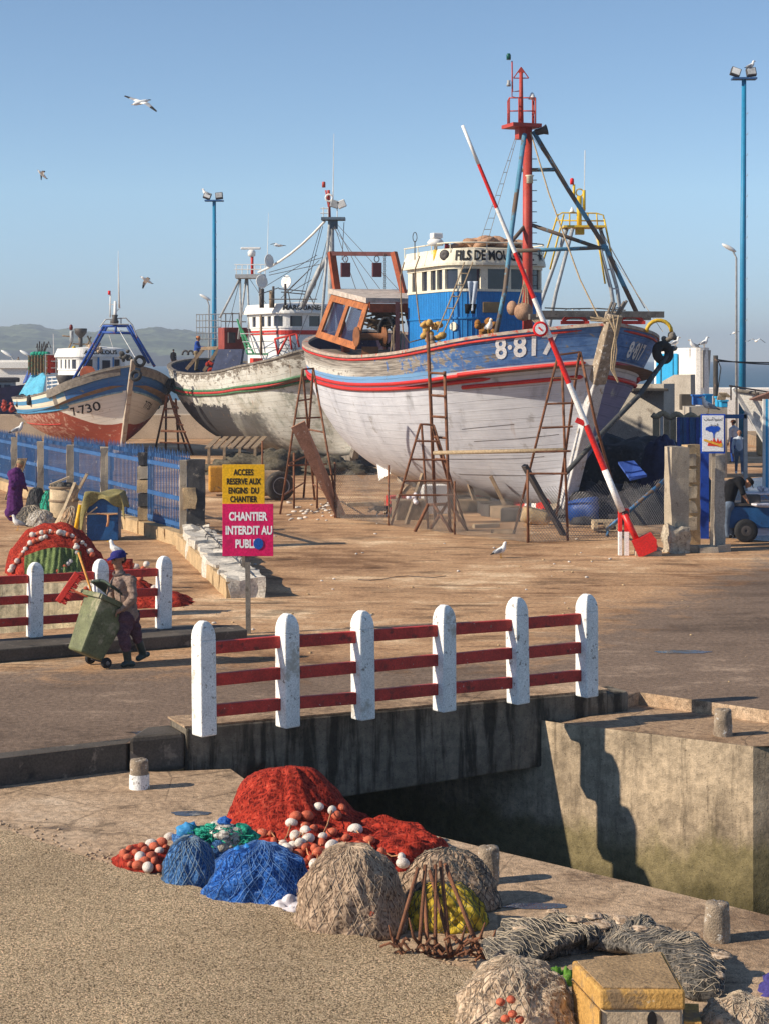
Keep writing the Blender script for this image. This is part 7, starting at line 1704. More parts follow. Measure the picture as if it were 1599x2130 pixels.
# mess of blue and green plastic on top
mess = thing('net_bundle', 'mess of teal net and white and blue plastic bags on the steel blue bundle', 'net bundle', P(450, 1800, ZQ))
for i, (x, y, r, m) in enumerate(((391, 1728, .075, mat('light_blue_bag', (.06,.30,.62), .45, bump=.3, bscale=15)), (420, 1742, .10, m_teal), (440, 1735, .09, m_teal), (470, 1738, .13, m_netwhite), (500, 1733, .08, m_teal), (455, 1760, .12, m_netblue), (380, 1748, .07, m_netblue), (485, 1752, .11, m_netwhite), (468, 1712, .05, m_netblue2), (520, 1745, .07, m_teal), (440, 1780, .13, m_netblue))):
    mb = MB(); mb.ell(Q(x, y, 16.3), (r*1.25, r*1.2, r*.95), None, 18, 12, .5, i*2); mb.build('bag', m, mess)
mb = MB()
for i in range(60):
    x, y = rnd.uniform(395, 525), rnd.uniform(1722, 1765); p = Q(x, y, 16.18); mb.tube([p, p+Vector((rnd.uniform(-.06,.06), -.02, rnd.uniform(-.03,.05))), p+Vector((rnd.uniform(-.12,.12), 0, rnd.uniform(-.05,.05)))], .006, 4)
mb.build('loose_twine', m_teal, mess)
# rusty grapnels
for i, (x0, y0, x1, y1, hooks) in enumerate(((869, 1806, 825, 1958, ((808, 1925), (850, 1975), (815, 1950))), (884, 1800, 872, 1965, ((850, 1910), (855, 1975), (900, 1972))), (905, 1800, 905, 1970, ((880, 1935), (930, 1975))), (915, 1792, 935, 1985, ((900, 1945), (960, 1990), (975, 1945))), (925, 1798, 985, 1955, ((1008, 1920), (1000, 1975), (965, 1975))), (893, 1812, 940, 1990, ((925, 1960), (900, 1995), (968, 1925))), (930, 1815, 1000, 1985, ((1030, 1935), (1010, 1990), (985, 1990))), (880, 1830, 890, 1985, ((862, 1975), (915, 1990))))):
    D0, D1 = 14.35+.05*i, 13.95+.04*(i % 4)
    def gq(x, y, D): 
        p = Q(x, y, D); p.z = max(p.z, ZQ+.02); return p
    g = thing('grapnel', 'rusty iron grapnel rod with bent hooks, one of those heaped before the yellow bundle', 'grapnel', gq(x1, y1, D1), 0, 'rusty grapnels leaning in a heap')
    a, b = gq(x0, y0, D0), gq(x1, y1, D1); mb = MB(); mb.tube([a, a.lerp(b, .5), b], .016, 7); mb.build('shank', m_rust, g)
    for x, y in hooks:
        e = gq(x, y, D1-.05); mb = MB(); md = b.lerp(e, .55)-Vector((0,0,.06)); md.z = max(md.z, ZQ+.02); mb.tube([b, md, e], [.014, .013, .006], 6); mb.build('hook', m_rust, g)
mb = MB()
for i in range(26):
    p = gq(rnd.uniform(815, 1010), rnd.uniform(1955, 2000), 13.9); q = p+Vector((rnd.uniform(.04,.14)*rnd.choice((-1,1)), rnd.uniform(-.1,.1), rnd.uniform(-.0,.06))); mb.tube([p, p.lerp(q, .5)+Vector((0,0,.03)), q], .011, 5)
tag(mb.build('iron_scrap', m_rust), 'tangle of bent rusty rods lying at the feet of the grapnels', 'scrap')
# long net roll lower right
def roll(name, label, path, rad, m, mnet, seed, nets=16, fluff=None, z0=ZQ, cat='nets'):
    pts = [Vector(p) for p in path]; n = 60
    def C(v):
        k = v*(len(pts)-1); i = min(int(k), len(pts)-2); f = k-i; f = f*f*(3-2*f); return pts[i].lerp(pts[i+1], f), rad[i]+(rad[i+1]-rad[i])*f
    t = thing(name, label, cat, (pts[0].x, pts[0].y, z0))
    def S(u, v, off=0):
        c, r = C(v); d = C(min(1, v+.02))[0]-C(max(0, v-.02))[0]; d.z = 0; d = norm(d); sx = Vector((d.y, -d.x, 0)); a = math.pi*2*u
        e = min(1, min(v, 1-v)/.08)**.5
        k = 1+.42*noise.noise(Vector((math.cos(a)*1.5+seed, math.sin(a)*1.5, v*6)))+.14*noise.noise(Vector((math.cos(a)*2.5, seed, v*14)))+.08*noise.noise(Vector((math.cos(a)*4, math.sin(a)*4, v*20+seed)))
        return Vector((c.x, c.y, z0))+sx*((r*k*1.55+off)*math.cos(a)*e)+Vector((0,0,max(-.01, (r*k*.50+(r*k*.72+off)*math.sin(a))*e)))
    mb = MB(); mb.grid(lambda u, v: S(1-u, v), 36, n, closed_u=True); mb.build('filling', m, t)
    mb = MB()
    for sg in (1, -1):
        for i in range(nets*3):
            v0 = -.15+1.3*i/(nets*3); q = [S(.05+.45*j/12, clamp(v0+sg*.10*(j/12), .02, .98), .006) for j in range(13)]; mb.tube(q, .0024, 3, cap=False)
    mb.build('netting', mnet, t); return t, S
t, S = roll('net_roll', 'long grey net roll on dark plastic behind the yellow stone block', [P(1040, 2020, ZQ), P(1095, 1990, ZQ), P(1190, 1965, ZQ), P(1280, 1958, ZQ)], [.13, .17, .17, .13], m_netgrey, m_string, 3)
t2, S2 = roll('net_roll', 'tan and dark net roll right of the yellow stone block', [P(1230, 1968, ZQ), P(1330, 1975, ZQ), P(1420, 2010, ZQ), P(1470, 2085, ZQ)], [.13, .16, .165, .12], m_netgrey, m_string, 7)
def tufts(root, S, n, m, name='fibre_tuft', r=.05, u0=.08, u1=.42):
    mb = MB()
    for i in range(n):
        p = S(rnd.uniform(u0, u1), rnd.uniform(.03, .97), .0)
        for k in range(9):
            d = Vector((rnd.uniform(-1,1), rnd.uniform(-1,1), rnd.uniform(-.1,.45)))*r; mb.tube([p-d*.4, p+d*.3+Vector((0,0,.008)), p+d+Vector((0,0,-.006))], .0013, 3, cap=False)
    mb.build(name, m, root)
m_fluff = mat('pale_fibre', (.52,.42,.32), .95, .2, 9, (), 0, 40)
def patches(root, S, spots, m):
    for i, (u, v, r) in enumerate(spots):
        mb = MB(); p = S(u, v, .0); mb.ell(p, (r*1.2, r, r*.30), Matrix.Rotation(i*1.3, 4, 'Z'), 18, 10, .5, i*5+3); mb.build('fluff_patch', m, root)
patches(t, S, [(.28, .30, .045), (.33, .52, .05), (.22, .7, .055), (.30, .85, .07), (.18, .92, .08), (.36, .62, .04)], m_netpale); patches(t2, S2, [(.22, .08, .09), (.30, .2, .09), (.2, .3, .07), (.38, .30, .06), (.3, .45, .05), (.40, .8, .07), (.35, .9, .06)], m_netpale)
tufts(t, S, 60, m_fluff, r=.035); tufts(t2, S2, 90, m_fluff, r=.035)
rock_heap('plastic_sheet', 'crumpled black plastic sheet under the left end of the grey net roll', 'plastic', P(1048, 2030, ZQ), (.20,.13,.15), m_tarp, 34, 14, .35, 33)
rock_heap('weed_clump', 'small bright green weed clump left of the yellow stone block', 'weed', P(1166, 2048, ZQ), (.09,.07,.11), m_grass, 24, 10, .8, 8)
t3, S3 = bundle_net('net_heap', 'pale fluffy tan net heap at the bottom edge, left of the yellow block', 1078, 2022, 2165, 235, ZQ, m_netpale, m_string, 17, cat='nets', lump=.18, nets=30, deep=.8)
def S3b(u, v, off): return S3(u, v, off)
tufts(t3, lambda u, v, o: S3(u, v, o), 420, m_fluff, r=.045, u0=.45, u1=1.05)
for x, y in ((1040, 2085), (1062, 2080), (1065, 2110), (1080, 2122), (1050, 2120)):
    mb = MB(); p = Q(x, y, 12.15); mb.ell(p, (.032,.03,.026), None, 10, 7); mb.build('float', m_floato, t3)
t4, S4 = bundle_net('net_heap', 'pale net heap cut off by the bottom right corner', 1560, 2095, 2190, 190, ZQ, m_netpale, m_string, 19, cat='nets', lump=.2, nets=24)
tufts(t4, lambda u, v, o: S4(u, v, o), 200, m_fluff, r=.05, u0=.45, u1=1.05)
rock_heap('net_scrap', 'violet blue net scrap at the right picture edge beyond the net rolls', 'nets', P(1612, 2065, ZQ), (.12,.1,.13), mat('violet_net', (.06,.05,.22), .9, bump=.6, bscale=60), 20, 8, .5, 41)
# yellow stone block
yb = thing('stone_block', 'ochre painted stone block with dark hole at the bottom edge', 'block', (Q(1310, 0, 12).x, 12.4, ZQ))
m_ochre = mat('ochre_wash', (.50, .285, .085), .9, .25, 3, [((.24,.16,.09), 4, .50, .12), ((.62,.50,.34), 8, .64, .06)], .7, 40)
m_ochretop = mat('dirty_block_top', (.36, .24, .13), .9, .25, 3, [((.18,.12,.07), 5, .54, .12), ((.62,.55,.48), 22, .70, .04)], .8, 40)
bl, brr = Q(1247, 2068, 11.95), Q(1425, 2055, 11.95); bk0, bk1 = Q(1188, 1992, 12.55), Q(1378, 1978, 12.75)
ztop = (bl.z+brr.z)/2
def lift(p, z): return Vector((p.x, p.y, z))
mb = MB(); q = [lift(bl, ztop-.13), lift(brr, ztop-.13), lift(bk1, ztop-.13), lift(bk0, ztop-.13)]; mb.prism(q, (0,0,.13)); mb.build('cap_slab', m_ochre, yb, bevel=.018)
mb = MB(); q2 = [lift(p, ztop+.002) for p in (bl.lerp(bk1, .05), brr.lerp(bk0, .05), bk1.lerp(bl, .05), bk0.lerp(brr, .05))]; mb.prism(q2, (0,0,.006)); mb.build('worn_top', m_ochretop, yb)
mb = MB(); c_ = (bl+brr+bk1+bk0)/4; q3 = [lift(p.lerp(c_, .045), ZQ-.02) for p in (bl, brr, bk1, bk0)]; mb.prism(q3, (0,0,ztop-.131-ZQ+.02)); mb.build('body', mat('ochre_grey_wash', (.46,.36,.25), .9, .2, 3, [((.30,.22,.14), 5, .58, .1)], .6, 40), yb, bevel=.02)
mb = MB(); a, b2 = bl.lerp(bk0, .03), bk0; off = Vector((-.012, -.012, 0)); mb.prism([lift(bl.lerp(c_, .03), ZQ)+off, lift(bk0.lerp(c_, .03), ZQ)+off, lift(bk0.lerp(c_, .03), ztop-.133)+off, lift(bl.lerp(c_, .03), ztop-.133)+off], (.01,.006,0)); mb.build('left_face', m_ochre, yb)
mb = MB(); k = bl.lerp(brr, .62).lerp(c_, .045)+Vector((0,-.004,0)); k.z = Q(0, 2118, 12).z; mb.lathe([(.032,0),(.032,.012)], k, 12, Matrix.Rotation(R(90), 4, 'X'), 1, 1.8); mb.build('drain_hole', m_txtk, yb)
mb = MB(); rough_block(mb, Q(1440, 2125, 12.1)+Vector((.0,.05,-.12)), (.11,.3,.32), -.15, 5, .02); tag(mb.build('stone_stub', m_ochre), 'small ochre stone stub right against the ochre block', 'stone')

# ------------------------------------------------------------------ goods on the left quay
NP = P(100, 1200)
def h_np(x, y): 
    dx, dy = x-NP.x, y-(NP.y+.7); r = math.hypot(dx/.95, dy/.8); return .98*math.exp(-r**3.2)+.16*noise.noise(Vector((x*3.0, y*3.0, 0)))*min(1, r)+.06*noise.noise(Vector((x*9+y*9, y*3, 3)))
nt1, _ = heap('net_heap', 'rounded heap of red and green nets with strings of floats, behind the far railing', (NP.x, NP.y+.7), lambda a: 1.0*(1+.06*math.sin(5*a)), h_np, m_netred, 90, 36, z0=0)
mb = MB()
def gn_f(u, v):
    x = 52+118*u; yb_ = 1196; yt = 1158-18*math.sin(u*2.6); y = yt+(yb_-yt)*v; p = hit(h_np, x, y, 0, 33, 39); return p+Vector((0, -.05-.02*math.sin(u*60+v*3), .02))
mb.grid(gn_f, 60, 14); mb.build('green_net', m_netgreen, nt1)
fl = []
for pts, n in (([(22, 1188), (42, 1160), (60, 1132), (95, 1118)], 14), ([(95, 1108), (120, 1108), (150, 1116), (175, 1132), (192, 1155)], 15), ([(158, 1128), (160, 1150), (145, 1172), (120, 1190)], 12), ([(60, 1116), (85, 1110), (105, 1106)], 8)):
    seg_ = [interp for interp in ()]
    for i in range(n):
        t_ = i/(n-1)*(len(pts)-1); k = min(int(t_), len(pts)-2); f = t_-k; fl.append((pts[k][0]+(pts[k+1][0]-pts[k][0])*f, pts[k][1]+(pts[k+1][1]-pts[k][1])*f))
floats(nt1, fl[0::3]+fl[1::6], fl[2::3]+fl[4::6], h_np, 0, 33, 39, 1.05)
N2 = P(285, 1262)
def h_n2(x, y):
    dx, dy = x-N2.x, y-(N2.y+.55); return max(0, .62*(1-clamp((dx+.85)/1.75)**1.2))*math.exp(-(abs(dy/.62)**3))*(1 if dx > -1.0 else 0)*math.exp(-max(0, -(dx+.6))**2*8)+.08*noise.noise(Vector((x*4, y*4, 1)))+.04*noise.noise(Vector((x*9+y*12, y*3, 5)))
nt2, _ = heap('net_heap', 'low red net heap with floats behind the man pushing the bin', (N2.x, N2.y+.55), lambda a: .95+.1*math.cos(2*a), h_n2, m_netred, 90, 36, z0=0)
floats(nt2, [(283, 1180), (305, 1176), (215, 1200), (190, 1222), (322, 1225)], [(298, 1184), (275, 1178), (205, 1175), (235, 1180), (310, 1188), (265, 1232), (292, 1205), (180, 1226), (330, 1240), (345, 1250)], h_n2, 0, 30, 34, 1.15)
bb = thing('storage_box', 'blue storage box under an olive tarpaulin, against the blue fence', 'box', P(212, 1125)); c = P(212, 1125)
mb = MB(); mb.box(c+Vector((0,.36,.50)), (.74,.72,.98), R(3)); mb.build('body', m_bluepaint, bb, bevel=.015)
mb = MB(); mb.box(c+Vector((0,-.02,.64)), (.76,.03,.04), R(3)); mb.bar(c+Vector((-.40,-.04,0)), c+Vector((-.40,-.04,.70)), .05); mb.bar(c+Vector((-.42,-.06,.55)), c+Vector((-.10,-.06,.80)), .03); mb.build('lath', m_palewood, bb)
mb = MB(); k = c+Vector((.16,-.06,.62)); mb.tube([k+Vector((-.28,0,.03)), k, k+Vector((.2,0,.02))], .015, 5); mb.tube([k, k+Vector((0,0,-.16)), k+Vector((-.03,0,-.28))], .03, 6); mb.build('orange_cord', m_orangerope, bb)
def tarpf(u, v):
    x = -.52+1.06*u; y = -.10+1.0*v*1.2; z = 1.12+.05*math.sin(u*7)*math.sin(v*5)
    if v < .25: z -= (.25-v)/.25*(.22+.10*math.sin(u*9)+.45*clamp(1-u*4.5)); y = -.10-.05*math.sin(u*12)
    else: y = -.10+(v-.25)/.75*.95
    if u < .12: z -= (.12-u)/.12*.55
    if u > .9: z -= (u-.9)/.1*.35
    return c+Vector((x, y, z))
mb = MB(); mb.grid(tarpf, 40, 24); tag(mb.build('tarpaulin', m_olive, solid=.015), 'olive tarpaulin draped over the blue storage box', 'tarpaulin')
mb = MB(); mb.tube([c+Vector((-.62,-.1,.15)), c+Vector((-.5,-.06,.85))], .05, 8); tag(mb.build('tarp_roll', m_signy), 'yellowish rolled tube standing left of the blue storage box', 'tube')
bar = thing('barrel', 'tall wooden tub with two hoops behind the leaning planks', 'barrel', P(133, 1090)); b = P(133, 1090)
mb = MB(); mb.lathe([(.33,0),(.37,.5),(.36,.98),(.31,.98),(.30,.9)], b, 22, cap=False); mb.build('staves', m_palewood, bar)
for z in (.62, .96): mb = MB(); mb.lathe([(.385,z-.03),(.40,z),(.385,z+.03)], b, 22, cap=False); mb.build('hoop', m_wood, bar)
mb = MB()
for i in range(6): mb.ell(b+Vector((rnd.uniform(-.2,.2), rnd.uniform(-.2,.2), .98)), (.15,.12,.1), None, 9, 6, .4, i)
mb.build('contents', m_netgrey, bar)
mb = MB(); mb.bar(b+Vector((-.35,-.1,1.02)), b+Vector((.15,.0,1.22)), .16, .05); mb.build('board', m_palewood, bar)
for i, (x0, y0, x1, y1, w_) in enumerate(((182, 985, 150, 1042, .20), (160, 1010, 108, 1108, .09), (156, 1005, 112, 1112, .07), (150, 1020, 117, 1110, .06))):
    mb = MB(); e = P(x1, max(y1, 1108)) if i else Q(x1, y1, 46); mb.bar(Q(x0, y0, 46), e, w_, .06); tag(mb.build('plank', m_palewood), ['broad pale plank leaning at the top of the others, above the barrel', 'long pale plank leaning left of the olive tarpaulin, outermost', 'long pale plank leaning left of the olive tarpaulin, middle one', 'short pale plank leaning left of the olive tarpaulin, innermost'][i], 'plank', 'pale planks leaning by the barrel')
bundle_net('net_bundle', 'grey speckled net bundle at the feet of the man in purple', 62, 1054, 1094, 62, 0, m_netgrey, m_string, 23, nets=14, r_=.006)
bundle_net('net_bundle', 'white and brown net bundle right of the grey speckled one', 82, 1062, 1096, 58, 0, m_netwhite, m_string, 24, nets=14, r_=.006)
bundle_net('net_bundle', 'tan net bundle between the leaning planks and the olive tarpaulin', 146, 1056, 1112, 44, 0, m_nettan, m_string, 25, nets=12, r_=.006)
bundle_net('net_bundle', 'dark grey plastic bundle right of the man in purple', 73, 1016, 1060, 42, 0, m_tarp, m_darkstring, 26, nets=10, r_=.006)
bundle_net('net_bundle', 'bright teal net bundle left of the wooden barrel', 101, 1020, 1066, 36, 0, m_teal, m_darkstring, 27, nets=10, r_=.006)
mb = MB()
for i in range(7): a = P(10+i*3, 1040); mb.bar(a, a+Vector((.10+.25, .3, 1.25)), .03)
tag(mb.build('lath_bundle', m_wood), 'bundle of thin laths leaning on the fence behind the man in purple', 'laths')

# ------------------------------------------------------------------ people
def capsule(mb, a, b, ra, rb, n=12):
    a = Vector(a); b = Vector(b); d = norm(b-a); pts = []; rs = []
    for k in (-1, -.8, -.45, 0): pts.append(a+d*(ra*k)); rs.append(max(.0008, ra*math.sqrt(max(0, 1-k*k))))
    pts.append(a.lerp(b, .5)); rs.append((ra+rb)/2)
    for k in (0, .45, .8, 1): pts.append(b+d*(rb*k)); rs.append(max(.0008, rb*math.sqrt(max(0, 1-k*k))))
    mb.tube(pts, rs, n)
def seg_d(p, a, b):
    ab = b-a; t = clamp((p-a).dot(ab)/max(1e-9, ab.length_squared)); return (p-(a+ab*t)).length
def body_mesh(name, prims, mats, parent, voxel=.012, smooth=2, cloth=()):
    """prims: (a, b, ra, rb, material index, squash) grown into one continuous skin"""
    mb = MB()
    for a, b, ra, rb, mi in prims: capsule(mb, a, b, ra, rb)
    o = mb.build(name, mats, parent)
    r = o.modifiers.new('remesh', 'REMESH'); r.mode = 'VOXEL'; r.voxel_size = voxel
    sm = o.modifiers.new('smooth', 'SMOOTH'); sm.factor = .5; sm.iterations = smooth
    dg = bpy.context.evaluated_depsgraph_get(); me = bpy.data.meshes.new_from_object(o.evaluated_get(dg))
    o.modifiers.clear(); old = o.data; o.data = me; bpy.data.meshes.remove(old)
    me.materials.clear()
    for m in mats: me.materials.append(m)
    if cloth:
        W0 = WM[parent.name]
        for v in me.vertices:
            q = W0 @ v.co; best = min(prims, key=lambda g: seg_d(q, g[0], g[1])-(g[2]+g[3])/2)
            if best[4] in cloth: v.co += v.normal*(.016*noise.noise(Vector((q.x*9+q.z*5, q.y*9, q.z*16)))+.010*noise.noise(Vector((q.x*22, q.y*22, q.z*34)))-.002)
    W = WM[parent.name]; P_ = [(a, b, (ra+rb)/2, mi) for a, b, ra, rb, mi in prims]
    for f in me.polygons:
        c = W @ f.center; best = min(P_, key=lambda q: seg_d(c, q[0], q[1])-q[2]); f.material_index = best[3]; f.use_smooth = True
    return o
def hand(prims, wrist, dirv, side, mi, r=1.0, curl=.5, palm_n=None):
    d = norm(dirv); n_ = norm(Vector(palm_n or (0,0,-1))); n_ = norm(n_-d*n_.dot(d)); w_ = d.cross(n_)*side
    c = wrist+d*.05*r; prims.append((wrist, c+d*.035*r, .026*r, .034*r, mi))
    for k in range(4):
        l = (.036, .042, .040, .031)[k]*r; o = c+d*.05*r+w_*((k-1.5)*.021*r); m1 = o+d*l*.9+n_*l*curl*.5; m2 = m1+d*l*.4+n_*l*curl; prims.append((o, m1, .0105*r, .0100*r, mi)); prims.append((m1, m2, .0098*r, .0085*r, mi))
    tb_ = wrist+d*.025*r-w_*.03*r; m1 = tb_+d*.03*r-w_*.022*r+n_*.012*r; prims.append((tb_, m1, .014*r, .012*r, mi)); prims.append((m1, m1+d*.03*r+n_*.012*r, .011*r, .009*r, mi))
def head(prims, c, face, up, mi, r=1.0):
    """c centre of the skull, face direction, up direction"""
    f = norm(Vector(face)); u = norm(Vector(up)); u = norm(u-f*u.dot(f)); s_ = f.cross(u)
    prims.append((c+u*.025*r, c+u*.025*r+f*.012*r, .088*r, .086*r, mi)); prims.append((c-u*.035*r+f*.028*r, c-u*.085*r+f*.048*r, .062*r, .040*r, mi))
    prims.append((c+f*.092*r+u*.0*r, c+f*.108*r-u*.030*r, .010*r, .015*r, mi)); prims.append((c+f*.080*r-u*.066*r-s_*.018*r, c+f*.080*r-u*.066*r+s_*.018*r, .010*r, .010*r, mi))
    for k in (-1, 1): prims.append((c+s_*(k*.086*r)-f*.008*r+u*.012*r, c+s_*(k*.088*r)-f*.012*r-u*.025*r, .016*r, .012*r, mi))
    prims.append((c+f*.074*r+u*.026*r-s_*.035*r, c+f*.074*r+u*.026*r+s_*.035*r, .016*r, .016*r, mi))
    return f, u, s_
def eyes(root, c, f, u, s_, r=1.0):
    for k in (-1, 1): mb = MB(); mb.ell(c+f*.088*r+s_*(k*.033*r)+u*.004*r, (.011*r, .008*r, .008*r), None, 8, 6); mb.build('eye', m_hair, root)
def cap_on(root, c, f, u, s_, m, peak=True, r=1.0):
    mb = MB(); rt = Matrix((( s_.x, f.x, u.x, 0), (s_.y, f.y, u.y, 0), (s_.z, f.z, u.z, 0), (0,0,0,1)))
    mb.lathe([(.102,.02),(.104,.05),(.094,.09),(.066,.118),(.0,.128)], c, 18, rt, sx=r*.97, sy=r*1.03, cap=False)
    if peak: mb.prism([c+f*(.085*r)-s_*(.08*r)+u*.030*r, c+f*(.15*r)-s_*.05*r+u*.012*r, c+f*(.175*r)+u*.008*r, c+f*(.15*r)+s_*.05*r+u*.012*r, c+f*(.085*r)+s_*(.08*r)+u*.030*r], u*.012)
    return mb.build('cap', m, root)
DM_ = P(270, 1386).y
man = thing('person', 'man in navy cap, brown work jacket and dark boots pushing the green bin', 'person', P(272, 1386))
def J(x, y, d=0.0): return Q(x, y, DM_+d)
pr = []
pel, chest, nk = J(268, 1278), J(257, 1218), J(249, 1195)
pr += [(J(262,1284,-.06), J(274,1284,.07), .125, .125, 0), (pel, J(263,1250), .135, .145, 1), (J(263,1250), chest, .145, .155, 1), (chest+Vector((-.04,-.10,.04)), chest+Vector((.05,.10,.04)), .105, .11, 1), (J(254,1203), nk+Vector((0,0,.015)), .085, .07, 1), (nk, J(247,1180), .062, .058, 2)]
pr += [(J(266,1285,-.04), J(257,1322,-.10), .115, .085, 0), (J(257,1322,-.10), J(262,1345,-.09), .088, .082, 0), (J(262,1342,-.09), J(266,1374,-.06), .066, .055, 3), (J(268,1379,-.06), J(257,1383,-.12), .050, .042, 3), (J(268,1380,-.06), J(276,1381,-.03), .045, .042, 3)]
pr += [(J(274,1287,.08), J(283,1318,.10), .112, .085, 0), (J(283,1318,.10), J(286,1328,.11), .08, .075, 0), (J(286,1326,.11), J(297,1358,.20), .066, .055, 3), (J(299,1363,.22), J(288,1370,.14), .05, .042, 3), (J(299,1363,.22), J(307,1361,.28), .046, .04, 3)]
sh_n, sh_f = J(273, 1208, -.13), J(240, 1210, .15)
el_n, wr_n = J(277, 1242, -.20), J(257, 1266, -.18)
el_f, wr_f = J(230, 1232, .10), J(230, 1250, .0)
pr += [(sh_n, el_n, .074, .062, 1), (el_n, wr_n, .062, .046, 1), (sh_f, el_f, .072, .058, 1), (el_f, wr_f, .056, .044, 1), (chest+Vector((.0,-.05,.06)), sh_n, .09, .075, 1), (chest+Vector((-.0,.05,.06)), sh_f, .09, .072, 1)]
hand(pr, wr_n, Vector((-.8,-.1,-.45)), 1, 2, .95, .9); hand(pr, wr_f, Vector((-.5,-.5,-.6)), -1, 2, .95, .9)
hc = J(247, 1163); f_, u_, s2 = head(pr, hc, (-.70,-.70,-.10), (-.15,0,1), 2, 1.08)
mb = MB(); mb.tube([nk+Vector((.078*math.cos(t*.5236)-.01, .070*math.sin(t*.5236), .012+.02*math.sin(t*.5236))) for t in range(12)], .020, 6, True); mb.build('collar', mat('dark_collar', (.10,.07,.065), .9), man)
body_mesh('body', pr, [m_trouser, m_jacket, m_skin, m_boot], man, .0105, cloth=(0, 1))
eyes(man, hc, f_, u_, s2, 1.08); cap_on(man, hc, f_, u_, s2, m_cap, True, 1.08)
mb = MB(); mb.ell(hc-f_*.035-u_*.005, (.082,.088,.07), None, 12, 8); mb.build('hair', m_hair, man)
mb = MB(); k = J(252,1205,-.15)
mb.tube([J(247,1203,-.17), J(249,1225,-.19), J(252,1255,-.17)], .008, 4); mb.build('zip', m_iron, man)
# wheelie bin
bn = thing('wheelie_bin', 'tilted dirty green wheelie bin pushed along the road', 'bin', P(207, 1387))
ax = P(207, 1387)+Vector((0,0,.075)); bx_ = norm(Vector((.80,.60,0))); by_ = Vector((bx_.y, -bx_.x, 0)); tl = R(26)
X_ = bx_*math.cos(tl)-Vector((0,0,1))*math.sin(tl); Z_ = bx_*math.sin(tl)+Vector((0,0,1))*math.cos(tl)
MBn = Matrix(((X_.x, by_.x, Z_.x, ax.x), (X_.y, by_.y, Z_.y, ax.y), (X_.z, by_.z, Z_.z, ax.z), (0,0,0,1)))
mb = MB(MBn); w0_, w1_, d0_, d1_ = .20, .255, .38, .48
bot = [(-d0_-.06, -w0_, 0), (-.06, -w0_, 0), (-.06, w0_, 0), (-d0_-.06, w0_, 0)]; top_ = [(-d1_-.02, -w1_, .80), (.02, -w1_, .80), (.02, w1_, .80), (-d1_-.02, w1_, .80)]
mb.add(bot+top_, [(0,1,2,3),(0,4,5,1),(1,5,6,2),(2,6,7,3),(3,7,4,0)], False); ob_ = mb.build('body', m_binfront, bn, bevel=.03)
mb = MB(MBn)
for a, b in (((-d1_-.05, -w1_-.02), (-d1_-.05, w1_+.02)), ((-d1_-.05, w1_+.02), (.04, w1_+.02)), ((.04, w1_+.02), (.04, -w1_-.02)), ((.04, -w1_-.02), (-d1_-.05, -w1_-.02))): mb.bar((*a, .80), (*b, .80), .05, .07)
mb.build('rim', m_binfront, bn, bevel=.01)
mb = MB(MBn); mb.prism([(-d1_, -w1_, .76), (.0, -w1_, .76), (.0, w1_, .76), (-d1_, w1_, .76)], (0,0,.01)); mb.build('dark_inside', m_bindark, bn)
mb = MB(MBn)
def lidf(u, v): x = .06-.52*u; y = -w1_-.03+(2*w1_+.06)*v; return Vector((x, y, .855+.14*u+.05*math.sin(math.pi*v)+.02*math.sin(math.pi*u)))
mb.grid(lidf, 12, 12); mb.build('lid', m_bindark, bn, solid=.03)
mb = MB(MBn); mb.tube([(.05,-w1_*.8,.83),(.16,-w1_*.8,.83),(.16,w1_*.8,.83),(.05,w1_*.8,.83)], .018, 7); mb.build('handle', m_bindark, bn)
for sg in (-1, 1):
    mb = MB(MBn); mb.lathe([(.0,-.03),(.045,-.035),(.070,-.03),(.078,0),(.070,.03),(.045,.035),(.0,.03)], (-.02, sg*.235, 0), 18, Matrix.Rotation(R(90), 4, 'X')); mb.build('wheel', m_black, bn)
    mb = MB(MBn); mb.lathe([(.0,0),(.03,.0)], (-.02, sg*.275, 0), 12, Matrix.Rotation(R(90), 4, 'X')); mb.build('hub', m_steel, bn)
mb = MB(MBn); mb.tube([(-.02,-.23,0),(-.02,.23,0)], .015, 6); mb.build('axle', m_iron, bn)
mb = MB(); mb.tube([J(163, 1149, -.02), J(195, 1244, -.05), J(203, 1275, -.05)], .017, 7); tag(mb.build('broom_stick', m_stick), 'bare orange broom handle standing in the green bin', 'broom')
bm_ = thing('push_broom', 'broom with long red bristle head sticking out of the green bin', 'broom', J(190, 1240, 0))
mb = MB(); mb.bar(J(121, 1252, .05), J(162, 1192, .05), .06, .09); mb.build('head', m_redwood, bm_, bevel=.01)
mb = MB()
for i in range(200):
    p = J(121, 1252, .05).lerp(J(162, 1192, .05), rnd.random()); mb.tube([p, p+Vector((.09+rnd.uniform(-.02,.02), rnd.uniform(-.05,.05)-.02, -.05+rnd.uniform(-.02,.03)))], .0035, 3)
mb.build('bristles', m_broom, bm_); mb = MB(); mb.tube([J(146, 1226, .04), J(185, 1242, .0), J(200, 1250, .0)], .016, 6); mb.build('handle', m_rustred, bm_)
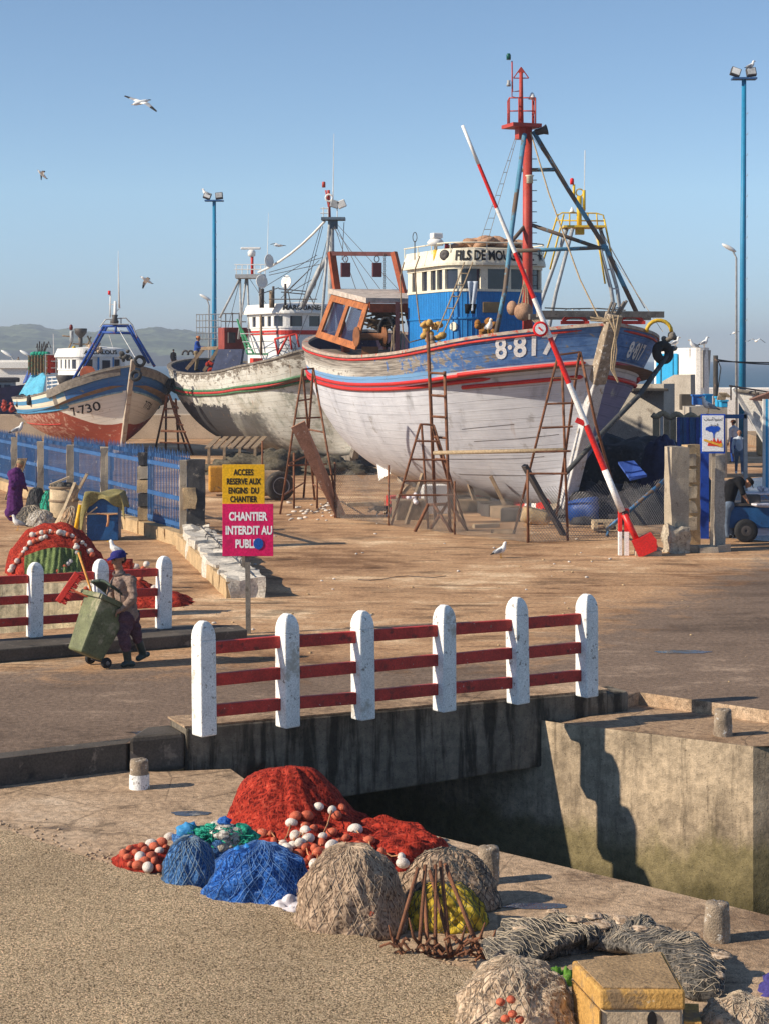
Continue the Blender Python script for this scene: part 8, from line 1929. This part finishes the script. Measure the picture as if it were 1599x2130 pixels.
# man in purple djellaba
DP_ = P(32, 1083).y
pm = thing('person', 'man in long purple hooded robe and tan knit cap, seen from behind', 'person', P(32, 1083))
def K(x, y, d=0.0): return Q(x, y, DP_+d)
pr = [(K(31,1068), K(31,1030), .24, .20, 0), (K(31,1030), K(34,1000), .20, .20, 0), (K(34,1000), K(33,985), .20, .17, 0), (K(25,1066,-.05), K(37,1068,.05), .20, .18, 0), (K(24,986), K(42,988), .12, .11, 0), (K(33,985), K(36,978), .12, .07, 0), (K(28,984,-.08), K(32,978,-.05), .09, .08, 0),
      (K(23,988,-.05), K(26,1012,-.2), .085, .075, 0), (K(44,990,.02), K(49,1008,-.05), .085, .075, 0), (K(49,1008,-.05), K(52,1014,.15), .07, .055, 0), (K(36,978), K(39,971), .055, .055, 1),
      (K(27,1072), K(27,1080), .05, .045, 2), (K(34,1074), K(34,1081), .05, .045, 2), (K(27,1081), K(30,1082,-.08), .04, .035, 2), (K(34,1082), K(38,1082,-.05), .04, .035, 2)]
hand(pr, K(52,1014,.15), Vector((.4,.6,-.5)), 1, 1, 1.0, .6)
hc = K(41, 967); f_, u_, s2 = head(pr, hc, (.62,.75,-.45), (.25,.1,1), 1)
body_mesh('body', pr, [m_purple, m_skin, m_khaki], pm, .016, cloth=(0,))
cap_on(pm, hc, f_, u_, s2, mat('tan_knit_cap', (.34,.24,.13), .9, .3, 30, bump=.8, bscale=120), False, 1.05); eyes(pm, hc, f_, u_, s2)
def small_person(label, px, yfeet, ytop, D, mats, pose='stand', face=(0,-1,0), lean=0.0, vox=.02, capm=None, hairm=True):
    """mats: trousers, top, skin, shoes"""
    b = Q(px, yfeet, D); hgt = (yfeet-ytop)*D/FPX; s_ = hgt/1.72
    t = thing('person', label, 'person', b); f = norm(Vector((face[0], face[1], 0))); sd = Vector((-f.y, f.x, 0)); up = Vector((0,0,1))
    def A(x, y, z): return b+(sd*x+f*(y+lean*max(0, z-.9))+up*z)*s_
    pr = [(A(-.08,0,.92), A(.08,0,.92), .13*s_, .13*s_, 0), (A(0,0,.98), A(0,.02,1.18), .14*s_, .155*s_, 1), (A(0,.02,1.18), A(0,.0,1.38), .155*s_, .13*s_, 1), (A(-.15,0,1.38), A(.15,0,1.38), .075*s_, .075*s_, 1), (A(0,0,1.44), A(0,.02,1.54), .055*s_, .052*s_, 2)]
    for k in (-1, 1):
        st = .14*k if pose == 'walk' else 0
        pr += [(A(k*.09,0,.9), A(k*.10,.03+st,.48), .10*s_, .072*s_, 0), (A(k*.10,.03+st,.48), A(k*.10,st*1.3-.03,.10), .07*s_, .052*s_, 0), (A(k*.10,st*1.3-.03,.06), A(k*.11,st*1.3+.12,.04), .05*s_, .042*s_, 3)]
        if pose == 'work': pr += [(A(k*.2,0,1.36), A(k*.24,.14,1.16), .06*s_, .05*s_, 1), (A(k*.24,.14,1.16), A(k*.16,.36,1.2), .048*s_, .04*s_, 1)]; hand(pr, A(k*.16,.36,1.2), f, k, 2, s_*1.1)
        else: pr += [(A(k*.21,0,1.36), A(k*.26,-.03-st*.5,1.08), .06*s_, .05*s_, 1), (A(k*.26,-.03-st*.5,1.08), A(k*.25,.06-st*.8,.84), .047*s_, .038*s_, 1)]; hand(pr, A(k*.25,.06-st*.8,.84), Vector((0,0,-1))+f*.2, k, 2, s_*1.1, .5, f)
    hc = A(0, .03, 1.62); f_, u_, s2 = head(pr, hc, f, up, 2, s_); body_mesh('body', pr, mats, t, vox); eyes(t, hc, f_, u_, s2, s_)
    if capm: cap_on(t, hc, f_, u_, s2, capm, True, s_)
    mb = MB(); mb.ell(hc-f_*.025*s_+u_*.03*s_, (.09*s_, .095*s_, .085*s_), None, 12, 8); mb.build('hair', m_hair, t)
    return t
small_person('man with dark hair in grey and blue hooded jacket and jeans, walking toward the camera', 1537, 986, 895, 62, [m_denim, m_palecloth, m_skin, m_white], 'walk', (-.1,-1,0))
small_person('man in orange cap and pale blue hooded top, back turned', 1526, 962, 874, 72, [m_bluecloth, m_palecloth, m_skin, m_darkcloth], 'stand', (-.55,.8,0), 0, .02, m_orangecap)
small_person('man in dark jacket and khaki trousers working at the stern of the peeling boat', 409, 772, 700, 80.8, [m_khaki, m_bluecloth, m_skin, m_darkcloth], 'work', (1,-.15,0), .08, .02, m_orangecap)
small_person('distant man in dark clothes standing behind the stern of the peeling boat', 361, 768, 726, 104, [m_darkcloth, m_darkcloth, m_skin, m_darkcloth], 'stand', (.3,.9,0), 0, .03)
small_person('distant man in khaki on the roof of the far white building', 38, 770, 742, 108, [m_khaki, m_khaki, m_skin, m_darkcloth], 'stand', (.6,-.6,0), 0, .03)
DB_ = 42.0
bp_ = thing('person', 'man in black bending over the blue handcart', 'person', Q(1518, 1118, DB_+.8))
def Bj(x, y, d=0.0): return Q(x, y, DB_+.8+d)
pr = [(Bj(1511,1050,.05), Bj(1515,1052,-.08), .14, .14, 1), (Bj(1513,1045), Bj(1522,1010), .15, .17, 0), (Bj(1522,1010), Bj(1537,1003), .16, .14, 0), (Bj(1537,1003,-.12), Bj(1537,1003,.12), .10, .10, 0), (Bj(1540,1003), Bj(1548,1004), .06, .055, 2),
      (Bj(1538,1006,-.18), Bj(1544,1026,-.25), .065, .055, 0), (Bj(1544,1026,-.25), Bj(1551,1036,-.2), .05, .04, 2), (Bj(1538,1006,.18), Bj(1546,1026,.2), .065, .055, 0), (Bj(1546,1026,.2), Bj(1553,1034,.15), .05, .04, 2),
      (Bj(1512,1055,-.1), Bj(1510,1085,-.12), .11, .08, 1), (Bj(1510,1085,-.12), Bj(1512,1114,-.1), .075, .06, 1), (Bj(1518,1055,.1), Bj(1521,1085,.12), .11, .08, 1), (Bj(1521,1085,.12), Bj(1521,1114,.12), .075, .06, 1), (Bj(1512,1115,-.1), Bj(1520,1116,-.14), .05, .04, 3), (Bj(1521,1115,.12), Bj(1529,1116,.1), .05, .04, 3)]
hand(pr, Bj(1551,1036,-.2), Vector((.5,0,-.8)), 1, 2); hand(pr, Bj(1553,1034,.15), Vector((.5,0,-.8)), -1, 2)
hc = Bj(1556, 1004); f_, u_, s2 = head(pr, hc, (.6,-.25,-.75), (.75,.0,.65), 2); body_mesh('body', pr, [m_darkcloth, m_denim, m_skin, m_darkcloth], bp_, .018); cap_on(bp_, hc, f_, u_, s2, m_darkcloth); eyes(bp_, hc, f_, u_, s2)

# ------------------------------------------------------------------ gulls and a cat
gm = [m_gull, m_gullgrey, m_gulldark, m_beak]
def standing_gull(base, rz, label, s_=1.0, sit=False):
    t = Vector(base); M_ = Matrix.Translation(t) @ Matrix.Rotation(rz, 4, 'Z') @ Matrix.Scale(s_, 4); mb = MB(M_); l = 0 if not sit else -.09
    mb.mi = 0; mb.tube([(-.17,0,.115+l), (-.11,0,.14+l), (-.04,0,.17+l), (.04,0,.20+l), (.085,0,.25+l), (.10,0,.30+l), (.11,0,.345+l), (.135,0,.365+l), (.16,0,.36+l)], [.012,.042,.068,.078,.062,.042,.041,.037,.012], 10)
    mb.mi = 1
    for k in (-1, 1): mb.ell((-.05, k*.052, .18+l), (.145,.022,.048), Matrix.Rotation(-.36, 4, 'Y'), 12, 8)
    mb.mi = 2
    for k in (-1, 1): mb.ell((-.195, k*.022, .115+l), (.07,.012,.016), Matrix.Rotation(-.3, 4, 'Y'), 8, 6); mb.ell((.14, k*.034, .373+l), (.006,.004,.006), None, 6, 4)
    mb.mi = 3; mb.tube([(.16,0,.36+l), (.195,0,.355+l), (.213,0,.345+l)], [.014,.011,.003], 6)
    if not sit:
        for k in (-1, 1): mb.tube([(.0,k*.03,.13), (.01,k*.03,.005)], .007, 5); mb.tube([(.0,k*.03,.005), (.05,k*.035,.005)], .006, 4)
    o = mb.build('gull', gm); return tag(o, label, 'gull')
standing_gull(P(1040, 1161), R(20), 'white gull standing alone on the dirt below the big boat', .9)
standing_gull(H1.at(.115, 1, 1, -.05)+Vector((0,0,.06)), R(-70), 'white gull standing on the bow rail of the big boat')
standing_gull(Q(1473, 861, 50), R(170), 'gull standing above the fire notice, facing left', 1.25)
standing_gull(Q(37, 907, 58.4), R(20), 'gull standing on a stone pier of the blue fence, at far left', 1.15)
standing_gull(Q(242, 1162, 30.5), R(165), 'gull seen just over the cap of the man with the bin', .8)
mb = MB(); b = Q(242, 1162, 30.5); mb.box((b.x, b.y+.0, b.z/2-.02), (.5,.4,b.z-.01)); tag(mb.build('net_crate', m_netred), 'red net covered crate under the gull behind the man with the bin', 'crate')
standing_gull(P(38, 1103), R(190), 'gull standing at the left edge before the grey net bundle', 1.0)
standing_gull(Q(1561, 146, 81.9), R(15), 'gull perched on top of the tall right flood light mast', 1.2)
standing_gull(Q(428, 409, 107.9), R(160), 'gull perched on the far blue flood light mast', 1.3)
for x, s_ in ((1404, 'gull on the white building roof, nearest the big boat bow'), (1442, 'gull crouching in the middle of the white building roof'), (1464, 'gull on the right corner of the white building roof')): standing_gull((Q(x, 728, 75.5).x, 75.5, zt_+.10), R(200 if x == 1442 else 20), s_, 1.2, x == 1442)
def flying_gull(px, py, D, lw, rw, bd, label, chord=.16, dark=.72):
    """lw, rw: wing points from the body out, in photo pixels; bd: body direction in pixels"""
    c = Q(px, py, D); k = D/FPX; b = norm(Vector((bd[0], bd[2], -bd[1]))); mb = MB()
    mb.mi = 0; mb.tube([c-b*.26, c-b*.16, c, c+b*.14, c+b*.2, c+b*.26], [.02,.05,.07,.055,.045,.01], 9); mb.mi = 3; mb.tube([c+b*.25, c+b*.31], [.014,.003], 5)
    mb.mi = 2; mb.ell(c-b*.28, (.05,.05,.015), None, 8, 5)
    for pts in (lw, rw):
        P3 = [c]+[c+Vector((x*k, d*k*FPX/D*0+d, -y*k)) for x, y, d in pts]; n = 14
        def W_(u, v):
            t_ = u*(len(P3)-1); i = min(int(t_), len(P3)-2); f = t_-i; p = P3[i].lerp(P3[i+1], f); ch = chord*(1-.75*u**2)
            return p+b*(ch*(.5-v))+Vector((0,0,.02*math.sin(v*3.1)))
        for (ua, ub, mi) in ((0, .45, 0), (.45, dark, 1), (dark, 1, 2)):
            mb.mi = mi; mb.grid(lambda u, v: W_(ua+(ub-ua)*u, v), 6, 3); mb.grid(lambda u, v: W_(ua+(ub-ua)*(1-u), v)-Vector((0,0,.008)), 6, 3)
    mb.mi = 0
    return tag(mb.build('gull', gm), label, 'gull')
flying_gull(293, 212, 55, [(-14,-8,.2), (-38,-18,.5)], [(14,4,-.2), (38,24,-.5)], (-3,1,-1), 'large gull gliding high at upper left, wings spread slantwise')
flying_gull(88, 362, 80, [(-4,-4,.2), (-6,10,.4)], [(4,-4,-.3), (10,-4,-.5)], (-.6,-.6,-.4), 'small gull flying near the left picture edge')
flying_gull(305, 582, 72, [(-6,6,.2), (-11,17,.4)], [(6,-4,-.2), (11,0,-.5)], (-.8,-.5,-.4), 'gull flapping above the smaller boat aerial, dark wing tip raised')
flying_gull(580, 510, 90, [(-6,-5,.2), (-18,-3,.4)], [(6,0,-.2), (16,2,-.5)], (-1,0,-.6), 'pale gull flying above the wheelhouse of the peeling boat')
flying_gull(1572, 709, 95, [(-6,-5,.1), (-15,1,.3)], [(7,-5,-.1), (17,4,-.3)], (0,.0,-1), 'dark gull flying just right of the tall blue mast')
flying_gull(1526, 692, 110, [(-4,2,.1), (-6,4,.3)], [(4,-2,-.1), (9,-2,-.3)], (0,.0,-1), 'tiny gull flying just left of the tall blue mast')
flying_gull(1190, 643, 130, [(-8,-1,.1), (-16,2,.3)], [(8,-1,-.1), (16,2,-.3)], (0,.2,-1), 'tiny gull far off between the red mast and the bow')
c = P(795, 1074); cat_ = thing('cat', 'small tabby and white cat standing under the boat, left of the short trestle', 'cat', c)
def Cj(x, y, z): return c+Vector((x, y, z))
m_tabby = mat('tabby_fur', (.16,.12,.09), .9, .4, 20, [((.05,.04,.035), 12, .55, .08)], .4, 90)
pr = [(Cj(-.14,0,.21), Cj(.12,-.02,.22), .075, .07, 0), (Cj(.12,-.02,.22), Cj(.18,-.03,.28), .055, .045, 0), (Cj(.20,-.04,.30), Cj(.22,-.05,.29), .05, .04, 0), (Cj(.24,-.06,.28), Cj(.26,-.07,.275), .022, .015, 1), (Cj(.19,-.06,.34), Cj(.19,-.065,.36), .012, .006, 0), (Cj(.20,.0,.34), Cj(.20,.005,.36), .012, .006, 0),
      (Cj(-.19,0,.22), Cj(-.30,.02,.16), .02, .018, 0), (Cj(-.30,.02,.16), Cj(-.36,.02,.22), .018, .014, 0)]
for sg in (-1, 1):
    pr += [(Cj(.11,sg*.04,.18), Cj(.11,sg*.045,.09), .03, .02, 0), (Cj(.11,sg*.045,.09), Cj(.12,sg*.045,.02), .019, .02, 1), (Cj(-.12,sg*.04,.18), Cj(-.09,sg*.05,.11), .045, .026, 0), (Cj(-.09,sg*.05,.11), Cj(-.15,sg*.05,.07), .022, .018, 0), (Cj(-.15,sg*.05,.07), Cj(-.13,sg*.05,.02), .017, .02, 1)]
body_mesh('body', pr, [m_tabby, m_gull], cat_, .012)
